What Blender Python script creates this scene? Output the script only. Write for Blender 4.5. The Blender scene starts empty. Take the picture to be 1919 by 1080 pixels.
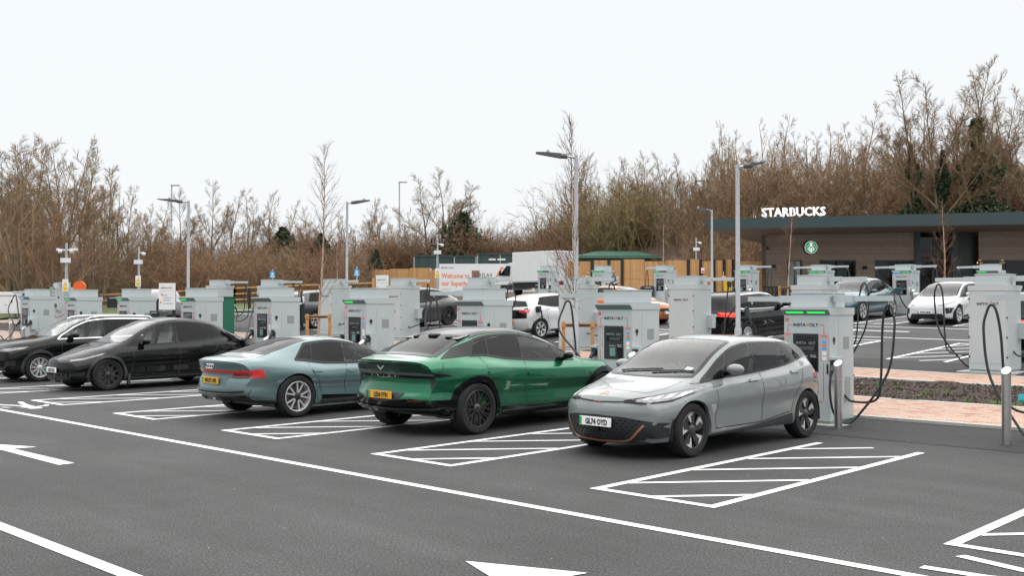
import bpy, bmesh, math, random
import numpy as np
from mathutils import Vector, Matrix
from mathutils.bvhtree import BVHTree
R = math.radians
rnd = random.Random(7)
scene = bpy.context.scene
COL = scene.collection

# ------------------------------------------------------------------ camera
YAW = R(43.531); CAMH = 1.9; FPX = 1924.56
cam_d = bpy.data.cameras.new('camera'); cam = bpy.data.objects.new('camera', cam_d); COL.objects.link(cam)
cam_d.sensor_width = 36.0; cam_d.lens = 36.104; cam_d.clip_start = 0.1; cam_d.clip_end = 2000
cam.location = (0, 0, CAMH); cam.rotation_euler = (R(90 + 1.007), 0, YAW)
scene.camera = cam

# ------------------------------------------------------------------ sky, sun, exposure (bright overcast)
SUN_EL, SUN_AZ = R(80), R(-150)
world = bpy.data.worlds.new('World'); scene.world = world; world.use_nodes = True
wn = world.node_tree; wn.nodes.clear()
w_out = wn.nodes.new('ShaderNodeOutputWorld'); w_bg = wn.nodes.new('ShaderNodeBackground')
w_sky = wn.nodes.new('ShaderNodeTexSky'); w_sky.sky_type = 'NISHITA'; w_sky.sun_disc = False
w_sky.sun_elevation = SUN_EL; w_sky.sun_rotation = R(160); w_sky.dust_density = 4.0; w_sky.air_density = 1.0
w_scale = wn.nodes.new('ShaderNodeVectorMath'); w_scale.operation = 'SCALE'; w_scale.inputs["Scale"].default_value = 0.05
w_mix = wn.nodes.new('ShaderNodeMix'); w_mix.data_type = 'RGBA'; w_mix.inputs[0].default_value = 0.94
w_mix.inputs[7].default_value = (.343, .354, .362, 1)
wn.links.new(w_sky.outputs[0], w_scale.inputs[0]); wn.links.new(w_scale.outputs[0], w_mix.inputs[6])
wn.links.new(w_mix.outputs[2], w_bg.inputs[0]); w_bg.inputs[1].default_value = 1.0
wn.links.new(w_bg.outputs[0], w_out.inputs[0])
sun_d = bpy.data.lights.new('sun', 'SUN'); sun_d.energy = 1.5; sun_d.angle = R(125); sun_d.color = (1.0, 0.975, 0.94)
sun = bpy.data.objects.new('sun', sun_d); COL.objects.link(sun)
sun.rotation_euler = (R(90) - SUN_EL, 0, SUN_AZ)
scene.view_settings.view_transform = 'Standard'; scene.view_settings.look = 'None'
scene.view_settings.exposure = 1.5; scene.view_settings.gamma = 1.0
scene.cycles.max_bounces = 6; scene.cycles.transparent_max_bounces = 12; scene.cycles.diffuse_bounces = 3
scene.cycles.glossy_bounces = 3; scene.cycles.use_denoising = True

# ------------------------------------------------------------------ placement helpers (columns of the camera, metres)
SY, CY = math.sin(YAW), math.cos(YAW)
def cold(px, d):
    """ground point seen in column px at distance d along the view axis"""
    l = (px - 959.5) / FPX * d
    return (-SY * d + CY * l, CY * d + SY * l)
def coly(px, Y):
    t = (px - 959.5) / FPX
    d = Y / (CY + SY * t)
    return cold(px, d)[0]
def zat(py, d):                       # height seen in row py at distance d
    return CAMH + (573.8 - py) * d / FPX

KX = [-140, -110, -67, -38, -20, -8, 20, 60]
KY = [-60, 13.3, 15.2, 22.7, 30, 42, 60, 90, 220]
KZ = [[0, 0, 0, 0, 0, 0, 0, 0], [0, 0, 0, 0, 0, 0, 0, 0],
      [1.0, .95, .70, .385, .18, 0, 0, 0], [1.6, 1.5, 1.25, .84, .62, .44, .40, .4],
      [2.0, 1.9, 1.72, 1.25, 1.0, .84, .8, .8], [2.3, 2.3, 2.2, 1.96, 1.58, 1.40, 1.3, 1.3],
      [2.7, 2.7, 2.6, 2.45, 2.15, 1.95, 1.9, 1.9], [3.2, 3.2, 3.1, 3.0, 3.0, 3.0, 3.0, 3.0], [4, 4, 4, 4, 4, 4, 4, 4]]
def terr(x, y):
    def br(K, v):
        v = min(max(v, K[0]), K[-1])
        for i in range(len(K) - 1):
            if v <= K[i + 1]: return i, (v - K[i]) / (K[i + 1] - K[i])
    i, a = br(KX, x); j, b = br(KY, y)
    return (KZ[j][i] * (1 - a) + KZ[j][i + 1] * a) * (1 - b) + (KZ[j + 1][i] * (1 - a) + KZ[j + 1][i + 1] * a) * b

# ------------------------------------------------------------------ materials
MATS = {}
def nodes_of(name):
    m = bpy.data.materials.new(name); m.use_nodes = True
    nt = m.node_tree; return m, nt, nt.nodes['Principled BSDF']
def mat(name, col, rough=.5, metal=0., coat=0., var=0., scale=8., bump=0., bscale=60., spec=.5, coatrough=.03, emit=None, es=1., trans=0.):
    if name in MATS: return MATS[name]
    m, nt, b = nodes_of(name)
    b.inputs['Base Color'].default_value = (*col, 1); b.inputs['Roughness'].default_value = rough
    b.inputs['Metallic'].default_value = metal; b.inputs['Coat Weight'].default_value = coat
    b.inputs['Coat Roughness'].default_value = coatrough; b.inputs['Specular IOR Level'].default_value = spec
    if emit:
        b.inputs['Emission Color'].default_value = (*emit, 1); b.inputs['Emission Strength'].default_value = es
    if var > 0 or bump > 0:
        tc = nt.nodes.new('ShaderNodeTexCoord')
    if var > 0:
        n = nt.nodes.new('ShaderNodeTexNoise'); n.inputs['Scale'].default_value = scale; n.inputs['Detail'].default_value = 6
        nt.links.new(tc.outputs['Object'], n.inputs['Vector'])
        rp = nt.nodes.new('ShaderNodeMapRange'); rp.inputs['To Min'].default_value = 1 - var; rp.inputs['To Max'].default_value = 1 + var
        rp.inputs['From Min'].default_value = .25; rp.inputs['From Max'].default_value = .75
        nt.links.new(n.outputs['Fac'], rp.inputs['Value'])
        mx = nt.nodes.new('ShaderNodeVectorMath'); mx.operation = 'SCALE'; mx.inputs[0].default_value = col
        nt.links.new(rp.outputs[0], mx.inputs['Scale']); nt.links.new(mx.outputs[0], b.inputs['Base Color'])
    if bump > 0:
        n2 = nt.nodes.new('ShaderNodeTexNoise'); n2.inputs['Scale'].default_value = bscale; n2.inputs['Detail'].default_value = 4
        nt.links.new(tc.outputs['Object'], n2.inputs['Vector'])
        bp = nt.nodes.new('ShaderNodeBump'); bp.inputs['Strength'].default_value = bump; bp.inputs['Distance'].default_value = .01
        nt.links.new(n2.outputs['Fac'], bp.inputs['Height']); nt.links.new(bp.outputs[0], b.inputs['Normal'])
    MATS[name] = m; return m
def paint(name, col, metal=.35, rough=.42, coat=1., cior=1.5):
    """car paint: flake base under clear coat; trim-dark on the inner side of the shell"""
    if name in MATS: return MATS[name]
    m, nt, b = nodes_of(name)
    b.inputs['Metallic'].default_value = metal; b.inputs['Roughness'].default_value = rough; b.inputs['Specular IOR Level'].default_value = .12 if max(col) > .02 else 0.
    b.inputs['Coat Weight'].default_value = coat; b.inputs['Coat Roughness'].default_value = .02; b.inputs['Coat IOR'].default_value = cior
    tc = nt.nodes.new('ShaderNodeTexCoord'); n = nt.nodes.new('ShaderNodeTexNoise'); n.inputs['Scale'].default_value = 5; n.inputs['Detail'].default_value = 8
    nt.links.new(tc.outputs['Object'], n.inputs['Vector'])
    rp = nt.nodes.new('ShaderNodeMapRange'); rp.inputs['To Min'].default_value = .93; rp.inputs['To Max'].default_value = 1.07
    nt.links.new(n.outputs['Fac'], rp.inputs['Value'])
    mx = nt.nodes.new('ShaderNodeVectorMath'); mx.operation = 'SCALE'; mx.inputs[0].default_value = col; nt.links.new(rp.outputs[0], mx.inputs['Scale'])
    g = nt.nodes.new('ShaderNodeNewGeometry'); mc = nt.nodes.new('ShaderNodeMix'); mc.data_type = 'RGBA'
    nt.links.new(g.outputs['Backfacing'], mc.inputs[0]); nt.links.new(mx.outputs[0], mc.inputs[6]); mc.inputs[7].default_value = (.035, .035, .038, 1)
    nt.links.new(mc.outputs[2], b.inputs['Base Color'])
    MATS[name] = m; return m
def glass(name, tint, refl=1.0, ior=1.45):
    """thin pane: Fresnel reflection over tinted see-through"""
    if name in MATS: return MATS[name]
    m = bpy.data.materials.new(name); m.use_nodes = True; nt = m.node_tree; nt.nodes.clear()
    o = nt.nodes.new('ShaderNodeOutputMaterial'); t = nt.nodes.new('ShaderNodeBsdfTransparent'); t.inputs[0].default_value = (*tint, 1)
    g = nt.nodes.new('ShaderNodeBsdfGlossy'); g.inputs['Roughness'].default_value = .01; g.inputs[0].default_value = (refl, refl, refl, 1)
    f = nt.nodes.new('ShaderNodeFresnel'); f.inputs[0].default_value = ior
    x = nt.nodes.new('ShaderNodeMixShader'); nt.links.new(f.outputs[0], x.inputs[0]); nt.links.new(t.outputs[0], x.inputs[1]); nt.links.new(g.outputs[0], x.inputs[2])
    nt.links.new(x.outputs[0], o.inputs[0]); MATS[name] = m; return m

M_grey = mat('charger_grey_paint', (.455, .50, .508), .40, var=.035, scale=3)
M_grey2 = mat('charger_canopy_grey', (.24, .265, .262), .45)
M_black = mat('black_plastic', (.018, .019, .021), .45)
M_gloss = mat('gloss_black', (.006, .006, .007), .14, spec=.28)
M_rub = mat('cable_rubber', (.025, .028, .033), .5)
M_tyre = mat('tyre_rubber', (.011, .011, .012), .85, bump=.3, bscale=90)
M_steel = mat('stainless_steel', (.62, .61, .60), .28, metal=1., var=.08, scale=20)
M_galv = mat('galvanised_steel', (.46, .48, .50), .45, metal=.7, var=.12, scale=14)
M_white = mat('white_sign_face', (.80, .80, .80), .45)
M_red = mat('red_print', (.75, .06, .05), .5)
M_ink = mat('black_print', (.02, .02, .022), .5)
M_lgrey = mat('grey_print', (.33, .35, .36), .5)
M_blueprint = mat('blue_print', (.05, .38, .72), .5)
M_orangeprint = mat('orange_print', (.88, .17, .05), .5)
M_led = mat('green_status_light', (.02, .5, .05), .4, emit=(.03, .9, .12), es=.38)
M_ledb = mat('blue_status_light', (.1, .4, .6), .4, emit=(.15, .55, .8), es=.5)
M_screen = mat('display_screen', (.012, .016, .02), .12, coat=.5)
M_lcd = mat('lcd_panel', (.16, .26, .27), .2)
M_line = mat('road_paint', (.86, .87, .88), .6, var=.05, scale=25)
M_timber = mat('softwood', (.50, .26, .105), .7, var=.22, scale=9, bump=.2, bscale=40)
M_trim = mat('cabin_trim', (.075, .075, .078), .8)
M_trimL = mat('cabin_light_trim', (.36, .36, .35), .8)

# ------------------------------------------------------------------ mesh builder
class MB:
    def __init__(s): s.v = []; s.f = []; s.m = []; s.cur = 0
    def add(s, vs, fs):
        o = len(s.v); s.v += [tuple(p) for p in vs]
        s.f += [tuple(i + o for i in q) for q in fs]; s.m += [s.cur] * len(fs); return s
    def mi(s, i): s.cur = i; return s
    def box(s, x0, x1, y0, y1, z0, z1, ch=0.):
        if ch <= 0:
            return s.add([(x0, y0, z0), (x1, y0, z0), (x1, y1, z0), (x0, y1, z0), (x0, y0, z1), (x1, y0, z1), (x1, y1, z1), (x0, y1, z1)],
                         [(3, 2, 1, 0), (4, 5, 6, 7), (0, 1, 5, 4), (1, 2, 6, 5), (2, 3, 7, 6), (3, 0, 4, 7)])
        c = ch
        P = [(x0 + c, y0), (x1 - c, y0), (x1, y0 + c), (x1, y1 - c), (x1 - c, y1), (x0 + c, y1), (x0, y1 - c), (x0, y0 + c)]
        cx, cy = (x0 + x1) / 2, (y0 + y1) / 2
        def ins(p): return (p[0] + (c if p[0] < cx else -c), p[1] + (c if p[1] < cy else -c))
        rings = [[(*ins(p), z0) for p in P], [(*p, z0 + c) for p in P], [(*p, z1 - c) for p in P], [(*ins(p), z1) for p in P]]
        vs = sum(rings, []); fs = []
        for k in range(3):
            for i in range(8):
                j = (i + 1) % 8; fs.append((k * 8 + i, k * 8 + j, k * 8 + 8 + j, k * 8 + 8 + i))
        fs.append(tuple(range(7, -1, -1))); fs.append(tuple(range(24, 32)))
        return s.add(vs, fs)
    def quad(s, a, b, c, d): return s.add([a, b, c, d], [(0, 1, 2, 3)])
    def prism(s, poly, axis, a, b):
        """extrude a 2-D polygon (counter-clockwise) along axis 'x','y' or 'z' from a to b"""
        n = len(poly)
        def P(p, t): return {'x': (t, p[0], p[1]), 'y': (p[0], t, p[1]), 'z': (p[0], p[1], t)}[axis]
        vs = [P(p, a) for p in poly] + [P(p, b) for p in poly]
        fs = [(i, (i + 1) % n, n + (i + 1) % n, n + i) for i in range(n)] + [tuple(range(n - 1, -1, -1)), tuple(range(n, 2 * n))]
        return s.add(vs, fs)
    def tube(s, pts, r, n=8, cap=True):
        pts = [Vector(p) for p in pts]; N = len(pts); rs = r if isinstance(r, (list, tuple)) else [r] * N
        t0 = (pts[1] - pts[0]).normalized(); up = Vector((0, 0, 1)) if abs(t0.z) < .9 else Vector((1, 0, 0))
        a = t0.cross(up).normalized(); vs = []; fs = []
        for i, p in enumerate(pts):
            t = (pts[min(i + 1, N - 1)] - pts[max(i - 1, 0)]).normalized()
            a = (a - t * a.dot(t)).normalized(); b = t.cross(a)
            for k in range(n):
                w = 2 * math.pi * k / n; vs.append(p + (a * math.cos(w) + b * math.sin(w)) * rs[i])
        for i in range(N - 1):
            for k in range(n):
                j = (k + 1) % n; fs.append((i * n + k, i * n + j, (i + 1) * n + j, (i + 1) * n + k))
        if cap: fs.append(tuple(range(n - 1, -1, -1))); fs.append(tuple(range((N - 1) * n, N * n)))
        return s.add(vs, fs)
    def lathe(s, prof, n=24, axis='z', c=(0, 0, 0), close=False):
        """prof: list of (radius, height)"""
        vs = []; fs = []; m = len(prof)
        for k in range(n):
            w = 2 * math.pi * k / n
            for (r, h) in prof:
                q = (r * math.cos(w), r * math.sin(w), h) if axis == 'z' else (h, r * math.cos(w), r * math.sin(w))
                vs.append((q[0] + c[0], q[1] + c[1], q[2] + c[2]))
        for k in range(n):
            j = (k + 1) % n
            for i in range(m - 1): fs.append((k * m + i, j * m + i, j * m + i + 1, k * m + i + 1))
            if close: fs.append((k * m + m - 1, j * m + m - 1, j * m, k * m))
        return s.add(vs, fs)
    def build(s, name, mats, parent=None, smooth=None, loc=None):
        me = bpy.data.meshes.new(name); me.from_pydata(s.v, [], s.f)
        if not isinstance(mats, (list, tuple)): mats = [mats]
        for m in mats: me.materials.append(m)
        if any(s.m): me.polygons.foreach_set('material_index', s.m)
        if smooth:
            me.polygons.foreach_set('use_smooth', [True] * len(me.polygons)); me.update()
            me.set_sharp_from_angle(angle=R(smooth))
        me.update()
        o = bpy.data.objects.new(name, me); COL.objects.link(o)
        if parent is not None: o.parent = parent
        if loc is not None: o.location = loc
        return o
def empty(name, loc=(0, 0, 0), rz=0., label=None, cat=None, group=None):
    o = bpy.data.objects.new(name, None); COL.objects.link(o); o.location = loc; o.rotation_euler = (0, 0, rz); o.empty_display_size = .2
    return tag(o, label, cat, group)
def tag(o, label=None, cat=None, group=None, kind=None):
    if label: o['label'] = label
    if cat: o['category'] = cat
    if group: o['group'] = group
    if kind: o['kind'] = kind
    return o
def child(name, me, parent, loc=None, rot=None):
    o = bpy.data.objects.new(name, me); COL.objects.link(o); o.parent = parent
    if loc is not None: o.location = loc
    if rot is not None: o.rotation_euler = rot
    return o
def copy_tree(o, parent=None):
    c = o.copy(); COL.objects.link(c); c.parent = parent
    for ch in list(o.children): copy_tree(ch, c)
    return c

# ------------------------------------------------------------------ lettering (built-in font turned into mesh data)
_tc = {}
def text_mesh(txt, size, m, bold=0., shear=0., squeeze=1., space=1., depth=.002):
    key = (txt, size, m.name, bold, shear, squeeze, space)
    if key in _tc: return _tc[key]
    cu = bpy.data.curves.new('lettering', 'FONT'); cu.body = txt; cu.size = size; cu.offset = bold; cu.shear = shear
    cu.space_character = space; cu.extrude = depth; cu.resolution_u = 2
    o = bpy.data.objects.new('tmp', cu); COL.objects.link(o)
    dg = bpy.context.evaluated_depsgraph_get(); dg.update()
    me = bpy.data.meshes.new_from_object(o.evaluated_get(dg)); bpy.data.objects.remove(o); bpy.data.curves.remove(cu)
    xs = [v.co.x for v in me.vertices] or [0]; x0, x1 = min(xs), max(xs)
    for v in me.vertices: v.co.x = (v.co.x - x0) * squeeze
    me.materials.clear(); me.materials.append(m)
    _tc[key] = (me, (x1 - x0) * squeeze); return _tc[key]
def letters(name, txt, size, m, parent, x, y, z, align='l', face='-y', **k):
    """upright lettering in the parent's frame; face = side it looks to"""
    me, w = text_mesh(txt, size, m, **k)
    sx = {'l': 0, 'c': -w / 2, 'r': -w}[align]
    o = bpy.data.objects.new(name, me); COL.objects.link(o); o.parent = parent
    if face == '-y': o.location = (x + sx, y, z); o.rotation_euler = (R(90), 0, 0)
    elif face == '+y': o.location = (x - sx, y, z); o.rotation_euler = (R(90), 0, R(180))
    elif face == '+x': o.location = (x, y + sx, z); o.rotation_euler = (R(90), 0, R(90))
    elif face == '-x': o.location = (x, y - sx, z); o.rotation_euler = (R(90), 0, R(-90))
    return o, w
def brand_logo(parent, x, y, z, size, face='-y'):
    """the charging operator's word mark, black with a red V"""
    k = dict(bold=size * .02, space=1.02, squeeze=1.12)
    ws = [text_mesh(t, size, mm, **k)[1] for t, mm in (('INSTA', M_ink), ('V', M_red), ('OLT', M_ink))]
    g = size * .07; tot = sum(ws) + 2 * g; q = -tot / 2
    for t, mm, w in zip(('INSTA', 'V', 'OLT'), (M_ink, M_red, M_ink), ws):
        if face == '-y': letters('logo_lettering', t, size, mm, parent, x + q, y, z, **k)
        elif face == '+y': letters('logo_lettering', t, size, mm, parent, x - q, y, z, face='+y', **k)
        q += w + g
# ================================================================== SETTING
def asphalt(name, c1, c2):
    m, nt, b = nodes_of(name); tc = nt.nodes.new('ShaderNodeTexCoord'); L = nt.links.new
    big = nt.nodes.new('ShaderNodeTexNoise'); big.inputs['Scale'].default_value = .35; big.inputs['Detail'].default_value = 5
    mid = nt.nodes.new('ShaderNodeTexNoise'); mid.inputs['Scale'].default_value = 2.2; mid.inputs['Detail'].default_value = 6; mid.inputs['Roughness'].default_value = .65
    fine = nt.nodes.new('ShaderNodeTexNoise'); fine.inputs['Scale'].default_value = 58; fine.inputs['Detail'].default_value = 3
    vor = nt.nodes.new('ShaderNodeTexVoronoi'); vor.inputs['Scale'].default_value = 60
    for n in (big, mid, fine, vor): L(tc.outputs['Object'], n.inputs['Vector'])
    def mr(src, a, b_, lo=.3, hi=.7):
        r = nt.nodes.new('ShaderNodeMapRange'); r.inputs['From Min'].default_value = lo; r.inputs['From Max'].default_value = hi
        r.inputs['To Min'].default_value = a; r.inputs['To Max'].default_value = b_; L(src, r.inputs['Value']); return r.outputs[0]
    def mul(a, b_):
        x = nt.nodes.new('ShaderNodeMath'); x.operation = 'MULTIPLY'; L(a, x.inputs[0]); L(b_, x.inputs[1]); return x.outputs[0]
    f = mul(mul(mr(big.outputs['Fac'], .78, 1.18), mr(mid.outputs['Fac'], .82, 1.16)), mul(mr(fine.outputs['Fac'], .18, 2.0), mr(vor.outputs['Distance'], .72, 1.35, 0, .8)))
    mx = nt.nodes.new('ShaderNodeMix'); mx.data_type = 'RGBA'; mx.inputs[6].default_value = (*c1, 1); mx.inputs[7].default_value = (*c2, 1)
    L(mr(mid.outputs['Fac'], 0, 1, .35, .65), mx.inputs[0])
    mp = nt.nodes.new('ShaderNodeMapping'); mp.inputs['Scale'].default_value = (.10, 1.7, 1); L(tc.outputs['Object'], mp.inputs[0]); tr = nt.nodes.new('ShaderNodeTexNoise'); tr.inputs['Scale'].default_value = 1.0; tr.inputs['Detail'].default_value = 4; L(mp.outputs[0], tr.inputs['Vector'])
    blot = nt.nodes.new('ShaderNodeTexNoise'); blot.inputs['Scale'].default_value = .9; blot.inputs['Detail'].default_value = 2; L(tc.outputs['Object'], blot.inputs['Vector'])
    f = mul(f, mul(mr(tr.outputs['Fac'], .84, 1.14), mr(blot.outputs['Fac'], 1.0, .86, .66, .74)))
    spk = nt.nodes.new('ShaderNodeTexVoronoi'); spk.inputs['Scale'].default_value = 5.5; L(tc.outputs['Object'], spk.inputs['Vector'])
    spm = mr(spk.outputs['Distance'], 1, 0, .035, .055)
    sc = nt.nodes.new('ShaderNodeVectorMath'); sc.operation = 'SCALE'; L(mx.outputs[2], sc.inputs[0]); L(f, sc.inputs['Scale'])
    m2 = nt.nodes.new('ShaderNodeMix'); m2.data_type = 'RGBA'; L(mul(spm, mr(blot.outputs['Fac'], 0, .8, .5, .62)), m2.inputs[0]); L(sc.outputs[0], m2.inputs[6]); m2.inputs[7].default_value = (.42, .40, .36, 1)
    L(m2.outputs[2], b.inputs['Base Color']); b.inputs['Roughness'].default_value = .82; b.inputs['Specular IOR Level'].default_value = .35
    bp = nt.nodes.new('ShaderNodeBump'); bp.inputs['Strength'].default_value = .4; bp.inputs['Distance'].default_value = .005
    L(fine.outputs['Fac'], bp.inputs['Height']); L(bp.outputs[0], b.inputs['Normal']); MATS[name] = m; return m
M_asph = asphalt('asphalt', (.043, .042, .0405), (.036, .0365, .038))
M_asph2 = asphalt('fresh_asphalt', (.024, .0235, .025), (.020, .020, .022))
M_soil = mat('soil', (.036, .0225, .0165), .95, var=.5, scale=14, bump=1., bscale=30)
M_grass = mat('grass_verge', (.075, .105, .03), .9, var=.35, scale=9, bump=.6, bscale=50)
M_kerb = mat('concrete_kerb', (.42, .41, .39), .85, var=.12, scale=12)
M_bank = mat('leaf_litter_bank', (.075, .052, .036), .95, var=.4, scale=1.5, bump=.8, bscale=6)

def span(a, b, step, knots):
    n = max(1, int(math.ceil((b - a) / step))); q = [a + (b - a) * i / n for i in range(n + 1)] + [k for k in knots if a < k < b]
    q = sorted(q); out = [q[0]]
    for v in q[1:]:
        if v - out[-1] > 1e-4: out.append(v)
    return out
def sheet(name, x0, x1, y0, y1, off, m, step=1.5, kind='structure', skirt=0., zf=None):
    zf = zf or terr
    xs = span(x0, x1, step, KX); ys = span(y0, y1, step, KY); nx = len(xs)
    vs = [(x, y, zf(x, y) + off) for y in ys for x in xs]; b = MB()
    b.add(vs, [(j * nx + i, j * nx + i + 1, (j + 1) * nx + i + 1, (j + 1) * nx + i) for j in range(len(ys) - 1) for i in range(nx - 1)])
    if skirt:
        per = [(x, y0) for x in xs] + [(x1, y) for y in ys[1:]] + [(x, y1) for x in xs[::-1][1:]] + [(x0, y) for y in ys[::-1][1:]]
        for (p, q) in zip(per, per[1:]):
            a = zf(*p) + off; c = zf(*q) + off
            b.quad((*p, a), (*p, a - skirt), (*q, c - skirt), (*q, c))
    o = b.build(name, m); o['kind'] = kind; return o
# ground reaching the horizon (car park tarmac near, the same sheet runs on under everything)
xs = sorted(set([-900, -500, -300, -200] + span(-140, 60, 2.0, KX) + [120, 300, 600])); ys = sorted(set([-60] + span(-40, 110, 2.0, KY) + [160, 220, 400, 900]))
g_b = MB(); nx = len(xs)
g_b.add([(x, y, terr(x, y)) for y in ys for x in xs], [(j * nx + i, j * nx + i + 1, (j + 1) * nx + i + 1, (j + 1) * nx + i) for j in range(len(ys) - 1) for i in range(nx - 1)])
g_b.build('ground', M_asph, smooth=40)['kind'] = 'structure'
# darker freshly laid tarmac edge in front of the charger rows
sheet('tarmac_strip', -60, 8, 14.15, 16.2, .004, M_asph2)
sheet('tarmac_strip', -60, 8, 22.3, 24.6, .004, M_asph2)

# planting strip between the two charger rows: block paving, soil, block paving
PAV0, SO0, SO1, PAV1 = 16.2, 18.2, 20.9, 22.3
sheet('planting_bed', -60, 8, SO0, SO1, .03, M_soil, step=.25, zf=lambda x, y: terr(x, y) + .035 * math.sin(x * 3.1 + y * 5) * math.sin(x * 1.3 - y * 2.3))
sheet('block_paving', -60, 8, PAV0, SO0, .02, mat('paving_bedding', (.30, .21, .165), .9, var=.2, scale=20), skirt=.05)
sheet('block_paving', -60, 8, SO1, PAV1, .02, MATS['paving_bedding'], skirt=.05)
M_blk = [mat('paver_%s' % n, c, .85, var=.16, scale=18, bump=.3) for n, c in (('buff', (.56, .40, .32)), ('pink', (.54, .36, .285)), ('rust', (.46, .28, .20)), ('pale', (.57, .45, .37)))]
def pavers(y0, y1, xr0, xr1, parent, limit):
    """laid blocks 200 x 100, individually where they can be picked apart, the rest as one part"""
    bm = MB().box(-.097, .097, -.0475, .0475, 0, .022, .004)
    datas = []
    for i, m in enumerate(M_blk):
        o = bm.build('paver', m); datas.append(o.data); bpy.data.objects.remove(o)
    cells = []
    ny = int((y1 - y0 - .10) / .1)
    for j in range(ny):
        y = y0 + .10 + (j + .5) * (y1 - y0 - .10) / ny
        x = xr1 - (.1 if j % 2 else 0)
        while x > xr0:
            cells.append((x, y)); x -= .2
    cells.sort(key=lambda p: math.hypot(*p)); r = random.Random(3)
    vis = [c for c in cells if c[0] > coly(1575, c[1])]
    rest = [c for c in cells if c not in set(vis)]
    for (x, y) in vis[:limit]:
        child('paver', datas[min(3, int(abs(r.gauss(0, 1.3))))], parent, (x, y, terr(x, y) + .02 + r.uniform(0, .003)), (0, 0, r.uniform(-.012, .012)))
    b = MB()
    for (x, y) in vis[limit:] + rest:
        b.cur = min(3, int(abs(r.gauss(0, 1.3)))); z = terr(x, y) + .02 + r.uniform(0, .003)
        b.box(x - .097, x + .097, y - .0475, y + .0475, z, z + .021)
    o = b.build('paver_field', M_blk, parent); o['kind'] = 'stuff'
pv = [o for o in COL.objects if o.name.startswith('block_paving')]
pavers(PAV0, SO0, -26, -3.0, pv[0], 210); pavers(SO1, PAV1, -30, -3.0, pv[1], 90)
# edging kerbs of the strip
for nm, yy in (('edging_kerb', PAV0), ('edging_kerb', SO0 - .0), ('edging_kerb', SO1), ('edging_kerb', PAV1)):
    sheet(nm, -60, 8, yy - .05, yy + .05, .05, M_kerb, skirt=.06)
# grass and weed tufts in the bed
M_weed = mat('weed_leaf', (.13, .22, .04), .7, var=.3, scale=30)
def tuft(x, y, n, h, spread):
    b = MB(); r = random.Random(int(x * 971 + y * 37))
    for i in range(n):
        a = r.uniform(0, 6.28); l = h * r.uniform(.5, 1.1); s = spread * r.uniform(.2, 1); px, py = x + .3 * s * math.cos(a), y + .3 * s * math.sin(a)
        ex, ey = px + s * math.cos(a), py + s * math.sin(a); w = .006 + .004 * r.random(); z = terr(x, y) + .03
        b.add([(px - w * math.sin(a), py + w * math.cos(a), z), (px + w * math.sin(a), py - w * math.cos(a), z), ((px + ex) / 2, (py + ey) / 2, z + l * .7), (ex, ey, z + l)], [(0, 1, 2), (0, 2, 3), (1, 3, 2)])
    return b
spots = [(1775, 752, 26, .22, .14), (1680, 745, 22, .20, .10), (1735, 757, 20, .22, .10), (1752, 752, 14, .2, .06), (1868, 770, 40, .16, .22), (1812, 766, 26, .12, .16), (1645, 735, 14, .2, .05), (1720, 759, 20, .1, .14), (1900, 772, 26, .14, .18), (1618, 756, 18, .08, .1), (1660, 739, 10, .08, .07), (1770, 728, 20, .14, .12)]
for px, py, n, h, sp in spots:
    Yv = SO0 + .15 + max(0, (770 - py)) / 58 * 2.3
    Xv = coly(px, Yv)
    o = tuft(Xv, Yv, max(6, n * 2 // 3), h * .6, sp * .6).build('weed_tuft', M_weed)
    tag(o, 'tuft of bright green grass growing in the bare soil bed', 'weed', 'weed tufts in the planting bed')
# gravel and clods on the soil
b = MB(); r_ = random.Random(5)
for i in range(5200):
    Yv = r_.uniform(SO0 + .08, SO1 - .08); Xv = r_.uniform(-13.5, -3.0); z = terr(Xv, Yv) + .035 + .03 * math.sin(Xv * 3.1 + Yv * 5) * math.sin(Xv * 1.3 - Yv * 2.3)
    s = abs(r_.gauss(.012, .012)) + .006; b.cur = 0 if r_.random() < .93 else 1
    p = [(Xv + s * math.cos(a + 1) * r_.uniform(.6, 1.3), Yv + s * math.sin(a + 1) * r_.uniform(.6, 1.3), z - .01) for a in (0, 1.57, 3.14, 4.71)] + [(Xv, Yv, z + s * .9)]
    b.add(p, [(0, 1, 4), (1, 2, 4), (2, 3, 4), (3, 0, 4)])
tag(b.build('soil_crumbs', [mat('soil_clod', (.034, .021, .0155), .95, var=.5, scale=40), mat('soil_stone', (.20, .135, .095), .9, var=.4, scale=40)]), 'loose clods and small stones on the bare planting bed', 'soil', kind='stuff')

# ------------------------------------------------------------------ road markings
def strip(b, p, q, w, off=.006):
    """painted line from p to q, width w, following the ground"""
    p = Vector(p); q = Vector(q); d = (q - p); L_ = d.length; d.normalize(); n = Vector((-d.y, d.x)) * w / 2
    k = max(1, int(L_ / 1.2)); pts = [p + d * L_ * i / k for i in range(k + 1)]
    for a, c in zip(pts, pts[1:]):
        b.quad((a.x - n.x, a.y - n.y, terr(a.x - n.x, a.y - n.y) + off), (c.x - n.x, c.y - n.y, terr(c.x - n.x, c.y - n.y) + off), (c.x + n.x, c.y + n.y, terr(c.x + n.x, c.y + n.y) + off), (a.x + n.x, a.y + n.y, terr(a.x + n.x, a.y + n.y) + off))
def marking(name, segs, off=.006, m=None):
    b = MB()
    for i, (p, q, w) in enumerate(segs): strip(b, p, q, w, off + .0006 * (i % 3))
    o = b.build(name, m or M_line); o['kind'] = 'structure'; return o
marking('lane_line', [((-75, 7.19), (6, 7.19), .11)])
marking('lane_line', [((-75, 3.40), (6, 3.40), .12)])
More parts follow.
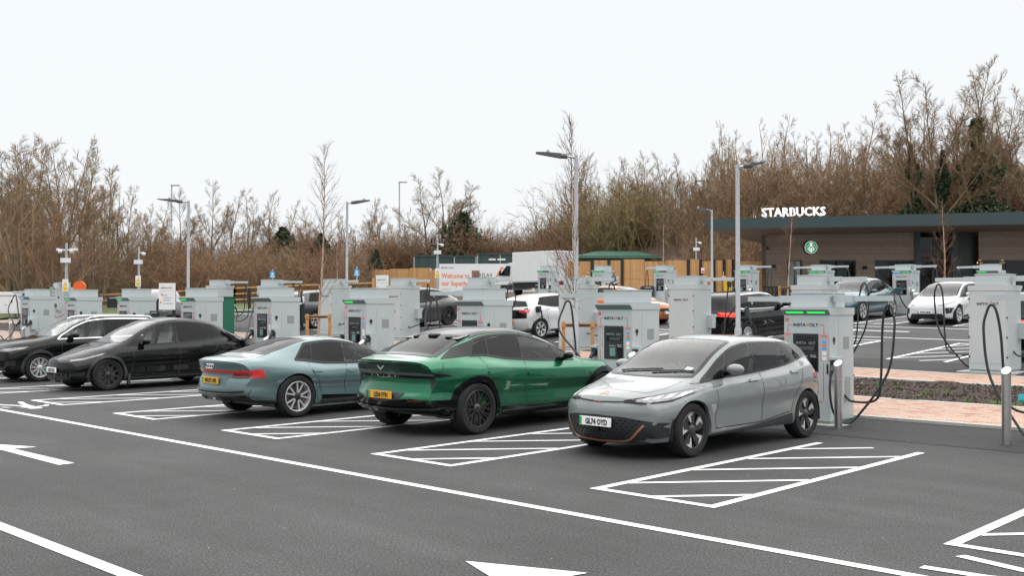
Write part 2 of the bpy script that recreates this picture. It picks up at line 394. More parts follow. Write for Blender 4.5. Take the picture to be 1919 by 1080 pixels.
def hatch(xt, y0, y1, w=1.5, lw=.10, flip=1, n=6, off=.006):
    """hatched buffer beside a bay: two side lines, closed end at y0, slanted bars (flip -1: closed end far away)"""
    s = [((xt + lw / 2, y0), (xt + lw / 2, y1), lw), ((xt + w - lw / 2, y0), (xt + w - lw / 2, y1), lw), ((xt, y0 + flip * lw / 2), (xt + w, y0 + flip * lw / 2), lw)]
    L_ = abs(y1 - y0); xa, xb = (xt + lw * .9, xt + w - lw * .9)[::flip]; k = -1
    while True:
        ya = .55 + 1.2 * k; yb = ya + 1.50; pa, pb = [xa, ya], [xb, yb]; k += 1     # slanted bars from the left line to the right line
        if ya > L_ - .1: break
        if ya < .05: f = (.05 - ya) / (yb - ya); pa = [xa + (xb - xa) * f, .05]
        if yb > L_: f = (L_ - ya) / (yb - ya); pb = [xa + (xb - xa) * f, L_]
        s.append(((pa[0], y0 + flip * pa[1]), (pb[0], y0 + flip * pb[1]), .075))
    return marking('hatch_marking', s, off)
for k in range(-1, 12): hatch(-3.16 - 3.614 * k, 8.30, 13.27)

_nt = M_line.node_tree; _b = _nt.nodes['Principled BSDF']; _tcx = _nt.nodes.new('ShaderNodeTexCoord'); _n = _nt.nodes.new('ShaderNodeTexNoise'); _n.inputs['Scale'].default_value = 38; _n.inputs['Detail'].default_value = 8; _nt.links.new(_tcx.outputs['Object'], _n.inputs['Vector'])
_r = _nt.nodes.new('ShaderNodeMapRange'); _r.inputs['From Min'].default_value = .66; _r.inputs['From Max'].default_value = .74; _nt.links.new(_n.outputs['Fac'], _r.inputs['Value']); _m = _nt.nodes.new('ShaderNodeMix'); _m.data_type = 'RGBA'; _src = _b.inputs['Base Color'].links[0].from_socket
_nt.links.new(_r.outputs[0], _m.inputs[0]); _nt.links.new(_src, _m.inputs[6]); _m.inputs[7].default_value = (.22, .21, .20, 1); _nt.links.new(_m.outputs[2], _b.inputs['Base Color'])
# far lot: bays behind the second charger row, lane, bays of the third row
for k in range(-1, 10): hatch(-3.55 - 3.614 * k, 29.5, 24.7, flip=-1)
for k in range(-1, 12): hatch(-6.2 - 3.614 * k, 36.2, 41.0)
marking('lane_line', [((-62, 30.55), (0, 30.55), .11)]); marking('lane_line', [((-62, 34.9), (0, 34.9), .11)])
M_bluepaint = mat('blue_bay_paint', (.03, .30, .55), .7, var=.08, scale=10)
def bay_fill(x0, x1, y0, y1):
    sheet('blue_bay_marking', x0, x1, y0, y1, .0045, M_bluepaint)
bay_fill(-21.1, -19.05, 36.3, 41.0); bay_fill(-31.9, -29.8, 36.3, 41.0)
def arrow(x, y):
    b = MB(); z = .006
    b.quad((x + .80, y - .075, z), (x + 2.65, y - .095, z), (x + 2.65, y + .095, z), (x + .80, y + .075, z))
    b.add([(x, y, z), (x + .87, y - .36, z), (x + .80, y - .075, z), (x + .80, y + .075, z), (x + .87, y + .36, z)], [(0, 1, 2, 3, 4)])
    b.build('arrow_marking', M_line)['kind'] = 'structure'
arrow(-5.52, 5.31); arrow(-15.02, 5.27); arrow(-24.6, 5.27)
def far_arrow(x, y):
    b = MB(); f = lambda a, c: (a, c, terr(a, c) + .008)
    b.quad(f(x + .8, y - .08), f(x + 2.6, y - .09), f(x + 2.6, y + .09), f(x + .8, y + .08)); b.add([f(x, y), f(x + .87, y - .36), f(x + .8, y - .075), f(x + .8, y + .075), f(x + .87, y + .36)], [(0, 1, 2, 3, 4)])
    b.build('arrow_marking', M_line)['kind'] = 'structure'
far_arrow(-16.2, 33); far_arrow(-27, 33)
def walker(x, y):
    """painted pedestrian figure, feet towards -x"""
    b = MB(); z = .0065
    def pg(pts): b.add([(x + p, y + q, z) for p, q in pts], [tuple(range(len(pts)))])
    pg([(.98 + .13 * math.cos(a * .524), .0 + .13 * math.sin(a * .524)) for a in range(12)])
    pg([(.80, -.10), (.84, .10), (.40, .14), (.36, -.06)]); pg([(.37, -.06), (.39, .05), (-.10, -.16), (-.55, -.20), (-.55, -.29), (-.08, -.26)])
    pg([(.40, .05), (.40, .14), (.05, .20), (-.45, .33), (-.49, .24), (.0, .11)]); pg([(.80, -.10), (.74, -.10), (.56, -.34), (.34, -.42), (.37, -.34), (.60, -.27)])
    pg([(.80, .10), (.70, .14), (.62, .30), (.44, .40), (.48, .46), (.70, .36)])
    b.build('pedestrian_marking', M_line)['kind'] = 'structure'
walker(-20.55, 7.75); walker(-2.45, 7.72)
# ================================================================== CHARGERS
def cyl_arc(c, r, a0, a1, n, plane='xz'):
    return [(c[0] + r * math.cos(a0 + (a1 - a0) * i / n), c[1], c[2] + r * math.sin(a0 + (a1 - a0) * i / n)) for i in range(n + 1)]
def smooth_path(pts, n=6):
    P = [Vector(p) for p in pts]; out = []
    for i in range(len(P) - 1):
        p0, p1, p2, p3 = P[max(i - 1, 0)], P[i], P[i + 1], P[min(i + 2, len(P) - 1)]
        for k in range(n):
            t = k / n; out.append(.5 * ((2 * p1) + (p2 - p0) * t + (2 * p0 - 5 * p1 + 4 * p2 - p3) * t * t + (3 * p1 - p0 - 3 * p2 + p3) * t ** 3))
    out.append(P[-1]); return out
CW, CD = .40, .84           # half width, depth
def make_charger():
    """cabinet with its front towards -y, front face at y = 0"""
    t = empty('charging_station')
    b = MB(); b.box(-CW, CW, 0, CD, .06, 1.76, .008); b.build('cabinet', M_grey, t, smooth=30)
    b = MB(); b.box(-CW + .01, CW - .01, .012, CD - .012, 0, .06); b.build('plinth', M_grey2, t)
    # canopy: sloping underside lip over the front
    b = MB(); b.prism([(0, 1.755), (-.07, 1.84), (-.07, 1.872), (CD + .012, 1.872), (CD + .012, 1.755)], 'x', -CW - .012, CW + .012)
    cn = b.build('canopy', [M_grey], t)
    b = MB(); b.add([(-CW + .0, -.003, 1.752), (CW, -.003, 1.752), (CW, -.0735, 1.838), (-CW, -.0735, 1.838)], [(0, 1, 2, 3)]); b.add([(-CW, -.0735, 1.838), (CW, -.0735, 1.838), (CW, -.0735, 1.846), (-CW, -.0735, 1.846)], [(0, 1, 2, 3)])
    b.build('light_panel', M_grey2, t)
    for s in (-1, 1):
        b = MB(); x0, x1 = (s * .03, s * .34) if s > 0 else (s * .34, s * .03)
        q = lambda f, e: (-.003 - .0705 * f - .004, 1.752 + .086 * f - .003)
        (ya, za), (yb, zb_) = q(.38, 0), q(.68, 0)
        b.add([(x0, ya, za), (x1, ya, za), (x1, yb, zb_), (x0, yb, zb_), (x0, ya + .01, za), (x1, ya + .01, za), (x1, yb + .01, zb_), (x0, yb + .01, zb_)], [(0, 1, 2, 3), (4, 5, 1, 0), (3, 2, 6, 7)])
        b.build('status_light', M_led, t)
    # housing of the cable management on the roof
    b = MB(); b.box(-.33, .30, .10, .74, 1.872, 2.10, .006); b.build('roof_housing', M_grey, t, smooth=30)
    b = MB(); b.box(-.34, .31, .09, .75, 2.10, 2.118); b.build('housing_lid', M_grey, t)
    # front fittings
    b = MB(); b.box(-.235, .205, -.014, 0, .85, 1.455, .004); b.build('screen_bezel', M_black, t)
    b = MB(); b.box(-.17, .19, -.018, -.013, 1.18, 1.41); sc = b.build('screen', M_screen, t)
    letters('screen_lettering', 'INSTA', .058, M_lgrey, sc, .0, -.0185, 1.285, 'r', squeeze=1.1); letters('screen_lettering', 'OLT', .058, M_lgrey, sc, .045, -.0185, 1.285, 'l', squeeze=1.1)
    b = MB()
    for k in range(3): b.box(-.11, .13, -.0195, -.018, 1.235 - .018 * k, 1.243 - .018 * k)
    b.build('screen_text', mat('dim_screen_text', (.12, .13, .13), .5), sc)['kind'] = 'stuff'
    b = MB(); b.box(-.10, .03, -.019, -.013, .90, 1.06, .004); b.build('user_display', M_lcd, t)
    b = MB(); b.box(.075, .18, -.026, -.013, .88, 1.06, .008); b.build('payment_terminal', M_gloss, t)
    letters('caption', 'User Screen', .028, M_white, t, -.11, -.0145, 1.085, squeeze=1.0); letters('caption', 'Payment', .026, M_white, t, .075, -.0145, 1.10); letters('caption', 'Terminal', .026, M_white, t, .075, -.0145, 1.075)
    # printed graphics on the front skin
    b = MB()
    def ln(x0, x1, z0, z1): b.box(x0, x1, -.0022, 0, z0, z1)
    ln(-.335, -.325, 1.50, 1.585); ln(-.325, -.245, 1.595, 1.605); b.add([(-.335, -.0022, 1.585), (-.325, -.0022, 1.585), (-.318, -.0022, 1.595), (-.318, -.0022, 1.605)], [(0, 1, 2, 3)])
    ln(.295, .305, 1.47, 1.585); ln(.215, .295, 1.595, 1.605); b.add([(.295, -.0022, 1.585), (.305, -.0022, 1.585), (.288, -.0022, 1.605), (.288, -.0022, 1.595)], [(0, 1, 2, 3)])
    for xx, zz in ((-.33, 1.495), (.30, 1.465)): b.add([(xx - .018, -.0022, zz + .01), (xx, -.0022, zz - .02), (xx + .018, -.0022, zz + .01)], [(0, 1, 2)])
    ln(.285, .295, .42, .985); ln(.20, .285, .37, .38); b.add([(.285, -.0022, .42), (.295, -.0022, .42), (.27, -.0022, .38), (.268, -.0022, .37), (.258, -.0022, .38)], [(0, 1, 2, 3)])
    ln(-.335, -.325, .42, 1.02); ln(-.325, -.14, .37, .38); ln(-.14, -.06, .33, .345); ln(-.12, -.07, .395, .405); ln(-.14, -.12, .345, .38); ln(-.07, -.05, .345, .39); ln(-.06, .20, .37, .38)
    for x0, x1, z0, z1 in ((-.39, -.27, 1.07, 1.46), (.235, .375, 1.02, 1.44)):
        ln(x0, x1, z1 - .004, z1); ln(x0, x1, z0, z0 + .004); ln(x0, x0 + .004, z0, z1); ln(x1 - .004, x1, z0, z1); ln(x0 + .015, x1 - .015, z1 - .03, z1 - .014)
    b.build('red_graphics', M_red, t)['kind'] = 'stuff'
    MB().box(.265, .345, -.0024, 0, 1.30, 1.345).build('card_symbol', M_blueprint, t); MB().box(.265, .345, -.0024, 0, 1.205, 1.245).build('card_symbol', M_blueprint, t)
    MB().box(.265, .345, -.0024, 0, 1.255, 1.29).build('card_symbol', M_orangeprint, t)
    MB().box(.27, .34, -.0024, 0, 1.11, 1.175).build('notice_panel', M_white, t); MB().box(.27, .34, -.0024, 0, 1.035, 1.09).build('notice_panel', M_white, t)
    b = MB()
    for z in (1.40, 1.385, 1.36, 1.19): b.box(.262, .35, -.0024, 0, z, z + .006)
    for z in (1.41, 1.39, 1.37, 1.30, 1.28, 1.2, 1.18, 1.12, 1.10): b.box(-.37, -.29, -.0024, 0, z, z + .006)
    b.box(-.345, -.315, -.0024, 0, 1.32, 1.355); b.box(-.345, -.315, -.0024, 0, 1.225, 1.26)
    for z in (.50, .475): b.box(-.12, .06, -.0024, 0, z, z + .012)
    b.build('small_print', M_lgrey, t)['kind'] = 'stuff'
    b = MB(); b.box(.345, .372, -.016, 0, .82, .98, .006); b.build('pull_handle', M_black, t)
    brand_logo(t, -.015, -.0025, 1.572, .070)
    # right side: door line, vents, holster; left side holster
    b = MB(); b.box(CW, CW + .004, .30, .80, .30, 1.66, .0); b.build('side_door', M_grey, t)
    M_v = mat('vent_mesh', (.26, .285, .28), .6)
    b = MB(); b.box(CW + .004, CW + .007, .46, .66, 1.20, 1.40); b.build('vent', M_v, t)
    b = MB()
    for i in range(14): b.box(CW + .004, CW + .010, .50, .70, .34 + i * .03, .355 + i * .03)
    b.build('louvre', M_v, t)
    b = MB(); b.lathe([(0, .005), (.045, .005), (.045, 0)], 14, 'x', (CW, .14, 1.36)); b.box(CW, CW + .005, .125, .155, 1.28, 1.36); b.build('connector_symbol', M_ink, t)
    b = MB(); b.box(CW + .003, CW + .006, .19, .28, .55, .64); b.build('rating_plate', mat('plate_beige', (.40, .33, .27), .6), t)
    for s in (-1, 1):
        b = MB(); b.prism([(.02, .70), (.14, .76), (.20, .90), (.20, 1.06), (.17, 1.085), (-.02, 1.085), (-.02, 1.04), (.10, 1.0), (.10, .80), (.02, .74)] if False else [(.03, .72), (.20, .72), (.20, 1.06), (.17, 1.09), (-.03, 1.09), (-.03, 1.05), (.03, .98)], 'x', s * CW + (0 if s > 0 else -.15), s * CW + (.15 if s > 0 else 0))
        ho = b.build('connector_holster', M_grey, t)
        b = MB(); xx = s * (CW + .075); b.tube([(xx, .03, .96), (xx, -.05, .93), (xx, -.11, .86)], [.045, .04, .032], 10); b.tube([(xx, -.11, .86), (xx, -.13, .80)], [.03, .026], 8)
        b.box(xx - .05, xx + .05, -.025, .032, .90, 1.04); b.build('plug', M_black, ho)
    # back: door, clips
    b = MB(); b.box(-CW + .02, CW - .02, CD, CD + .006, .20, 1.74); b.build('rear_door', M_grey, t)
    for s in (-1, 1):
        for z in (.34, .76, 1.18, 1.58):
            MB().box(s * (CW - .012) - .016, s * (CW - .012) + .016, CD + .006, CD + .018, z - .018, z + .018, .003).build('door_clip', M_black, t)
    brand_logo(t, 0, CD + .0085, 1.45, .073, '+y')
    return t
def swing_arm(t, side, ang, z=2.02, reach=1.05, pivot_y=.35):
    """boom on the roof housing that carries the cable; ang = yaw from +-x"""
    px = side * .24
    c, s_ = math.cos(ang), math.sin(ang)
    def W(u, v, zz): return (px + side * (u * c) - v * s_ * 0 + 0, pivot_y + u * s_ + v, zz)
    b = MB()
    for (u0, u1, h0, h1, wv) in ((0, .42, -.06, .055, .055), (.40, reach, -.045, .04, .04)):
        P = []
        for (u, v, zz) in ((u0, -wv, z + h0), (u1, -wv, z + h0), (u1, wv, z + h0), (u0, wv, z + h0), (u0, -wv, z + h1), (u1, -wv, z + h1), (u1, wv, z + h1), (u0, wv, z + h1)):
            P.append(W(u, v, zz))
        F = [(3, 2, 1, 0), (4, 5, 6, 7), (0, 1, 5, 4), (1, 2, 6, 5), (2, 3, 7, 6), (3, 0, 4, 7)]
        b.add(P, F if side > 0 else [f[::-1] for f in F])
    a = b.build('swing_arm', M_grey, t)
    e = Vector(W(reach - .06, 0, z - .045))
    MB().tube([e, e + Vector((0, 0, -.05))], .012, 6).build('cable_hook', M_steel, a)
    b = MB(); b.box(px - .07, px + .07, pivot_y - .13, pivot_y - .06, z - .05, z + .03); b.build('pivot_block', M_grey2, a)
    return e + Vector((0, 0, -.06))
def cable(t, tip, side, style=0):
    """black charging lead: out of the cabinet low, up over the hook, down to the connector"""
    x, y, z = tip; s = side; cx = s * (CW + .02)
    if style == 0:        # hanging loop beside the cabinet, connector holstered
        pts = [(s * (CW + .075), -.13, .80), (s * (CW + .08), -.17, .55), (s * (CW + .12), -.12, .22), (s * (CW + .24), .02, .06), (s * (CW + .42), .12, .20), (x * .9 + s * .12, y - .06, .85), (x + s * .10, y - .03, z - .38), (x + s * .06, y, z - .09), (x, y, z), (x - s * .07, y, z - .09), (x - s * .12, y + .03, z - .45), (x - s * .16, y + .06, .75), (x - s * .26, y + .1, .42), (cx + s * .12, .5, .36), (cx - s * .02, .5, .46)]
    elif style == 1:      # lead drawn out towards a car in front (nose at -y)
        pts = [(s * .55, -.62, .50), (s * .62, -.42, .36), (s * .66, -.1, .75), (x + s * .02, y - .22, z - .55), (x + s * .05, y - .04, z - .09), (x, y, z), (x - s * .07, y + .02, z - .09), (x - s * .10, y + .08, z - .6), (x - s * .14, y + .14, .62), (x - s * .3, y + .18, .40), (cx - s * .02, .5, .46)]
    else:
        pts = [(s * (CW + .075), -.13, .80), (s * (CW + .08), -.16, .60), (s * (CW + .2), -.05, .34), (x, y - .1, .6), (x + s * .05, y - .02, z - .3), (x, y, z), (x - s * .06, y + .02, z - .3), (x - s * .1, y + .1, .7), (cx + s * .1, .5, .42), (cx - s * .02, .5, .46)]
    b = MB(); b.tube(smooth_path(pts, 7), .019, 8); return b.build('charging_cable', M_rub, t, smooth=50)
proto = make_charger()
CH_USED = []
def put_charger(x, y, z, rz=0, num=None, arms=((1, 0., 0), (-1, .1, 0)), label='', slab=True, group='charging stations', leds='gg'):
    t = copy_tree(proto)
    CH_USED.append(t); t.location = (x, y, z); t.rotation_euler = (0, 0, rz)
    tag(t, label, 'charger', group)
    for (s, ang, st) in arms:
        tip = swing_arm(t, s, ang)
        if st is not None: cable(t, tip, s, st)
    if num: letters('bay_number', str(num), .075, M_red, t, -.385, -.0025, 1.655, bold=.002)
    lt = [c for c in t.children if c.name.startswith('status_light')]
    lt.sort(key=lambda o: o.data.vertices[0].co.x)
    for c, k in zip(lt, leds):
        if k == 'b' or k == 'o':
            me = c.data.copy(); me.materials[0] = M_ledb if k == 'b' else M_grey2; c.data = me
    if slab:
        MB().box(-.55, .62, -.12, CD + .12, -.05, .022, .006).build('concrete_slab', M_kerb, t)
    return t
def bollard(x, y, label, h=1.02):
    t = empty('bollard', (x, y, terr(x, y)), 0, label, 'bollard', 'steel bollards by the chargers')
    b = MB(); n = 18; r = .062
    lo = [(r * math.cos(6.2832 * k / n), r * math.sin(6.2832 * k / n), 0) for k in range(n)]; hi = [(p[0], p[1], h + .75 * p[1]) for p in lo]
    b.add(lo + hi, [(k, (k + 1) % n, n + (k + 1) % n, n + k) for k in range(n)]); b.build('post', M_steel, t, smooth=50)
    MB().add([(p[0] * .999, p[1] * .999, p[2]) for p in hi], [tuple(range(n))]).build('slanted_cap', mat('polished_cap', (.8, .8, .8), .2, metal=1.), t)
    return t
# front row, from the near right going left
ROWA = [(29, 1469, 'gg', ((1, -.05, 0), (-1, .06, None))), (28, 1119.5, 'oo', ((-1, -.28, 1),)), (27, 856, 'oo', ((-1, -.28, 1),)), (26, 645.6, 'go', ()), (25, 476, 'oo', ((-1, .3, 1),)),
        (24, 339, 'go', ()), (23, 220, 'go', ()), (22, 124, 'go', ()), (21, 39, 'bo', ((-1, -.25, 1),))]
POSA = {}
LABA = {29: 'grey charging cabinet with two green bars beside the pale grey hatchback', 28: 'grey charging cabinet between the green SUV bonnet and the pale grey hatchback', 27: 'grey charging cabinet rising behind the roof of the green SUV', 26: 'grey charging cabinet with one green light bar behind the teal coupe roof', 25: 'grey charging cabinet left of the staked birch, behind the black crossover tail', 24: 'grey charging cabinet directly left of the plain green cabinet', 23: 'grey charging cabinet left of the white lorry direction sign, above the SUV roof', 22: 'grey charging cabinet in front of the orange lifebuoy housing', 21: 'grey charging cabinet with a blue light at the far left'}
for k, (num, px, leds, arms) in enumerate(ROWA):
    X = -8.37 - 3.614 * k
    t_ = (px - 959.5) / FPX; d_ = -X / (SY - CY * t_); Y = CY * d_ + SY * t_ * d_
    z = max(0, [0, .08, .15, .195, .255, .28, .30, .32, .375][k])
    POSA[num] = (X + CW, Y, z)
    put_charger(X + CW, Y, z, 0, num, arms, LABA[num], leds=leds)
for num in POSA:
    X, Y, z = POSA[num]
    bollard(X + (.68 if num == 29 else .62), Y - .30, 'steel bollard before the ' + LABA[num].replace('grey charging cabinet ', 'cabinet '))
bollard(-4.78, 14.83, 'stainless steel bollard at the right edge beside the planting bed')
bollard(coly(20.5, 14.6), 14.6, 'stainless steel bollard farthest left in the front row')
# charger 30 stands mostly beyond the right edge: its lead hangs into view
put_charger(-8.37 + 3.614 + CW + .36, 15.3, 0, 0, 30, ((-1, -.05, 0),), 'grey charging cabinet at the far right edge with black lead hanging in view')
# second row, backs to the camera (front to +y)
for i, (px, lab, arms) in enumerate(((1815, 'grey charging cabinet seen from behind at the right edge, nearest of its row', ((1, 0., 0), (-1, 0., 0))), (1253, 'grey charging cabinet seen from behind beside the black car with red light bar', ((-1, 0, 1),)),
                                (1047, 'grey charging cabinet seen from behind by the tall lamp post and young birch', ((-1, .05, 1),)), (724, 'grey charging cabinet seen from behind next to the dark grey coupe-like car', ((-1, .0, 2),)),
                                (598, 'grey charging cabinet seen from behind right of the slim birch with timber stakes', ((-1, 0, 2),)), (1483, 'grey charging cabinet seen from behind, half hidden by the cabinet with two green bars', ((-1, 0, 0),)), (868, 'grey charging cabinet seen from behind above the green SUV, before the billboard', ((-1, 0, 1),)), (482, 'grey charging cabinet seen from behind, hidden by the one left of the birch', ((-1, -.6, 2),)), (386, 'grey charging cabinet behind the green box', ((-1, -.6, 2),)))):
    Y = 22.9; X = coly(px, Y)
    put_charger(X + CW, Y + CD, terr(X, Y) + .02, math.pi, None, arms, lab, group='second row of charging stations')
# third row facing the camera, in front of the cafe
for i, (px, lab, leds, arms) in enumerate(((1008, 'distant grey charging cabinet in front of the white box van', 'go', ()), (1110, 'distant grey charging cabinet between two standing men by the timber fence', 'gg', ()), (1225, 'distant grey charging cabinet in front of the fence beside a dark bin', 'go', ((-1, .2, 2),)), (1377, 'distant grey charging cabinet just left of the cafe, behind a lamp post', 'gg', ((1, 0, 0),)),
                                     (1515.6, 'distant grey charging cabinet before the wide cafe window', 'gg', ((1, 0, 0), (-1, 0, 2))), (1672.5, 'distant grey charging cabinet between the teal car and the white hatchback', 'bg', ((1, 0, 0), (-1, 0, 2))), (1831, 'distant grey charging cabinet rising behind the nearest rear-facing cabinet', 'go', ((-1, 0, 2),)))):
    Y = 42.0; X = coly(px, Y); t_ = (px - 959.5) / FPX; d_ = Y / (CY + SY * t_)
    put_charger(X + CW, Y, zat(507, d_) - 1.87, 0, None, arms, lab, leds=leds, group='third row of charging stations')
    bollard(X + CW + .62, Y - .35, 'steel bollard by the distant cabinet ' + lab.split('cabinet ')[1].replace('just ', ''))
Xl, Yl = cold(100, 52)
put_charger(Xl, Yl, terr(Xl, Yl), R(-8), None, ((-1, 0, 2), (1, 0, 2)), 'distant grey charging cabinet at left behind the lifebuoy', leds='go', group='third row of charging stations')

for o in list(proto.children_recursive) + [proto]: bpy.data.objects.remove(o)
# ================================================================== CARS
def pchip(xs, ys):
    xs = np.array(xs, float); ys = np.array(ys, float); h = np.diff(xs); dl = np.diff(ys) / h; n = len(xs); m = np.zeros(n)
    for i in range(1, n - 1):
        if dl[i - 1] * dl[i] > 0:
            w1 = 2 * h[i] + h[i - 1]; w2 = h[i] + 2 * h[i - 1]; m[i] = (w1 + w2) / (w1 / dl[i - 1] + w2 / dl[i])
    m[0] = dl[0]; m[-1] = dl[-1]
    def f(x):
        x = min(max(x, xs[0]), xs[-1]); i = min(max(int(np.searchsorted(xs, x)) - 1, 0), n - 2); t = (x - xs[i]) / h[i]
        return (1 + 2 * t) * (1 - t) ** 2 * ys[i] + t * (1 - t) ** 2 * h[i] * m[i] + t * t * (3 - 2 * t) * ys[i + 1] + t * t * (t - 1) * h[i] * m[i + 1]
    return f
def curve(pts): return pchip([p[0] for p in pts], [p[1] for p in pts])
def inpoly(x, y, P):
    c = False; n = len(P); j = n - 1
    for i in range(n):
        if (P[i][1] > y) != (P[j][1] > y) and x < (P[j][0] - P[i][0]) * (y - P[i][1]) / (P[j][1] - P[i][1]) + P[i][0]: c = not c
        j = i
    return c
def resample(P, n):
    P = [Vector((p[0], p[1])) for p in P]; d = [0]
    for a, b in zip(P, P[1:]): d.append(d[-1] + (b - a).length)
    out = []
    for k in range(n):
        t = d[-1] * k / (n - 1); i = 0
        while i < len(d) - 2 and d[i + 1] < t: i += 1
        u = (t - d[i]) / max(1e-9, d[i + 1] - d[i]); out.append(P[i] + (P[i + 1] - P[i]) * u)
    return out
class Car:
    """lofted body shell; every panel, lamp, pane and seam is laid onto that shell"""
    def __init__(s, name, P, label, cat='car', group=None, quality=1.):
        s.P = P; s.L = P['L']; s.q = quality
        s.c = {k: curve(P[k]) for k in ('zt', 'zb', 'wm', 'wb', 'wr', 'fr', 'zs')}
        s.df = curve(P['df']); s.dr = curve(P['dr']); s.root = empty(name, (0, 0, 0), 0, label, cat, group)
        s.holes_side = []; s.holes_top = []; s.holes_rear = []
        s.paint = P['paint']; s.make_grid()
    def sect(s, u):
        c = s.c; zt, zb, wm, wb, wr, zs = (c[k](u) for k in ('zt', 'zb', 'wm', 'wb', 'wr', 'zs')); zr = zb + (zt - zb) * c['fr'](u); h = zb - zs
        bl = s.P.get('waist', .0)
        pts = [(wm - .20, zs - .01), (wm - .055, zs + .01), (wm - .03 , zs + .16 * h), (wm - bl, zs + .42 * h), (wm, zs + .66 * h), (wm * .7 + wb * .3 + .005, zs + .86 * h), (wb, zb),
               (wb + (wr - wb) * .42 + .012, zb + (zr - zb) * .5), (wr, zr), (wr * .80, zr + (zt - zr) * .52), (wr * .45, zr + (zt - zr) * .88), (0, zt)]
        return pts
    def shape(s, x, u, z):
        y = u; W0 = s.c['wm'](s.L / 2)
        F = s.P.get('nf', 1.1)
        if u < F: y += (1 - u / F) * (s.df(z) + s.P['cf'] * (abs(x) / W0) ** 2.4)
        if s.L - u < F: y -= (1 - (s.L - u) / F) * (s.dr(z) + s.P['cr'] * (abs(x) / W0) ** 2.4)
        return Vector((x, y - s.L / 2, z))
    def make_grid(s):
        N = int(110 * s.q); us = [s.L * (.5 - .5 * math.cos(math.pi * i / N)) * .35 + s.L * i / N * .65 for i in range(N + 1)]
        secs = []
        for u in us:
            P = s.sect(u); d = [0]
            for a, b in zip(P, P[1:]): d.append(d[-1] + max(1e-3, math.hypot(b[0] - a[0], b[1] - a[1])))
            fx = pchip(d, [p[0] for p in P]); fz = pchip(d, [p[1] for p in P]); row = []
            for i in range(len(P) - 1):
                k = max(2, int((6 if i in (3, 4, 5, 6, 7) else 4) * s.q))
                for j in range(k):
                    t = d[i] + (d[i + 1] - d[i]) * j / k; row.append((fx(t), fz(t)))
            row.append(P[-1]); secs.append([(u, x, z) for x, z in row])
        m = len(secs[0]); vs = []; fs = []; s.m = m; nn = len(us)
        for sec in secs:
            for (u, x, z) in sec: vs.append(s.shape(max(x, 0), u, z))
        for i in range(nn - 1):
            for j in range(m - 1): fs.append((i * m + j, (i + 1) * m + j, (i + 1) * m + j + 1, i * m + j + 1))
        nb = len(fs)
        # end caps: rows from the outline to the centre line
        K = 10
        for end, sec in ((0, secs[0]), (1, secs[-1])):
            o = len(vs); u = sec[0][0]
            for (uu, x, z) in sec:
                for k in range(K + 1): vs.append(s.shape(x * (1 - k / K), u, z))
            for j in range(m - 1):
                for k in range(K):
                    q = (o + j * (K + 1) + k, o + (j + 1) * (K + 1) + k, o + (j + 1) * (K + 1) + k + 1, o + j * (K + 1) + k + 1)
                    fs.append(q if end == 0 else q[::-1])
        n = len(vs); allv = vs + [Vector((-v.x, v.y, v.z)) for v in vs]; allf = fs + [tuple(i + n for i in f[::-1]) for f in fs]
        s.vs, s.fs = allv, allf
        s.bvh = BVHTree.FromPolygons(allv, allf)
    # -------- projection of drawing coordinates onto the shell
    def hit(s, view, a, b, side=1):
        L2 = s.L / 2
        if view == 'side': o, d = Vector((side * 3, a - L2, b)), Vector((-side, 0, 0))
        elif view == 'front': o, d = Vector((a * side, -L2 - 3, b)), Vector((0, 1, 0))
        elif view == 'rear': o, d = Vector((a * side, L2 + 3, b)), Vector((0, -1, 0))
        else: o, d = Vector((a * side, b - L2, 4)), Vector((0, 0, -1))
        p, nrm, i, dist = s.bvh.ray_cast(o, d)
        if p is None:
            p, nrm, i, dist = s.bvh.find_nearest(o + d * (2.2 if view != 'top' else 2.8))
        if nrm.dot(d) > 0: nrm = -nrm
        return p, nrm
    def panel(s, name, view, A, B, m, off=.004, side=1, nu=None, nv=None, parent=None, thick=.012):
        la = max(sum((Vector(q[:2]) - Vector(p[:2])).length for p, q in zip(A, A[1:])), sum((Vector(q[:2]) - Vector(p[:2])).length for p, q in zip(B, B[1:])))
        lb = max((Vector(A[0]) - Vector(B[0])).length, (Vector(A[-1]) - Vector(B[-1])).length, (Vector(A[len(A) // 2]) - Vector(B[len(B) // 2])).length)
        nu = nu or max(3, min(40, int(la / .05) + 2)); nv = nv or max(2, min(16, int(lb / .05) + 2))
        a = resample(A, nu); b = resample(B, nu); vs = []; ns = []
        for j in range(nv):
            for i in range(nu):
                q = a[i].lerp(b[i], j / (nv - 1)); p, n = s.hit(view, q.x, q.y, side); vs.append(p + n * off); ns.append(n)
        # orientation
        fl = False
        fs = []
        k0 = (nv // 2) * nu + nu // 2 if nv > 2 else nu // 2
        k0 = min(k0, (nv - 2) * nu + nu - 2)
        tn = (vs[k0 + 1] - vs[k0]).cross(vs[k0 + nu] - vs[k0]); fl = tn.dot(ns[k0]) < 0
        for j in range(nv - 1):
            for i in range(nu - 1):
                q = (j * nu + i, j * nu + i + 1, (j + 1) * nu + i + 1, (j + 1) * nu + i); fs.append(q[::-1] if fl else q)
        per = [i for i in range(nu)] + [j * nu + nu - 1 for j in range(1, nv)] + [(nv - 1) * nu + i for i in range(nu - 2, -1, -1)] + [j * nu for j in range(nv - 2, 0, -1)]
        o = len(vs); vs2 = vs + [vs[i] - ns[i] * thick for i in per]; n = len(per)
        for k in range(n):
            q = (per[k], o + k, o + (k + 1) % n, per[(k + 1) % n]); fs.append(q[::-1] if fl else q)
        b_ = MB(); b_.add(vs2, fs)
        return b_.build(name, m, parent or s.root, smooth=40)
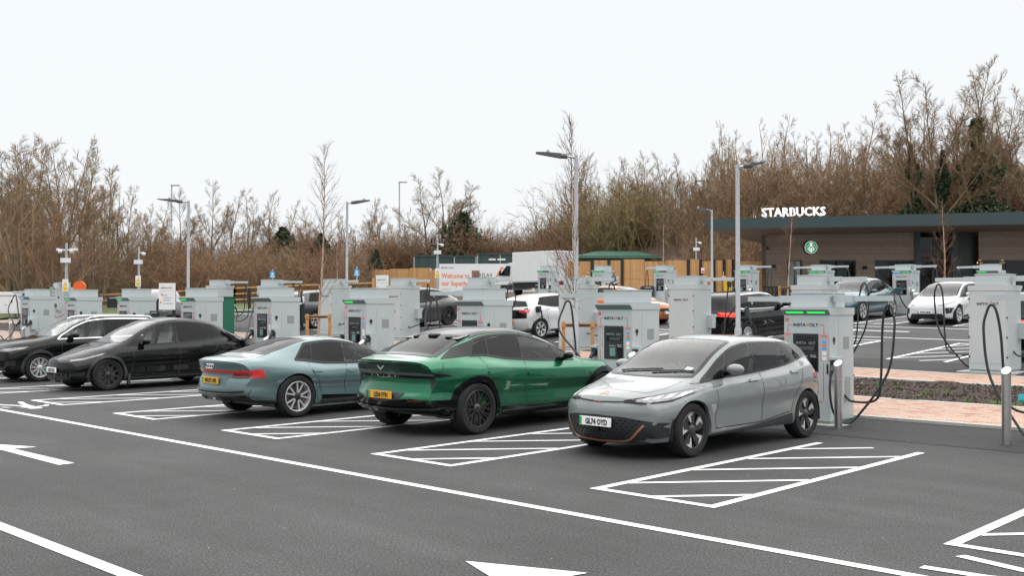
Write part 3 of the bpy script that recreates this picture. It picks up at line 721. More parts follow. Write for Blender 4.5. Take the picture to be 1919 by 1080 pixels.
    def line(s, name, view, pts, w, m, off=.0015, side=1, parent=None, closed=False, n=None):
        P = [Vector((p[0], p[1])) for p in pts]; L_ = sum((b - a).length for a, b in zip(P, P[1:]))
        P = resample(pts, n or max(3, int(L_ / .05) + 2)); vs = []; fs = []; N = len(P)
        for i, p in enumerate(P):
            t = (P[(i + 1) % N if closed else min(i + 1, N - 1)] - P[i - 1 if (closed or i) else 0])
            if t.length < 1e-6: t = Vector((1, 0))
            t.normalize(); nn = Vector((-t.y, t.x)) * (w / 2)
            for sg in (-1, 1):
                q = p + nn * sg; h, nr = s.hit(view, q.x, q.y, side); vs.append(h + nr * off)
        for i in range(N - 1): fs.append((2 * i, 2 * i + 1, 2 * i + 3, 2 * i + 2))
        h, nr = s.hit(view, P[N // 2].x, P[N // 2].y, side)
        i = min(N // 2, N - 2); tn = (vs[2 * i + 1] - vs[2 * i]).cross(vs[2 * i + 2] - vs[2 * i])
        if tn.dot(nr) < 0: fs = [f[::-1] for f in fs]
        return MB().add(vs, fs).build(name, m, parent or s.root, smooth=60)
    def finish_shell(s):
        """cut the window and wheel openings, then link the body"""
        P = s.P; L2 = s.L / 2; keep = []
        arches = [(P['fa'], P['R'] + .045), (P['ra'], P['R'] + .045)]
        for f in s.fs:
            c = Vector((0, 0, 0))
            for i in f: c += s.vs[i]
            c /= len(f); u = c.y + L2; ok = True
            if abs(c.x) > .5:
                for (ax, r) in arches:
                    if (u - ax) ** 2 + (c.z - P['R']) ** 2 < r * r and c.z < P['R'] + r: ok = False
                for H in s.holes_side:
                    if inpoly(u, c.z, H): ok = False
            for H in s.holes_top:
                if c.z > s.c['zb'](u) * .98 and inpoly(c.x, u, H): ok = False
            if ok: keep.append(f)
        b = MB(); b.add(s.vs, keep); s.body = b.build('body', s.paint, s.root, smooth=33)
        bm = bmesh.new(); bm.from_mesh(s.body.data); bmesh.ops.remove_doubles(bm, verts=bm.verts, dist=.0008); bm.to_mesh(s.body.data); bm.free()
        s.body.data.set_sharp_from_angle(angle=R(38))
        zs = s.c['zs'](s.L / 2); W = s.c['wm'](s.L / 2)
        b = MB(); b.box(-W + .26, W - .26, -L2 + .65, L2 - .85, zs - .03, zs + .02); b.build('underbody', M_black, s.root)
        for ax in (P['fa'], P['ra']):        # wheel housings
            for sg in (-1, 1):
                r = P['R'] + .05; n = 16; pts = [(ax - L2 + r * math.cos(math.pi * k / n), P['R'] + r * math.sin(math.pi * k / n)) for k in range(n + 1)]
                pts = [(pts[0][0], zs)] + pts + [(pts[-1][0], zs)]; b = MB(); x0, x1 = sg * (W - .05), sg * (W - .42)
                for p, q in zip(pts, pts[1:]): b.quad((x0, *p), (x1, *p), (x1, *q), (x0, *q))
                b.add([(x1, *p) for p in pts], [tuple(range(len(pts)))]); b.build('wheel_housing', M_black, s.root)
    def arch(s, m, w=.05, off=.006, a0=-18, a1=198, dr=.03, which='fr', zmin=None):
        P = s.P; zs = s.c['zs'](s.L / 2) if zmin is None else zmin
        for nm, ax in (('f', P['fa']), ('r', P['ra'])):
            if nm not in which: continue
            for sg in (-1, 1):
                r0 = P['R'] + dr; r1 = r0 + w; A = []; B = []
                for k in range(31):
                    a = R(a0 + (a1 - a0) * k / 30); A.append((ax + r0 * math.cos(a), max(zs, P['R'] + r0 * math.sin(a)))); B.append((ax + r1 * math.cos(a), max(zs - .0, P['R'] + r1 * math.sin(a))))
                s.panel('wheel_arch', 'side', A, B, m, off, sg, 31, 4, thick=.05)
    def windows(s, b_lift, t_drop, splits, gm, surround=None, s0=None, s1=None, fm=None, frame=.022, pillar=.035):
        """side glass between belt and cantrail; splits = [(s_bottom, s_top), ...] pane borders from front to back; gm = glass per pane"""
        bot = (lambda u: s.c['zb'](u) + b_lift) if not callable(b_lift) else b_lift
        top = (lambda u: s.c['zb'](u) + (s.c['zt'](u) - s.c['zb'](u)) * s.c['fr'](u) - t_drop) if not callable(t_drop) else t_drop
        fm = fm or M_gloss
        for k in range(len(splits) - 1):
            (b0, t0), (b1, t1) = splits[k], splits[k + 1]; n = 14
            A = [(b0 + (b1 - b0) * i / n, bot(b0 + (b1 - b0) * i / n)) for i in range(n + 1)]; B = [(t0 + (t1 - t0) * i / n, max(top(t0 + (t1 - t0) * i / n), bot(t0 + (t1 - t0) * i / n) + .004)) for i in range(n + 1)]
            loop = A + B[::-1]; cx = sum(p[0] for p in loop) / len(loop); cz = sum(p[1] for p in loop) / len(loop)
            def shrink(p, e):
                v = Vector((cx - p[0], cz - p[1])); l = v.length; return (p[0] + v.x / l * e, p[1] + v.y / l * e)
            s.holes_side.append([shrink(p, .012) for p in loop])
            for sg in (-1, 1):
                w = s.panel('side_window', 'side', A, B, gm[k], .003, sg, 15, 8, thick=.004)
                s.line('window_frame', 'side', loop + [loop[0]], frame, fm, .006, sg, w, n=64)
        lo = splits[0]; hi = splits[-1]; n = 30
        if surround:
            ptsB = [(lo[0] - .02 + (hi[0] - lo[0] + .04) * i / n, 0) for i in range(n + 1)]; ptsB = [(u, bot(u) - .018) for u, _ in ptsB]
            ptsT = [(lo[1] + (hi[1] - lo[1]) * i / n, 0) for i in range(n + 1)]; ptsT = [(u, max(top(u), bot(u)) + .022) for u, _ in ptsT]
            for sg in (-1, 1):
                s.line('window_trim', 'side', ptsB + ptsT[::-1] + [ptsB[0]], .02, surround, .008, sg, n=110)
    def screen(s, name, u0, u1, gm, x_in=.03, wid0=None, wid1=None, top=True, frame=.05, hole=True, fm=None):
        """windscreen or sloping rear glass between stations u0 (low) and u1 (high)"""
        n = 12; wf = lambda u: s.c['wr'](u) - x_in
        A = [(-wf(u0) * (1 - 2 * i / n) if not wid0 else -wid0 * (1 - 2 * i / n), u0 + (s.P.get('bow', .10) if u0 < s.L / 2 else -.06) * (2 * i / n - 1) ** 2) for i in range(n + 1)]
        B = [(-wf(u1) * (1 - 2 * i / n) if not wid1 else -wid1 * (1 - 2 * i / n), u1 + (.05 if u0 < s.L / 2 else -.03) * (2 * i / n - 1) ** 2) for i in range(n + 1)]
        loop = A + B[::-1]; cx = 0; cy = (u0 + u1) / 2
        if hole: s.holes_top.append([(p[0] + (cx - p[0]) * .035, p[1] + (cy - p[1]) * .06) for p in loop])
        w = s.panel(name, 'top', A, B, gm, .003, 1, 21, 16, thick=.004)
        s.line('glass_border', 'top', loop + [loop[0]], frame, fm or M_gloss, .0055, 1, w, n=90)
        return w
    def cabin(s, seat=None, u_dash=None, rows=None, zfloor=.38, light=False):
        """dashboard, seats and steering wheel seen through the glass"""
        L2 = s.L / 2; P = s.P; m = seat or M_trim; W = s.c['wm'](s.L / 2)
        ud = u_dash or P['fa'] + .75; zb = s.c['zb'](ud)
        b = MB(); b.box(-W + .14, W - .14, ud - L2 - .25, ud - L2 + .22, .5, zb - .01, .05); b.build('dashboard', M_trim, s.root, smooth=40)
        b = MB(); b.box(-W + .12, W - .12, ud - L2 - .3, P['ra'] - L2 + .5, zfloor - .05, zfloor); b.build('cabin_floor', M_trim, s.root)
        for row, uu in enumerate(rows or (ud + .78, ud + 1.68)):
            for sg in (-1, 1):
                if row == 0 or True:
                    b = MB(); x = sg * W * .42; y = uu - L2; zc = min(zfloor + 1.08, s.c['zt'](uu + .42) - .13); hz = zc - .18
                    b.box(x - .24, x + .24, y - .30, y + .2, zfloor + .12, zfloor + .28, .05)
                    pr = [(y + .10, zfloor + .22), (y + .24, zfloor + .22), (y + .40, hz - .02), (y + .30, hz)]
                    b.prism(pr, 'x', x - .22, x + .22); b.prism([(y + .33, hz + .01), (y + .43, hz + .01), (y + .45, zc), (y + .37, zc)], 'x', x - .12, x + .12)
                    b.build('seat', m, s.root)
        sx = .37 * (1 if P.get('face', -1) < 0 else 1); b = MB()      # right-hand drive: driver on the car's own right
        sx = -W * .42
        c = Vector((sx, ud - L2 + .36, zb - .04)); ring = [c + Vector((.18 * math.cos(a), .05 * math.sin(a), .18 * math.sin(a))) for a in [6.2832 * k / 18 for k in range(19)]]
        b.tube(ring, .014, 6, cap=False); b.tube([c, c + Vector((0, -.25, -.05))], .03, 6); b.build('steering_wheel', M_trim, s.root)
    def mirror(s, u, z=None, m=None, sz=1., foot=M_gloss):
        z = z or s.c['zb'](u) + .06
        for sg in (-1, 1):
            p, n = s.hit('side', u, z - .03, sg); b = MB(); cx = p.x + sg * .15 * sz; prof = []
            for k in range(9):
                a = math.pi * k / 8; prof.append((math.sin(a) * .072 * sz, -math.cos(a) * .125 * sz))
            bb = MB(); bb.lathe([(max(r, .001), h) for r, h in prof], 14, 'x', (0, 0, 0)); vs = [(cx + v[0], p.y + v[1] * 1.15 + (.05 * (v[0]) * sg), z + .035 + v[2]) for v in bb.v]; b.add(vs, bb.f)
            o = b.build('door_mirror', m or s.paint, s.root, smooth=60)
            MB().tube([(p.x - sg * .02, p.y, z - .03), (cx - sg * .04, p.y, z + .0)], [.03, .035], 8).build('mirror_foot', foot, o)
            MB().lathe([(0.001, 0), (.06 * sz, 0)], 12, 'z').build
    def handle(s, u, z, m=None, l=.2):
        for sg in (-1, 1): s.panel('door_handle', 'side', [(u - l / 2, z - .014), (u + l / 2, z - .01)], [(u - l / 2 + .01, z + .014), (u + l / 2, z + .02)], m or s.paint, .022, sg, 6, 3, thick=.03)
    def seams(s, lines, w=.012):
        for pts in lines:
            for sg in (-1, 1): s.line('panel_gap', 'side', pts, w, M_black, .0012, sg)
    def plate(s, where, z, txt, yellow=False, tilt=0., x=0., green=True, w=.52, out=.02):
        p, n = s.hit(where, x, z); sg = -1 if where == 'front' else 1
        t = bpy.data.objects.new('number_plate', None)
        b = MB(); b.box(-w / 2, w / 2, -.006, .006, -.056, .056, .003)
        o = b.build('number_plate', mat('yellow_plate', (.72, .36, .02), .45) if yellow else M_white, s.root)
        o.location = (x, p.y + sg * (out), z); o.rotation_euler = (R(tilt) * 1, 0, 0 if where == 'front' else math.pi)
        if green: MB().box(-w / 2 + .004, -w / 2 + .042, -.0075, -.006, -.05, .05).build('green_flash', mat('plate_green', (.02, .32, .08), .5), o)
        if not txt.strip(): return o
        me, tw = text_mesh(txt, .094, M_ink, bold=.0035, squeeze=.80, space=1.02); oo = bpy.data.objects.new('registration', me); COL.objects.link(oo); oo.parent = o
        oo.location = (.022 - tw / 2, -.008, -.034); oo.rotation_euler = (R(90), 0, 0)
        return o
    def wheels(s, style, m_face, m_in=None, steer=0.):
        P = s.P; W = s.c['wm'](s.L / 2)
        key = (style, round(P['R'], 3), m_face.name)
        for ax, fr in ((P['fa'], 1), (P['ra'], 0)):
            for sg in (-1, 1):
                w = wheel(style, P['R'], P.get('tw', .235), m_face, m_in or M_black, P.get('rim', .70), P.get('caliper'))
                w.parent = s.root; wx = s.c['wm'](ax) - P.get('inset', .03) - P.get('tw', .235) / 2
                w.location = (sg * wx, ax - s.L / 2, P['R']); w.rotation_euler = (rnd.uniform(0, 1.2), 0, 0) if sg > 0 else (rnd.uniform(0, 1.2), 0, math.pi)
    def place(s, x, y, rz=0., z=None):
        s.root.location = (x, y, terr(x, y) if z is None else z); s.root.rotation_euler = (0, 0, rz)
        # follow the slope of the tarmac along the car
        f = Vector((-math.sin(rz) * -1, -math.cos(rz))); a = 1.4
        za, zb_ = terr(x + math.sin(rz) * a, y - math.cos(rz) * a), terr(x - math.sin(rz) * a, y + math.cos(rz) * a)
        if z is None:
            s.root.rotation_euler = (math.atan2(zb_ - za, 2 * a), 0, rz); s.root.location.z = (za + zb_) / 2 + .0
WHEELS = {}
def wheel(style, Rr, tw, m_face, m_in, rimf, caliper):
    """wheel with its outer face to +x: tyre > sidewall, rim > spokes"""
    key = (style, round(Rr, 3), round(tw, 3), m_face.name)
    if key in WHEELS: return copy_tree(WHEELS[key])
    t = empty('wheel'); ri = Rr * rimf; h = tw / 2
    b = MB(); b.lathe([(ri, -h + .01), (ri + .02, -h), (Rr - .03, -h + .002), (Rr - .008, -h + .025), (Rr, -h + .05), (Rr, h - .05), (Rr - .008, h - .025), (Rr - .03, h - .002), (ri + .02, h), (ri, h - .01), (ri - .012, h - .03)], 48, 'x')
    for g in (-.35, 0, .35): pass
    b.build('tyre', M_tyre, t, smooth=40)
    b = MB(); b.lathe([(ri - .004, h - .012), (ri - .010, h - .006), (ri - .022, h - .010), (ri - .03, h - .05), (ri - .04, -h + .02)], 48, 'x'); rim = b.build('rim', m_face if style not in ('born',) else m_in, t, smooth=40)
    b = MB(); b.lathe([(.02, 0), (ri - .05, 0)], 32, 'x', (h - .115, 0, 0)); b.build('brake_disc', mat('brake_disc', (.25, .24, .23), .4, metal=.8), t)
    b = MB(); b.lathe([(.001, -.02), (ri - .035, -.02)], 32, 'x', (h - .14, 0, 0)); b.build('wheel_back', M_black, t)
    def bar(b, a0, a1, r0, r1, w0, w1, x0, x1, dep=.03):
        """spoke from (a0,r0) to (a1,r1)"""
        P0 = Vector((x0, r0 * math.cos(a0), r0 * math.sin(a0))); P1 = Vector((x1, r1 * math.cos(a1), r1 * math.sin(a1)))
        d = (P1 - P0); d.x = 0; d.normalize(); n = Vector((0, -d.z, d.y)); D = Vector((-dep, 0, 0))
        q = [P0 - n * w0, P1 - n * w1, P1 + n * w1, P0 + n * w0]; q += [p + D for p in q]
        b.add(q, [(0, 1, 2, 3), (4, 5, 1, 0), (5, 6, 2, 1), (6, 7, 3, 2), (7, 4, 0, 3)])
    xr = h - .018; hub = .075
    sp = MB(); acc = MB(); two = math.pi * 2
    if style == 'multi':        # fine twin multi-spoke
        for k in range(10):
            a = two * k / 10
            for e in (-.10, .10): bar(sp, a + e * .6, a + e, .05, ri - .012, .011, .009, xr - .012, xr)
    elif style == 'turbine':    # ten wide dark blades
        for k in range(10): a = two * k / 10; bar(sp, a, a + .05, .06, ri - .012, .014, .028, xr - .012, xr)
    elif style == 'five_twin':  # five forked spokes
        for k in range(5):
            a = two * k / 5
            for e in (-1, 1): bar(sp, a + e * .06, a + e * .27, .05, ri - .012, .013, .0115, xr - .014, xr)
            bar(acc, a, a, .08, ri - .06, .012, .02, xr - .03, xr - .02)
    elif style == 'y':          # ten slim V spokes
        for k in range(5):
            a = two * k / 5; bar(sp, a, a, .05, ri * .52, .018, .014, xr - .02, xr - .012)
            for e in (-1, 1): bar(sp, a, a + e * .24, ri * .46, ri - .012, .012, .011, xr - .012, xr); bar(sp, a + .628, a + .628 + e * .1, .05, ri - .012, .009, .010, xr - .03, xr - .01)
    elif style == 'born':       # five broad black blades with bright tips
        for k in range(5):
            a = two * k / 5; bar(acc, a, a + .16, .05, ri - .03, .035, .062, xr - .012, xr - .004, .03)
            bar(sp, a + .42, a + .52, ri * .42, ri - .008, .007, .034, xr - .006, xr, .02); bar(sp, a + .14, a + .22, ri - .035, ri - .008, .05, .07, xr - .002, xr + .001, .01)
    else:
        for k in range(6):
            a = two * k / 6; bar(sp, a, a + .08, .05, ri - .012, .024, .034, xr - .012, xr)
            bar(acc, a + .45, a + .52, .06, ri - .012, .012, .016, xr - .03, xr - .015)
    sp.build('spokes', m_face, rim, smooth=30)
    if acc.f: acc.build('spoke_inserts', m_in, rim, smooth=30)
    b = MB(); b.lathe([(.001, xr + .004), (.03, xr + .004), (hub * .8, xr - .006), (hub, xr - .03)], 20, 'x'); b.build('hub_cap', m_in if style != 'multi' else m_face, rim, smooth=40)
    if caliper:
        b = MB(); n = 6
        for k in range(n): a0 = .2 + .9 * k / n; a1 = .2 + .9 * (k + 1) / n; bar(b, a0, a1, ri - .09, ri - .09, .045, .045, h - .085, h - .085, .05)
        b.build('brake_caliper', caliper, t)
    t2 = copy_tree(t); WHEELS[key] = t2
    for o in [t2] + list(t2.children_recursive): COL.objects.unlink(o)
    return t
def copy_tree(o, parent=None):
    c = o.copy(); COL.objects.link(c); c.parent = parent
    for ch in list(o.children): copy_tree(ch, c)
    return c
M_gl = glass('clear_car_glass', (.84, .90, .87), .6); M_gd = glass('privacy_glass', (.07, .08, .085), .55, 1.42); M_gm = glass('tinted_glass', (.45, .50, .49), .6); M_gw = glass('windscreen_glass', (.80, .87, .84), 1., 1.62)
M_lamp = mat('lamp_clear', (.20, .21, .225), .12, metal=.25, coat=.6, var=.5, scale=18); M_tail = mat('tail_lamp_red', (.55, .012, .012), .15, coat=1.); M_taild = mat('tail_lamp_dark', (.10, .006, .008), .12, coat=1.)
M_tailon = mat('tail_lamp_lit', (.7, .03, .02), .2, emit=(1, .05, .03), es=.35)
M_chrome = mat('chrome', (.85, .85, .86), .12, metal=1.); M_clad = mat('grey_cladding', (.035, .037, .04), .6)
M_alloy = mat('machined_alloy', (.60, .60, .61), .35, metal=.35); M_dalloy = mat('black_alloy', (.022, .023, .025), .35, coat=.3)
M_copper = mat('copper_trim', (.60, .27, .17), .35, metal=.7)
def mir(pts): return [(2 * 0 - p[0], p[1]) for p in pts]
# ------------------------------------------------------------------ pale grey hatchback with copper trim (nearest)
def mirror_pts(P): return [(-x, z) for x, z in P]
def born():
    P = dict(L=4.324, R=.345, fa=.85, ra=3.617, tw=.225, rim=.70, cf=.42, cr=.22, waist=.03, paint=paint('grey_car_paint', (.20, .218, .222), .1, .4),
             zt=[(0, .765), (.1, .81), (.45, .885), (.9, .955), (1.15, 1.045), (1.7, 1.335), (2.05, 1.45), (2.45, 1.495), (3.1, 1.48), (3.7, 1.41), (4.0, 1.355), (4.16, 1.16), (4.25, 1.04), (4.324, .98)],
             zb=[(0, .695), (.3, .775), (.85, .865), (1.25, .915), (2.2, .97), (3.1, 1.04), (3.6, 1.12), (4.0, 1.14), (4.2, 1.0), (4.324, .90)],
             wm=[(0, .74), (.12, .80), (.45, .88), (.9, .90), (2.2, .885), (3.3, .902), (3.9, .87), (4.2, .80), (4.324, .74)],
             wb=[(0, .64), (.2, .72), (.6, .785), (1, .805), (2, .82), (3.3, .80), (3.9, .73), (4.324, .66)],
             wr=[(0, .52), (.5, .62), (1.0, .70), (1.3, .68), (2.05, .595), (2.5, .575), (3.3, .56), (3.9, .52), (4.324, .5)],
             fr=[(0, .6), (1, .7), (1.6, .86), (2.1, .9), (3.7, .9), (4.1, .8), (4.324, .7)], zs=[(0, .21), (.5, .22), (1.2, .235), (3.2, .24), (3.9, .25), (4.324, .34)],
             df=[(.15, .12), (.28, .03), (.42, 0), (.58, .0), (.70, .04), (.80, .10)], dr=[(.2, .16), (.4, .03), (.6, 0), (.85, .03), (1.1, .1)])
    c = Car('parked_car', P, 'pale grey hatchback with copper front trim and white plate, nearest car', 'car', 'cars parked in the front row')
    c.windows(.03, .05, [(1.10, 1.16), (1.52, 1.78), (2.42, 2.36), (3.28, 3.10), (3.62, 3.40)], [M_gm, M_gl, M_gl, M_gl])
    c.screen('windscreen', .99, 2.02, M_gw, .035); c.screen('rear_window', 4.02, 4.17, M_gd, .08, hole=False)
    c.finish_shell(); c.arch(c.paint, .028, .006, dr=.03)
    c.cabin(rows=(2.25, 3.05)); c.mirror(1.66, 1.04); c.wheels('born', M_alloy, M_dalloy)
    for sg in (-1, 1):
        hs = c.panel('headlight_surround', 'front', [(.36, 0.700), (.60, 0.685), (.78, 0.710), (.862, 0.820)], [(.36, 0.735), (.58, 0.780), (.76, 0.840), (.866, 0.897)], M_gloss, .003, sg, 14, 6)
        hl = c.panel('headlight', 'front', [(.50, 0.717), (.64, 0.707), (.775, 0.735), (.845, 0.820)], [(.50, 0.740), (.62, 0.780), (.76, 0.830), (.852, 0.880)], M_lamp, .007, sg, 14, 6)
        for k in range(4): c.panel('lamp_element', 'front', [(.56 + .07 * k, 0.730 + .008 * k), (.60 + .07 * k, 0.735 + .012 * k)], [(.575 + .07 * k, 0.755 + .02 * k), (.615 + .07 * k, 0.765 + .022 * k)], M_white, .010, sg, 3, 3, hl)
        c.panel('tail_lamp', 'side', [(3.86, .85), (3.98, .84), (4.08, .84)], [(3.78, .93), (3.96, .97), (4.07, .96)], M_tail, .008, sg, 8, 4)
        c.panel('sill', 'side', [(1.24, .24), (2.2, .25), (3.2, .25)], [(1.26, .27), (2.2, .30), (3.16, .40)], M_clad, .012, sg, 30, 4)
        c.panel('pillar_panel', 'side', [(3.60, 1.15), (3.98, 1.20)], [(3.42, 1.355), (3.86, 1.345)], mat('pillar_weave', (.09, .095, .10), .5, var=.5, scale=40), .004, sg, 8, 6)
        c.panel('spoiler_fin', 'side', [(3.96, 1.24), (4.10, 1.22)], [(3.86, 1.37), (4.02, 1.36)], M_gloss, .004, sg, 5, 4)
        v = c.panel('side_intake', 'front', [(.64, .275), (.74, .27), (.80, .30)], [(.58, .40), (.73, .43), (.85, .37)], M_black, .006, sg, 8, 5)
        for k in range(4): c.line('intake_fin', 'front', [(.62 + .015 * (k % 2), .29 + .03 * k), (.80, .30 + .028 * k)], .010, M_dalloy, .016, sg, v)
    c.line('bonnet_lip_gap', 'front', [(-.46, .725), (-.3, .71), (0, .70), (.3, .71), (.46, .725)], .018, M_gloss, .004)
    g = c.panel('lower_grille', 'front', [(-.60, .25), (-.3, .225), (0, .22), (.3, .225), (.60, .25)], [(-.80, .46), (-.4, .53), (0, .545), (.4, .53), (.80, .46)], M_black, .006, 1, 30, 8)
    rr = random.Random(2)
    b = MB()
    for j in range(7):
        for i in range(16):
            x = -.56 + i * .075 + (.037 if j % 2 else 0); z = .27 + j * .036
            if abs(x) > .40 + (z - .25) * .75: continue
            p, n = c.hit('front', x, z); b.add([p + n * .008 + Vector((-.022, 0, -.006)), p + n * .008 + Vector((.012, 0, -.010)), p + n * .03 + Vector((.022, 0, .006)), p + n * .02 + Vector((-.012, 0, .010))], [(0, 1, 2, 3)])
    b.build('grille_mesh', M_dalloy, g)
    c.line('copper_lip', 'front', [(-.60, .50), (-.55, .42), (-.46, .27), (-.38, .24), (0, .225), (.38, .24), (.46, .27), (.55, .37), (.61, .44)], .024, M_copper, .018)
    c.panel('splitter', 'front', [(-.70, .19), (0, .17), (.70, .19)], [(-.66, .215), (0, .20), (.66, .215)], M_black, .01, 1, 20, 3)
    c.plate('front', .455, 'GL74 OYD', tilt=-3, out=.03)
    MB().box(-.05, .05, c.hit('front', 0, .36)[0].y - .035, c.hit('front', 0, .36)[0].y + .02, .335, .395, .006).build('radar_sensor', M_gloss, c.root)
    # copper badge on the bonnet and lettering under its edge
    b = MB()
    def bd(P_): vs = [c.hit('top', x, y)[0] + Vector((0, 0, .004)) for x, y in P_]; b.add(vs, [tuple(range(len(vs)))])
    bd([(-.075, .13), (-.02, .165), (-.045, .15), (-.012, .20), (-.03, .20)][:3]); bd([(-.085, .115), (-.03, .15), (-.012, .215), (-.022, .215), (-.045, .165)]); bd([(.085, .115), (.03, .15), (.012, .215), (.022, .215), (.045, .165)]); bd([(-.05, .14), (.05, .14), (.012, .18), (-.012, .18)]); bd([(-.022, .215), (.022, .215), (.01, .235), (-.01, .235)])
    b.build('bonnet_badge', M_copper, c.root)
    p, n = c.hit('front', 0, .70); letters('badge_lettering', 'C U P R A', .032, M_copper, c.root, 0, p.y - .012, .69, 'c', bold=.001)
    c.line('bonnet_gap', 'top', [(-.62, .95), (-.60, .6), (-.50, .36), (-.3, .30), (0, .285), (.3, .30), (.50, .36), (.60, .6), (.62, .95)], .008, M_black, .0012)
    c.seams([[(1.30, .96), (1.36, .7), (1.32, .45), (1.34, .30)], [(2.42, 1.0), (2.44, .7), (2.42, .33)], [(3.50, 1.09), (3.42, .85), (3.24, .62), (3.15, .42)], [(1.34, .33), (2.4, .33), (3.1, .42)], [(.95, .91), (1.3, .93)]])
    c.handle(2.22, .90); c.handle(3.25, .97)
    for sg in (-1, 1): pass
    # wipers, sticker
    b = MB()
    for x0, x1, y0, y1 in ((-.5, .15, 1.10, 1.17), (.02, .62, 1.09, 1.20)):
        pts = [c.hit('top', x0 + (x1 - x0) * k / 8, y0 + (y1 - y0) * k / 8)[0] + Vector((0, 0, .02)) for k in range(9)]; b.tube(pts, .011, 5)
    b.build('wiper', M_black, c.root)
    b = MB(); q = [c.hit('top', x, y)[0] + Vector((0, 0, .007)) for x, y in ((.46, 1.20), (.56, 1.20), (.56, 1.28), (.46, 1.28))]; b.add(q, [(0, 1, 2, 3)]); b.build('windscreen_sticker', M_white, c.root)
    return c
c1 = born(); c1.place(-8.03, 12.24, R(-2.2))

# ------------------------------------------------------------------ green coupe-SUV, tail to the camera
def eletre():
    P = dict(L=5.10, R=.385, fa=1.06, ra=4.08, tw=.285, rim=.74, cf=.40, cr=.34, waist=.05, inset=.0, paint=paint('green_car_paint', (.008, .135, .062), .72, .30), caliper=mat('green_caliper', (.05, .42, .10), .4),
             zt=[(0, .74), (.15, .83), (.6, .95), (1.3, 1.04), (1.6, 1.12), (2.2, 1.39), (2.6, 1.51), (3.0, 1.565), (3.45, 1.555), (3.9, 1.475), (4.3, 1.345), (4.7, 1.20), (4.9, 1.15), (5.02, 1.135), (5.10, 1.115)],
             zb=[(0, .66), (.4, .83), (.95, .97), (1.5, .98), (2.4, 1.00), (3.3, 1.06), (3.9, 1.13), (4.4, 1.13), (4.8, 1.09), (5.10, 1.03)],
             wm=[(0, .80), (.2, .90), (.6, 1.0), (1.0, 1.03), (2.0, .99), (3.0, .99), (3.9, 1.035), (4.5, 1.0), (4.9, .92), (5.10, .86)],
             wb=[(0, .70), (.3, .80), (.9, .90), (1.6, .90), (2.6, .90), (3.4, .89), (3.9, .87), (4.4, .86), (4.8, .84), (5.10, .80)],
             wr=[(0, .6), (.8, .72), (1.5, .74), (2.2, .66), (2.7, .63), (3.4, .61), (3.9, .60), (4.4, .62), (4.9, .66), (5.10, .66)],
             fr=[(0, .6), (1.5, .7), (2.2, .88), (2.7, .9), (3.8, .88), (4.4, .8), (5.1, .7)], zs=[(0, .26), (.6, .25), (1.5, .25), (3.5, .25), (4.5, .28), (5.10, .36)],
             df=[(.2, .12), (.4, .02), (.55, 0), (.7, .05), (.9, .2)], dr=[(.3, .15), (.42, .05), (.56, .0), (.64, .04), (.80, .08), (.90, .06), (1.0, .01), (1.1, .0)])
    c = Car('parked_car', P, 'metallic green coupe SUV with yellow plate, tail to the camera', 'car', 'cars parked in the front row')
    blk = M_gloss
    c.windows(.03, .055, [(1.72, 1.80), (2.05, 2.22), (2.98, 2.92), (3.72, 3.62), (4.10, 3.86)], [M_gm, M_gl, M_gd, M_gd], frame=.03)
    c.screen('windscreen', 1.50, 2.5, M_gw, .03); rw = c.screen('rear_window', 4.72, 3.92, M_gd, .0, wid0=.66, wid1=.52, hole=True, frame=.09)
    c.finish_shell(); c.cabin(M_trim, 1.75, (2.45, 3.4)); c.arch(M_gloss, .085, .014, dr=.02); c.wheels('y', M_dalloy, M_dalloy)
    # black roof and split spoilers
    n = 10; us = [2.5 + (3.9 - 2.5) * i / n for i in range(n + 1)]
    c.panel('roof_panel', 'top', [(-c.c['wr'](u) - .036, u) for u in us], [(c.c['wr'](u) + .036, u) for u in us], M_gloss, .006, 1, 16, 24)
    for sg in (-1, 1):
        c.line('cantrail', 'side', [(1.62, 1.10), (2.2, c.c['zb'](2.2) + (c.c['zt'](2.2) - c.c['zb'](2.2)) * .86), (2.7, 1.475), (3.3, 1.485), (3.8, 1.41), (4.25, 1.255)], .11, M_gloss, .007, sg)
        c.panel('quarter_panel', 'side', [(4.06, 1.16), (4.62, 1.13)], [(3.84, 1.40), (4.30, 1.28)], M_gloss, .005, sg, 8, 6)
        b = MB(); z0 = c.c['zt'](3.95) - .01; y0 = 3.88 - c.L / 2
        x0, x1 = sorted((sg * .17, sg * .60)); b.prism([(y0 - .05, z0 - .02), (y0 + .21, z0 - .062), (y0 + .22, z0 - .048), (y0 - .02, z0 + .006)], 'x', x0, x1); sp = b.build('roof_spoiler', M_gloss, c.root)
        MB().prism([(y0 + .02, z0 - .10), (y0 + .2, z0 - .12), (y0 + .22, z0 - .02), (y0, z0 - .01)], 'x', sg * .36 - .04, sg * .36 + .04).build('spoiler_stay', M_gloss, sp)
    b = MB(); y0 = 3.95 - c.L / 2; z0 = c.c['zt'](3.95); b.box(-.09, .09, y0 - .02, y0 + .14, z0 - .07, z0 + .012, .02); b.build('sensor_pod', M_gloss, c.root)
    # tail: ducktail lip, light bar, vent slots, plate recess, black bumper
    c.panel('tail_lip', 'rear', [(-.72, 1.045), (-.4, 1.058), (0, 1.062), (.4, 1.058), (.72, 1.045)], [(-.70, 1.062), (-.4, 1.074), (0, 1.078), (.4, 1.074), (.70, 1.062)], M_gloss, .045, 1, 26, 3, thick=.05)
    c.panel('tail_recess', 'rear', [(-.80, .95), (-.4, .96), (0, .962), (.4, .96), (.80, .95)], [(-.74, 1.025), (-.4, 1.045), (0, 1.05), (.4, 1.045), (.74, 1.025)], mat('dark_green_panel', (.003, .028, .016), .4), .004, 1, 30, 4)
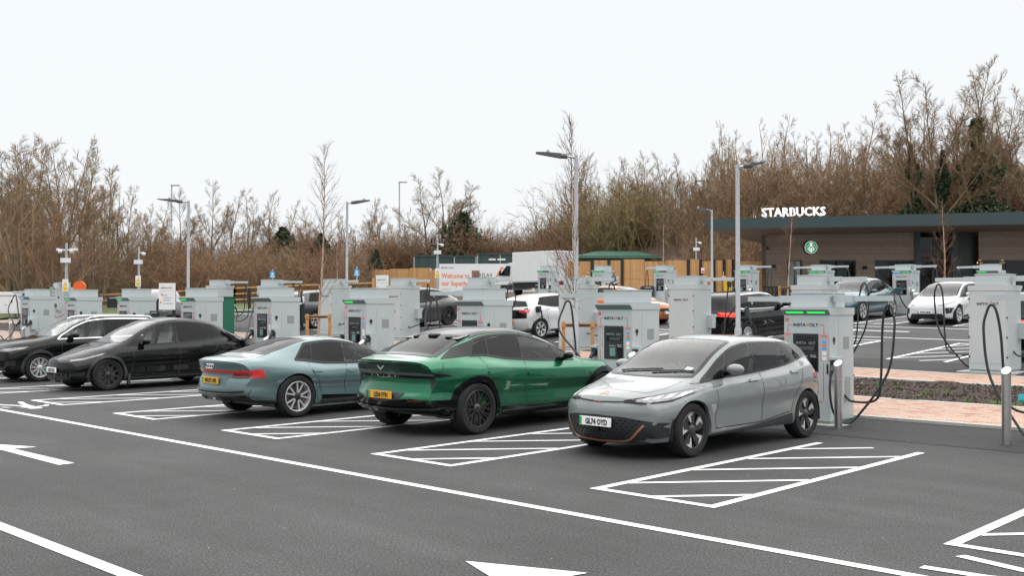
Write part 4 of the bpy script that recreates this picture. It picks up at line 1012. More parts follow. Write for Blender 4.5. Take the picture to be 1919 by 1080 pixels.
    lb = c.panel('light_bar', 'rear', [(-.84, .895), (-.4, .905), (0, .91), (.4, .905), (.84, .895)], [(-.83, .925), (-.4, .94), (0, .945), (.4, .94), (.83, .925)], mat('smoked_lamp', (.09, .09, .095), .3), .014, 1, 30, 3)
    c.panel('bar_underside', 'rear', [(-.84, .855), (0, .868), (.84, .855)], [(-.84, .89), (0, .902), (.84, .89)], M_gloss, .006, 1, 30, 3)
    for sg in (-1, 1):
        c.panel('tail_vent', 'rear', [(.80, .70), (.83, .71)], [(.78, .85), (.86, .85)], M_black, .010, sg, 5, 6)
        c.panel('light_bar_end', 'side', [(4.52, .875), (4.75, .87), (4.90, .89)], [(4.60, .905), (4.75, .93), (4.90, .93)], M_gloss, .008, sg, 10, 3)
        c.panel('sill', 'side', [(1.42, .25), (2.5, .25), (3.55, .25)], [(1.42, .37), (2.5, .34), (3.55, .38)], M_gloss, .014, sg, 30, 4)
        c.panel('bumper_corner', 'side', [(4.42, .30), (4.8, .33), (5.0, .38)], [(4.36, .54), (4.75, .52), (5.02, .56)], M_gloss, .012, sg, 12, 5)
        c.panel('rear_reflector', 'rear', [(.52, .520), (.74, .525)], [(.52, .545), (.74, .55)], M_taild, .02, sg, 6, 3)
        c.panel('flank_vent', 'side', [(1.36, .46), (1.42, .44)], [(1.40, .80), (1.44, .80)], M_black, .004, sg, 3, 8)
        c.panel('headlight', 'front', [(.62, .76), (.86, .80)], [(.60, .80), (.85, .86)], M_lamp, .005, sg, 6, 4)
    c.panel('rear_bumper', 'rear', [(-.88, .36), (-.4, .33), (0, .32), (.4, .33), (.88, .36)], [(-.92, .54), (-.46, .555), (0, .50), (.46, .555), (.92, .54)], M_gloss, .012, 1, 30, 6)
    c.line('bumper_ridge', 'rear', [(-.86, .43), (0, .42), (.86, .43)], .03, M_dalloy, .04)
    c.panel('plate_recess', 'rear', [(-.30, .50), (0, .49), (.30, .50)], [(-.44, .64), (0, .66), (.44, .64)], M_black, .010, 1, 16, 4)
    c.plate('rear', .605, 'LE24 FYH', True, tilt=0, out=.03)
    p, nn = c.hit('rear', 0, 1.0); b = MB(); b.add([(-.085, p.y + .012, 1.03), (-.055, p.y + .012, 1.03), (0, p.y + .012, .985), (.055, p.y + .012, 1.03), (.085, p.y + .012, 1.03), (0, p.y + .012, .962)], [(0, 1, 2, 5), (5, 2, 3, 4)][0:2]); b.build('tail_emblem', M_alloy, c.root)
    for f in c.root.children:
        pass
    p, nn = c.hit('rear', 0, .86)
    for i, ch in enumerate('LOTUS'): letters('tail_lettering', ch, .032, M_alloy, c.root, .26 - .13 * i, p.y + .012, .872, 'c', '+y', bold=.001)
    c.mirror(1.98, 1.06, M_gloss, .8); c.handle(2.86, .84, l=.18); c.handle(3.78, .90, l=.18)
    c.seams([[(1.52, 1.0), (1.58, .75), (1.52, .40)], [(2.95, 1.03), (2.98, .7), (2.92, .38)], [(3.92, 1.14), (3.82, .9), (3.55, .62), (3.45, .38)], [(1.52, .40), (2.9, .38), (3.45, .38)], [(4.62, 1.12), (4.70, .95), (4.86, .86)]])
    for o in list(c.root.children):
        if o.name.startswith('wheel') and not o.name.startswith('wheel_'):
            MB().lathe([(.001, .112), (.032, .112), (.036, .10)], 16, 'x').build('yellow_centre', mat('yellow_badge', (.75, .5, .02), .4), o)
    return c
c2 = eletre(); c2.place(-11.85, 12.19, math.pi + R(.6))

# ------------------------------------------------------------------ teal four-door coupe, tail to the camera
def etron():
    P = dict(L=4.99, R=.362, fa=.98, ra=3.88, tw=.275, rim=.73, cf=.40, cr=.38, waist=.045, inset=.0, paint=paint('teal_car_paint', (.135, .200, .207), .5, .38),
             zt=[(0, .64), (.2, .73), (.8, .83), (1.4, .92), (1.65, .99), (2.2, 1.22), (2.6, 1.325), (2.95, 1.36), (3.4, 1.33), (3.9, 1.22), (4.35, 1.11), (4.65, 1.045), (4.88, 1.03), (4.99, .99)],
             zb=[(0, .55), (.4, .70), (.95, .83), (1.5, .85), (2.4, .87), (3.2, .89), (3.8, .96), (4.3, .98), (4.7, .96), (4.99, .90)],
             wm=[(0, .74), (.2, .84), (.6, .93), (.95, .965), (1.8, .93), (2.8, .93), (3.8, .982), (4.4, .94), (4.8, .86), (4.99, .79)],
             wb=[(0, .64), (.3, .75), (.9, .84), (1.6, .84), (2.6, .845), (3.3, .84), (3.8, .84), (4.3, .82), (4.8, .78), (4.99, .74)],
             wr=[(0, .56), (.8, .68), (1.6, .68), (2.2, .59), (2.7, .555), (3.4, .53), (3.9, .53), (4.4, .60), (4.99, .64)],
             fr=[(0, .6), (1.5, .7), (2.2, .88), (2.7, .9), (3.6, .88), (4.2, .78), (4.99, .6)], zs=[(0, .18), (.6, .19), (1.5, .20), (3.5, .20), (4.3, .23), (4.99, .32)],
             df=[(.15, .12), (.35, .02), (.5, 0), (.65, .06), (.9, .2)], dr=[(.2, .22), (.35, .08), (.48, .0), (.62, .02), (.74, .06), (.86, .03), (.96, .0), (1.05, .03)])
    c = Car('parked_car', P, 'teal four door coupe with red light bar and yellow plate, tail to the camera', 'car', 'cars parked in the front row')
    c.windows(.025, .05, [(1.70, 1.78), (2.03, 2.18), (2.80, 2.74), (3.52, 3.38), (3.84, 3.52)], [M_gm, M_gl, M_gd, M_gd], surround=M_gloss)
    c.screen('windscreen', 1.52, 2.35, M_gw, .03); c.screen('rear_window', 4.36, 3.42, M_gd, .0, wid0=.56, wid1=.47, frame=.05)
    c.finish_shell(); c.cabin(M_trim, 1.75, (2.35, 3.2), .33); c.arch(c.paint, .022, .006, dr=.03); c.wheels('five_twin', M_alloy, M_black)
    n = 8; us = [2.40 + (3.38 - 2.40) * i / n for i in range(n + 1)]
    c.panel('glass_roof', 'top', [(-c.c['wr'](u) + .06, u) for u in us], [(c.c['wr'](u) - .06, u) for u in us], mat('roof_glass', (.10, .115, .12), .10, coat=1.), .004, 1, 14, 14)
    c.panel('rear_deck_insert', 'top', [(-.50, 4.42), (0, 4.44), (.50, 4.42)], [(-.52, 4.60), (0, 4.66), (.52, 4.60)], mat('deck_dark_teal', (.07, .09, .095), .2, coat=1.), .004, 1, 14, 5)  # deck panel in a darker, glossier teal than the body
    c.line('tailgate_gap', 'top', [(-.60, 4.2), (-.64, 4.6), (-.62, 4.82)], .008, M_black, .0015); c.line('tailgate_gap', 'top', [(.60, 4.2), (.64, 4.6), (.62, 4.82)], .008, M_black, .0015)
    lb = c.panel('light_bar', 'rear', [(-.74, .775), (-.3, .785), (0, .787), (.3, .785), (.74, .775)], [(-.74, .81), (-.3, .825), (0, .827), (.3, .825), (.74, .81)], M_tail, .010, 1, 24, 3)
    for sg in (-1, 1):
        c.panel('tail_lamp', 'side', [(4.46, .70), (4.66, .705), (4.80, .71)], [(4.50, .845), (4.72, .825), (4.84, .815)], M_tail, .007, sg, 10, 5)
        c.panel('tail_lamp_inner', 'rear', [(.46, .70), (.62, .69), (.76, .70)], [(.52, .78), (.66, .79), (.80, .80)], M_taild, .008, sg, 8, 4)
        c.panel('sill', 'side', [(1.38, .20), (2.4, .20), (3.38, .20)], [(1.38, .25), (2.4, .25), (3.38, .28)], M_clad, .012, sg, 24, 3)
        c.panel('flank_insert', 'side', [(2.0, .265), (3.36, .275)], [(2.1, .30), (3.36, .36)], M_gloss, .006, sg, 20, 4)
        c.panel('bumper_black', 'side', [(4.26, .22), (4.7, .27), (4.92, .33)], [(4.24, .31), (4.7, .34), (4.93, .44)], M_clad, .008, sg, 12, 4)
        c.panel('headlight', 'front', [(.5, .60), (.78, .64)], [(.48, .66), (.80, .70)], M_lamp, .005, sg, 6, 4)
    c.panel('diffuser', 'rear', [(-.74, .27), (0, .25), (.74, .27)], [(-.78, .50), (-.5, .475), (0, .47), (.5, .475), (.78, .50)], M_black, .006, 1, 26, 5)
    c.panel('diffuser_trim', 'rear', [(-.76, .435), (-.5, .40), (0, .395), (.5, .40), (.76, .435)], [(-.77, .465), (-.5, .45), (0, .445), (.5, .45), (.77, .465)], mat('satin_grey_trim', (.16, .165, .17), .4, metal=.4), .02, 1, 26, 3)
    for k in range(-3, 4): c.line('diffuser_fin', 'rear', [(.14 * k, .28), (.14 * k, .37)], .02, M_clad, .03)
    c.panel('plate_recess', 'rear', [(-.38, .56), (0, .555), (.38, .56)], [(-.44, .735), (0, .74), (.44, .735)], mat('teal_recess', (.07, .115, .12), .4, coat=.5), .003, 1, 14, 4)
    c.plate('rear', .65, 'WG72 OPS', True, out=.02)
    p, nn = c.hit('rear', 0, .9); b = MB()
    for k in range(4):
        cc = Vector((.082 - .055 * k, p.y + .012, .885)); b.tube([cc + Vector((.036 * math.cos(a), 0, .036 * math.sin(a))) for a in [6.2832 * i / 18 for i in range(19)]], .005, 5, cap=False)
    b.build('ring_badge', M_chrome, c.root)
    c.mirror(1.92, .93); c.handle(2.68, .74); c.handle(3.46, .77)
    c.seams([[(1.62, .86), (1.66, .6), (1.60, .30)], [(2.78, .88), (2.86, .6), (2.80, .27)], [(3.60, .92), (3.56, .75), (3.42, .60), (3.36, .40)], [(1.60, .29), (2.8, .27)]])
    return c
c3 = etron(); c3.place(-15.66, 11.555, math.pi + R(.4))

# ------------------------------------------------------------------ black crossover on charge
def model_y():
    P = dict(L=4.75, R=.36, fa=.86, ra=3.75, tw=.255, rim=.72, cf=.36, cr=.25, waist=.04, paint=paint('black_car_paint', (.004, .0045, .0045), .0, .4, .8, 1.45),
             zt=[(0, .70), (.1, .77), (.5, .90), (1.05, 1.03), (1.3, 1.11), (1.85, 1.41), (2.3, 1.575), (2.7, 1.62), (3.2, 1.59), (3.8, 1.45), (4.3, 1.24), (4.52, 1.16), (4.64, 1.13), (4.75, 1.0)],
             zb=[(0, .62), (.3, .76), (.85, .93), (1.35, .97), (2.3, 1.0), (3.2, 1.05), (3.8, 1.12), (4.3, 1.10), (4.6, 1.02), (4.75, .92)],
             wm=[(0, .74), (.15, .82), (.5, .92), (.9, .955), (2.2, .94), (3.7, .96), (4.3, .92), (4.6, .86), (4.75, .80)],
             wb=[(0, .64), (.25, .74), (.8, .83), (1.4, .85), (2.4, .855), (3.4, .84), (4.0, .80), (4.75, .72)],
             wr=[(0, .54), (.7, .66), (1.2, .72), (1.5, .70), (2.2, .61), (2.7, .59), (3.4, .57), (4.2, .56), (4.75, .58)],
             fr=[(0, .6), (1.2, .7), (1.8, .87), (2.3, .9), (3.6, .9), (4.3, .75), (4.75, .6)], zs=[(0, .20), (.6, .21), (1.5, .22), (3.5, .22), (4.2, .26), (4.75, .34)],
             df=[(.15, .14), (.32, .02), (.48, 0), (.62, .03), (.72, .1), (.85, .2)], dr=[(.2, .2), (.45, .02), (.6, 0), (.8, .03), (1.0, .05)])
    c = Car('parked_car', P, 'black crossover with dark wheels plugged in at its rear corner', 'car', 'cars parked in the front row')
    c.windows(.025, .05, [(1.34, 1.40), (1.62, 1.90), (2.62, 2.58), (3.42, 3.28), (3.98, 3.62)], [M_gm, M_gl, M_gd, M_gd])
    c.screen('windscreen', 1.16, 2.2, M_gw, .03); c.screen('rear_window', 4.45, 3.3, M_gd, .0, wid0=.55, wid1=.5)
    c.finish_shell(); c.cabin(M_trimL, 1.5, (2.2, 3.1)); c.arch(M_clad, .06, .010, dr=.02); c.wheels('turbine', M_dalloy, M_dalloy)
    us = [2.25 + .1 * i for i in range(11)]; c.panel('glass_roof', 'top', [(-c.c['wr'](u) + .04, u) for u in us], [(c.c['wr'](u) - .04, u) for u in us], M_gloss, .004, 1, 14, 14)
    for sg in (-1, 1):
        c.panel('headlight', 'front', [(.54, .665), (.70, .69), (.845, .80)], [(.50, .70), (.68, .745), (.852, .855)], M_lamp, .005, sg, 12, 5)
        c.panel('fog_intake', 'front', [(.58, .33), (.78, .36)], [(.56, .40), (.80, .45)], M_black, .006, sg, 8, 4)
        c.panel('sill', 'side', [(1.30, .22), (2.4, .22), (3.30, .22)], [(1.30, .28), (2.4, .28), (3.30, .29)], M_clad, .012, sg, 24, 3)
        c.panel('tail_lamp', 'side', [(4.46, .86), (4.66, .90)], [(4.40, .95), (4.66, 1.0)], M_taild, .006, sg, 8, 4)
        b = MB(); p, n = c.hit('side', 1.10, .33, sg); b.box(p.x - .04, p.x + .03, .30 + 1.0 - c.L / 2, .30 + 1.06 - c.L / 2, .12, .36); b.build('mud_flap', M_clad, c.root)
    c.panel('lower_grille', 'front', [(-.56, .255), (0, .24), (.56, .255)], [(-.62, .345), (0, .35), (.62, .345)], M_black, .006, 1, 20, 4)
    c.line('bumper_crease', 'front', [(-.62, .60), (-.4, .575), (0, .565), (.4, .575), (.62, .60)], .012, M_black, .003)
    c.plate('front', .475, 'LG73 XLE', out=.03)
    c.line('bonnet_gap', 'top', [(-.66, 1.1), (-.63, .6), (-.52, .25), (0, .17), (.52, .25), (.63, .6), (.66, 1.1)], .008, M_black, .0015)
    c.mirror(1.72, 1.05); c.handle(2.44, .90, M_gloss, .2); c.handle(3.3, .94, M_gloss, .2)
    c.seams([[(1.42, .97), (1.46, .7), (1.40, .34)], [(2.60, 1.02), (2.62, .7), (2.58, .30)], [(3.66, 1.10), (3.58, .9), (3.40, .70), (3.32, .40)], [(1.40, .33), (2.58, .30), (3.32, .34)]])
    # open charge flap, plug and lead at the rear left corner
    p, n = c.hit('side', 4.42, 1.0, 1); b = MB(); b.box(p.x - .02, p.x + .10, p.y - .12, p.y + .05, 1.02, 1.05, .008); b.build('charge_flap', M_gloss, c.root)
    b = MB(); b.tube([(p.x - .02, p.y, .95), (p.x + .10, p.y + .02, .96), (p.x + .17, p.y + .03, .90)], [.05, .045, .035], 10); pl = b.build('charge_plug', M_black, c.root)
    b = MB(); b.tube(smooth_path([(p.x + .17, p.y + .03, .90), (p.x + .26, p.y + .12, .72), (p.x + .34, p.y + .35, .45), (p.x + .45, p.y + .75, .60), (p.x + .5, p.y + 1.05, 1.0)], 6), .018, 8); b.build('charge_lead', M_rub, pl)
    return c
c4 = model_y(); c4.place(-23.34, 10.46 + 1.515, R(.8))

# ------------------------------------------------------------------ black boxy SUV with roof rails
def eqb_params(**k):
    P = dict(L=4.684, R=.355, fa=.89, ra=3.72, tw=.235, rim=.71, cf=.32, cr=.20, waist=.035, paint=MATS['black_car_paint'],
             zt=[(0, .86), (.08, .93), (.5, 1.03), (1.12, 1.11), (1.35, 1.17), (1.9, 1.48), (2.25, 1.60), (2.8, 1.645), (3.6, 1.635), (4.2, 1.58), (4.42, 1.50), (4.56, 1.22), (4.62, 1.12), (4.684, 1.05)],
             zb=[(0, .76), (.3, .92), (.85, 1.0), (1.35, 1.04), (2.4, 1.06), (3.6, 1.09), (4.2, 1.12), (4.5, 1.08), (4.684, .96)],
             wm=[(0, .76), (.12, .82), (.45, .89), (.9, .915), (2.2, .90), (3.7, .915), (4.3, .88), (4.684, .80)],
             wb=[(0, .68), (.25, .76), (.8, .82), (1.4, .835), (2.4, .84), (3.6, .83), (4.2, .80), (4.684, .74)],
             wr=[(0, .6), (.7, .68), (1.2, .72), (1.5, .70), (2.2, .63), (2.8, .61), (3.8, .60), (4.3, .58), (4.684, .6)],
             fr=[(0, .6), (1.2, .7), (1.8, .87), (2.3, .9), (3.9, .9), (4.4, .82), (4.684, .6)], zs=[(0, .22), (.6, .23), (1.5, .24), (3.5, .24), (4.2, .26), (4.684, .36)],
             df=[(.15, .14), (.32, .02), (.5, 0), (.75, .02), (.9, .1)], dr=[(.2, .2), (.45, .02), (.6, 0), (.9, .02), (1.1, .05)])
    P.update(k); return P
def eqb():
    c = Car('parked_car', eqb_params(), 'black boxy SUV with silver roof rails and bright multispoke wheels', 'car', 'cars parked in the front row')
    c.windows(.03, .055, [(1.36, 1.46), (1.62, 1.92), (2.62, 2.56), (3.42, 3.36), (3.98, 3.94)], [M_gm, M_gl, M_gd, M_gd], surround=M_chrome)
    c.screen('windscreen', 1.20, 2.12, M_gw, .03); c.screen('rear_window', 4.52, 4.40, M_gd, .06, hole=False)
    c.finish_shell(); c.cabin(M_trimL, 1.55, (2.2, 3.05)); c.arch(M_clad, .07, .012, dr=.02); c.wheels('multi', M_alloy, M_black)
    for sg in (-1, 1):
        pts = [(sg * .60, u - c.L / 2, c.c['zt'](u) - .015 + (0 if 2.2 < u < 4.0 else -.05)) for u in [2.0, 2.15] + [2.3 + .2 * i for i in range(9)] + [4.05, 4.15]]
        MB().tube(pts, .022, 8).build('roof_rail', M_chrome, c.root, smooth=50)
        c.panel('headlight', 'front', [(.44, .765), (.66, .77), (.83, .83)], [(.42, .82), (.64, .85), (.84, .885)], M_lamp, .006, sg, 12, 5)
        c.panel('side_intake', 'front', [(.60, .40), (.78, .42)], [(.64, .52), (.80, .56)], M_black, .006, sg, 6, 5)
        c.panel('sill', 'side', [(1.34, .24), (2.4, .24), (3.26, .24)], [(1.34, .33), (2.4, .32), (3.26, .33)], M_clad, .014, sg, 24, 3)
        c.panel('tail_lamp', 'side', [(4.40, .95), (4.62, .98)], [(4.36, 1.06), (4.60, 1.08)], M_taild, .006, sg, 8, 4)
    c.panel('grille', 'front', [(-.40, .62), (0, .60), (.40, .62)], [(-.42, .82), (0, .835), (.42, .82)], M_gloss, .006, 1, 16, 5)
    c.panel('lower_intake', 'front', [(-.6, .27), (0, .26), (.6, .27)], [(-.56, .40), (0, .41), (.56, .40)], M_black, .006, 1, 20, 4)
    c.line('chrome_strip', 'front', [(-.62, .30), (-.4, .275), (0, .27), (.4, .275), (.62, .30)], .022, M_chrome, .014)
    c.line('bonnet_gap', 'top', [(-.66, 1.1), (-.64, .5), (-.56, .12)], .008, M_black, .0015); c.line('bonnet_gap', 'top', [(.66, 1.1), (.64, .5), (.56, .12)], .008, M_black, .0015)
    c.plate('front', .5, ' ', out=.03)
    c.mirror(1.72, 1.12, None, 1.1); c.handle(2.4, .96, M_gloss); c.handle(3.28, .98, M_gloss)
    c.seams([[(1.42, 1.04), (1.44, .7), (1.40, .36)], [(2.60, 1.06), (2.62, .7), (2.58, .33)], [(3.62, 1.1), (3.50, .85), (3.36, .60), (3.28, .40)]])
    return c
c5 = eqb(); c5.place(-27.2, 10.53 + 1.45, R(.6))
# ================================================================== BACKGROUND: cafe, fences, van, signs, lamps
def clad_mat(name, col, freq, axis=2, depth=.35, rough=.7):
    """boards: fine grooves across one axis"""
    m, nt, b = nodes_of(name); L = nt.links.new; tc = nt.nodes.new('ShaderNodeTexCoord'); sep = nt.nodes.new('ShaderNodeSeparateXYZ'); L(tc.outputs['Object'], sep.inputs[0])
    mu = nt.nodes.new('ShaderNodeMath'); mu.operation = 'MULTIPLY'; mu.inputs[1].default_value = freq; L(sep.outputs[axis], mu.inputs[0])
    fr = nt.nodes.new('ShaderNodeMath'); fr.operation = 'FRACT'; L(mu.outputs[0], fr.inputs[0]); fl = nt.nodes.new('ShaderNodeMath'); fl.operation = 'FLOOR'; L(mu.outputs[0], fl.inputs[0])
    wn_ = nt.nodes.new('ShaderNodeTexWhiteNoise'); wn_.noise_dimensions = '1D'; L(fl.outputs[0], wn_.inputs['W'])
    gr = nt.nodes.new('ShaderNodeMapRange'); gr.inputs['From Min'].default_value = 0; gr.inputs['From Max'].default_value = .14; gr.inputs['To Min'].default_value = 1 - depth; gr.inputs['To Max'].default_value = 1; L(fr.outputs[0], gr.inputs['Value'])
    vr = nt.nodes.new('ShaderNodeMapRange'); vr.inputs['To Min'].default_value = .86; vr.inputs['To Max'].default_value = 1.14; L(wn_.outputs['Value'], vr.inputs['Value'])
    ns = nt.nodes.new('ShaderNodeTexNoise'); ns.inputs['Scale'].default_value = 3; ns.inputs['Detail'].default_value = 6; L(tc.outputs['Object'], ns.inputs['Vector'])
    nr = nt.nodes.new('ShaderNodeMapRange'); nr.inputs['To Min'].default_value = .8; nr.inputs['To Max'].default_value = 1.2; L(ns.outputs['Fac'], nr.inputs['Value'])
    a = nt.nodes.new('ShaderNodeMath'); a.operation = 'MULTIPLY'; L(gr.outputs[0], a.inputs[0]); L(vr.outputs[0], a.inputs[1]); a2 = nt.nodes.new('ShaderNodeMath'); a2.operation = 'MULTIPLY'; L(a.outputs[0], a2.inputs[0]); L(nr.outputs[0], a2.inputs[1])
    sc = nt.nodes.new('ShaderNodeVectorMath'); sc.operation = 'SCALE'; sc.inputs[0].default_value = col; L(a2.outputs[0], sc.inputs['Scale']); L(sc.outputs[0], b.inputs['Base Color']); b.inputs['Roughness'].default_value = rough
    bp = nt.nodes.new('ShaderNodeBump'); bp.inputs['Strength'].default_value = .5; bp.inputs['Distance'].default_value = .02; L(gr.outputs[0], bp.inputs['Height']); L(bp.outputs[0], b.inputs['Normal']); MATS[name] = m; return m
M_clad1 = clad_mat('brown_cladding', (.31, .24, .19), 12.)
M_teal = mat('dark_teal_metal', (.034, .060, .063), .45, var=.06, scale=2); M_frame = mat('window_frame_dark', (.03, .042, .05), .4)
M_wglass = mat('cafe_glass', (.018, .03, .034), .06, coat=.4); M_blind = mat('frosted_blind', (.34, .46, .43), .4)
M_greenlogo = mat('logo_green', (.01, .19, .08), .5)
DB = 56.0; SB = FPX / DB
bx, by = cold(1428, DB); BZ = 1.95
cafe = empty('cafe_building', (bx, by, BZ), YAW, 'single storey cafe with brown board walls, teal sloping roof edge and white roof letters', 'building')
def X_(px): return (px - 1428) / SB
def Z_(py): return (573.8 - py) / SB + CAMH - BZ
W_END = X_(2120)
def wall_with_openings(name, x0, x1, z0, z1, ops, m, parent, y0=0., th=.25):
    b = MB(); xs = sorted({x0, x1} | {v for o in ops for v in o[:2]}); zs = sorted({z0, z1} | {v for o in ops for v in o[2:]})
    for xa, xb in zip(xs, xs[1:]):
        for za, zb_ in zip(zs, zs[1:]):
            if any(o[0] <= xa and xb <= o[1] and o[2] <= za and zb_ <= o[3] for o in ops): continue
            b.quad((xa, y0, za), (xb, y0, za), (xb, y0, zb_), (xa, y0, zb_))
    for (xa, xb, za, zb_) in ops:
        b.quad((xa, y0, za), (xa, y0 + th, za), (xa, y0 + th, zb_), (xa, y0, zb_)); b.quad((xb, y0 + th, za), (xb, y0, za), (xb, y0, zb_), (xb, y0 + th, zb_)); b.quad((xa, y0, zb_), (xa, y0 + th, zb_), (xb, y0 + th, zb_), (xb, y0, zb_))
    return b.build(name, m, parent)
zh = Z_(487.5)
OPS = [(X_(1475), X_(1504), .45, zh), (X_(1536), X_(1605), .55, zh), (X_(1640), X_(1714), .1, zh)]
wall_with_openings('wall', 0, X_(1716), 0, 4.2, OPS, M_clad1, cafe)
MB().prism([(0, 0), (.25, 0), (5.85, 12), (5.6, 12)], 'z', 0, 4.15).build('side_wall', M_clad1, cafe)
wall_with_openings('wall', X_(1835), W_END, zh, 4.3, [], M_clad1, cafe, .02)
MB().box(5.7, W_END, 11.8, 12, 0, 4.2).build('rear_wall', M_clad1, cafe)
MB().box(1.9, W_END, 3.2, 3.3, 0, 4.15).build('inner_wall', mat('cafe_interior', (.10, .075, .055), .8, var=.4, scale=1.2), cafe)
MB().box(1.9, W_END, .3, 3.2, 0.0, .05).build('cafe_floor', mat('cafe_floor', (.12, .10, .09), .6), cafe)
def win(x0, x1, z0, z1, mull=(), y=.10, gm=M_wglass, rail=None):
    w = empty('window'); w.parent = cafe
    b = MB(); f = .07
    for q in ((x0, x0 + f, z0, z1), (x1 - f, x1, z0, z1), (x0 + f, x1 - f, z0, z0 + f), (x0 + f, x1 - f, z1 - f, z1)): b.box(q[0], q[1], y - .06, y + .06, q[2], q[3])
    for mx in mull: b.box(mx - .03, mx + .03, y - .05, y + .05, z0 + f, z1 - f)
    if rail: b.box(x0 + f, x1 - f, y - .045, y + .045, rail - .05, rail + .05)
    b.build('frame', M_frame, w)
    ed = [x0 + f] + list(mull) + [x1 - f]
    for a, c in zip(ed, ed[1:]): MB().box(a + .03, c - .03, y - .012, y + .0, z0 + f, z1 - f).build('pane', gm, w)
    return w
M_see = glass('shop_glass', (.26, .34, .34), .8)
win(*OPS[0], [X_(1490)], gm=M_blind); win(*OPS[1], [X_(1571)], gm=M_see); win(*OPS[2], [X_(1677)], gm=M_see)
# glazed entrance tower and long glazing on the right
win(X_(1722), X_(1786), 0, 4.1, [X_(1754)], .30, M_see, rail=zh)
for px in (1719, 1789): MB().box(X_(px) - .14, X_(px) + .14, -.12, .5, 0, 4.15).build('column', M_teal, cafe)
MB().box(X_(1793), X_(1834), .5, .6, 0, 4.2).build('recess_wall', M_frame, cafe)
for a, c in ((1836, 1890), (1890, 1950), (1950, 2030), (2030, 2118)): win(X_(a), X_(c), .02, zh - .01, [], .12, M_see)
# pendant lamps inside
for px in (1742, 1862, 1905):
    l = MB(); l.lathe([(.02, .25), (.16, .0), (.0, .05)], 14, 'z', (X_(px), 1.6, 2.35)); l.build('pendant_lamp', mat('pendant_glow', (.8, .4, .1), .5, emit=(1., .5, .16), es=.9), cafe)
# roof: sloping deep fascia with overhang and board soffit
DF = 51.5
def XF(px): return (px - 959.5) * DF / FPX - (1428 - 959.5) * DB / FPX
def zr0(x): return 3.815 + (x - XF(1324)) * .0154
def zr1(x): return 4.31 + (x - XF(1324)) * .0245
xl = XF(1324); b = MB(); yo = -4.5
b.add([(xl, yo, zr0(xl)), (W_END, yo, zr0(W_END)), (W_END, yo, zr1(W_END)), (xl, yo, zr1(xl)), (4.1, 12.4, zr0(xl)), (W_END, 12.4, zr0(W_END)), (W_END, 12.4, zr1(W_END)), (4.1, 12.4, zr1(xl))],
      [(0, 1, 2, 3), (3, 2, 6, 7), (4, 0, 3, 7), (5, 4, 7, 6), (1, 5, 6, 2)]); rf = b.build('roof', M_teal, cafe)
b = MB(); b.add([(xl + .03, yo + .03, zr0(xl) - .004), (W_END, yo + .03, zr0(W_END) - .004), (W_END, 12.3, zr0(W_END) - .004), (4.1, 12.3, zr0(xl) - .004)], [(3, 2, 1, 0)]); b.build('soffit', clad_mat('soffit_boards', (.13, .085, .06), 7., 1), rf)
for k in range(1, 7): xx = xl + 4.1 * k; MB().box(xx, xx + .015, yo - .006, yo, zr0(xx) + .02, zr1(xx) - .02).build('fascia_joint', M_frame, rf)
MB().box(X_(1384) - .07, X_(1384) + .07, .3, .44, 0, zr0(0) - .02).build('column', M_frame, cafe)
M_litw = mat('lit_sign_white', (.8, .8, .8), .5, emit=(1, 1, 1), es=.22); M_litg = mat('lit_sign_green', (.01, .19, .08), .5, emit=(.01, .32, .13), es=.22)
me, tw = text_mesh('STARBUCKS', .60, M_litw, bold=.010, depth=.06, space=1.05)
xs0 = XF(1429.5); sc_ = (XF(1549) - XF(1429.5)) / tw
sign = child('roof_lettering', me, cafe, (xs0, yo + .1, zr1(xs0) + .07), (R(90), 0, 0)); sign.scale = (sc_, 1.02, 1); sign.rotation_euler = (R(90), -.0244, 0)
for px in (1437, 1470, 1500, 1540): xx = XF(px); MB().box(xx - .03, xx + .03, yo + .06, yo + .16, zr1(xx) - .02, zr1(xx) + .09).build('letter_bracket', M_white, cafe)
# round green sign
rs = empty('round_sign', (bx + CY * X_(1518), by + SY * X_(1518), BZ + Z_(464)), YAW, 'round green and white emblem sign on the brown cafe wall', 'sign')
MB().lathe([(.001, -.12), (.355, -.12), (.375, -.10), (.375, 0)], 36, 'z').build('disc_body', M_frame, rs).rotation_euler = (R(90), 0, 0)
def disc(nm, r, y, m, par, x=0, z=0, r0=0.):
    b = MB(); n = 32
    if r0: b.add([(x + q * math.cos(6.2832 * k / n), y, z + q * math.sin(6.2832 * k / n)) for q in (r0, r) for k in range(n)], [(k, (k + 1) % n, n + (k + 1) % n, n + k) for k in range(n)])
    else: b.add([(x + r * math.cos(6.2832 * k / n), y, z + r * math.sin(6.2832 * k / n)) for k in range(n)], [tuple(range(n))])
    return b.build(nm, m, par)
for o in rs.children: o.rotation_euler = (R(90), 0, 0); o.location = (0, -.12, 0)
disc('white_ring', .345, -.244, M_litw, rs); disc('green_field', .325, -.248, M_litg, rs)
b = MB(); yy = -.253
def pg(pts): b.add([(x, yy, z) for x, z in pts], [tuple(range(len(pts)))])
for s in (-1, 1):
    for k in range(6):
        a0 = R(20 + k * 17); pg([(s * (.20 * math.cos(a0) + .06), .20 * math.sin(a0) - .16), (s * (.30 * math.cos(a0 * .9)), .30 * math.sin(a0 * .9) - .12), (s * (.30 * math.cos(a0 * .9 + .09)), .30 * math.sin(a0 * .9 + .09) - .12)][::s])
    for k in range(5): x0 = .05 + k * .026; pg([(s * x0, .10 - k * .03), (s * (x0 + .014), .09 - k * .03), (s * (x0 + .04), -.22 + k * .02), (s * (x0 + .022), -.24 + k * .02)][::-s])
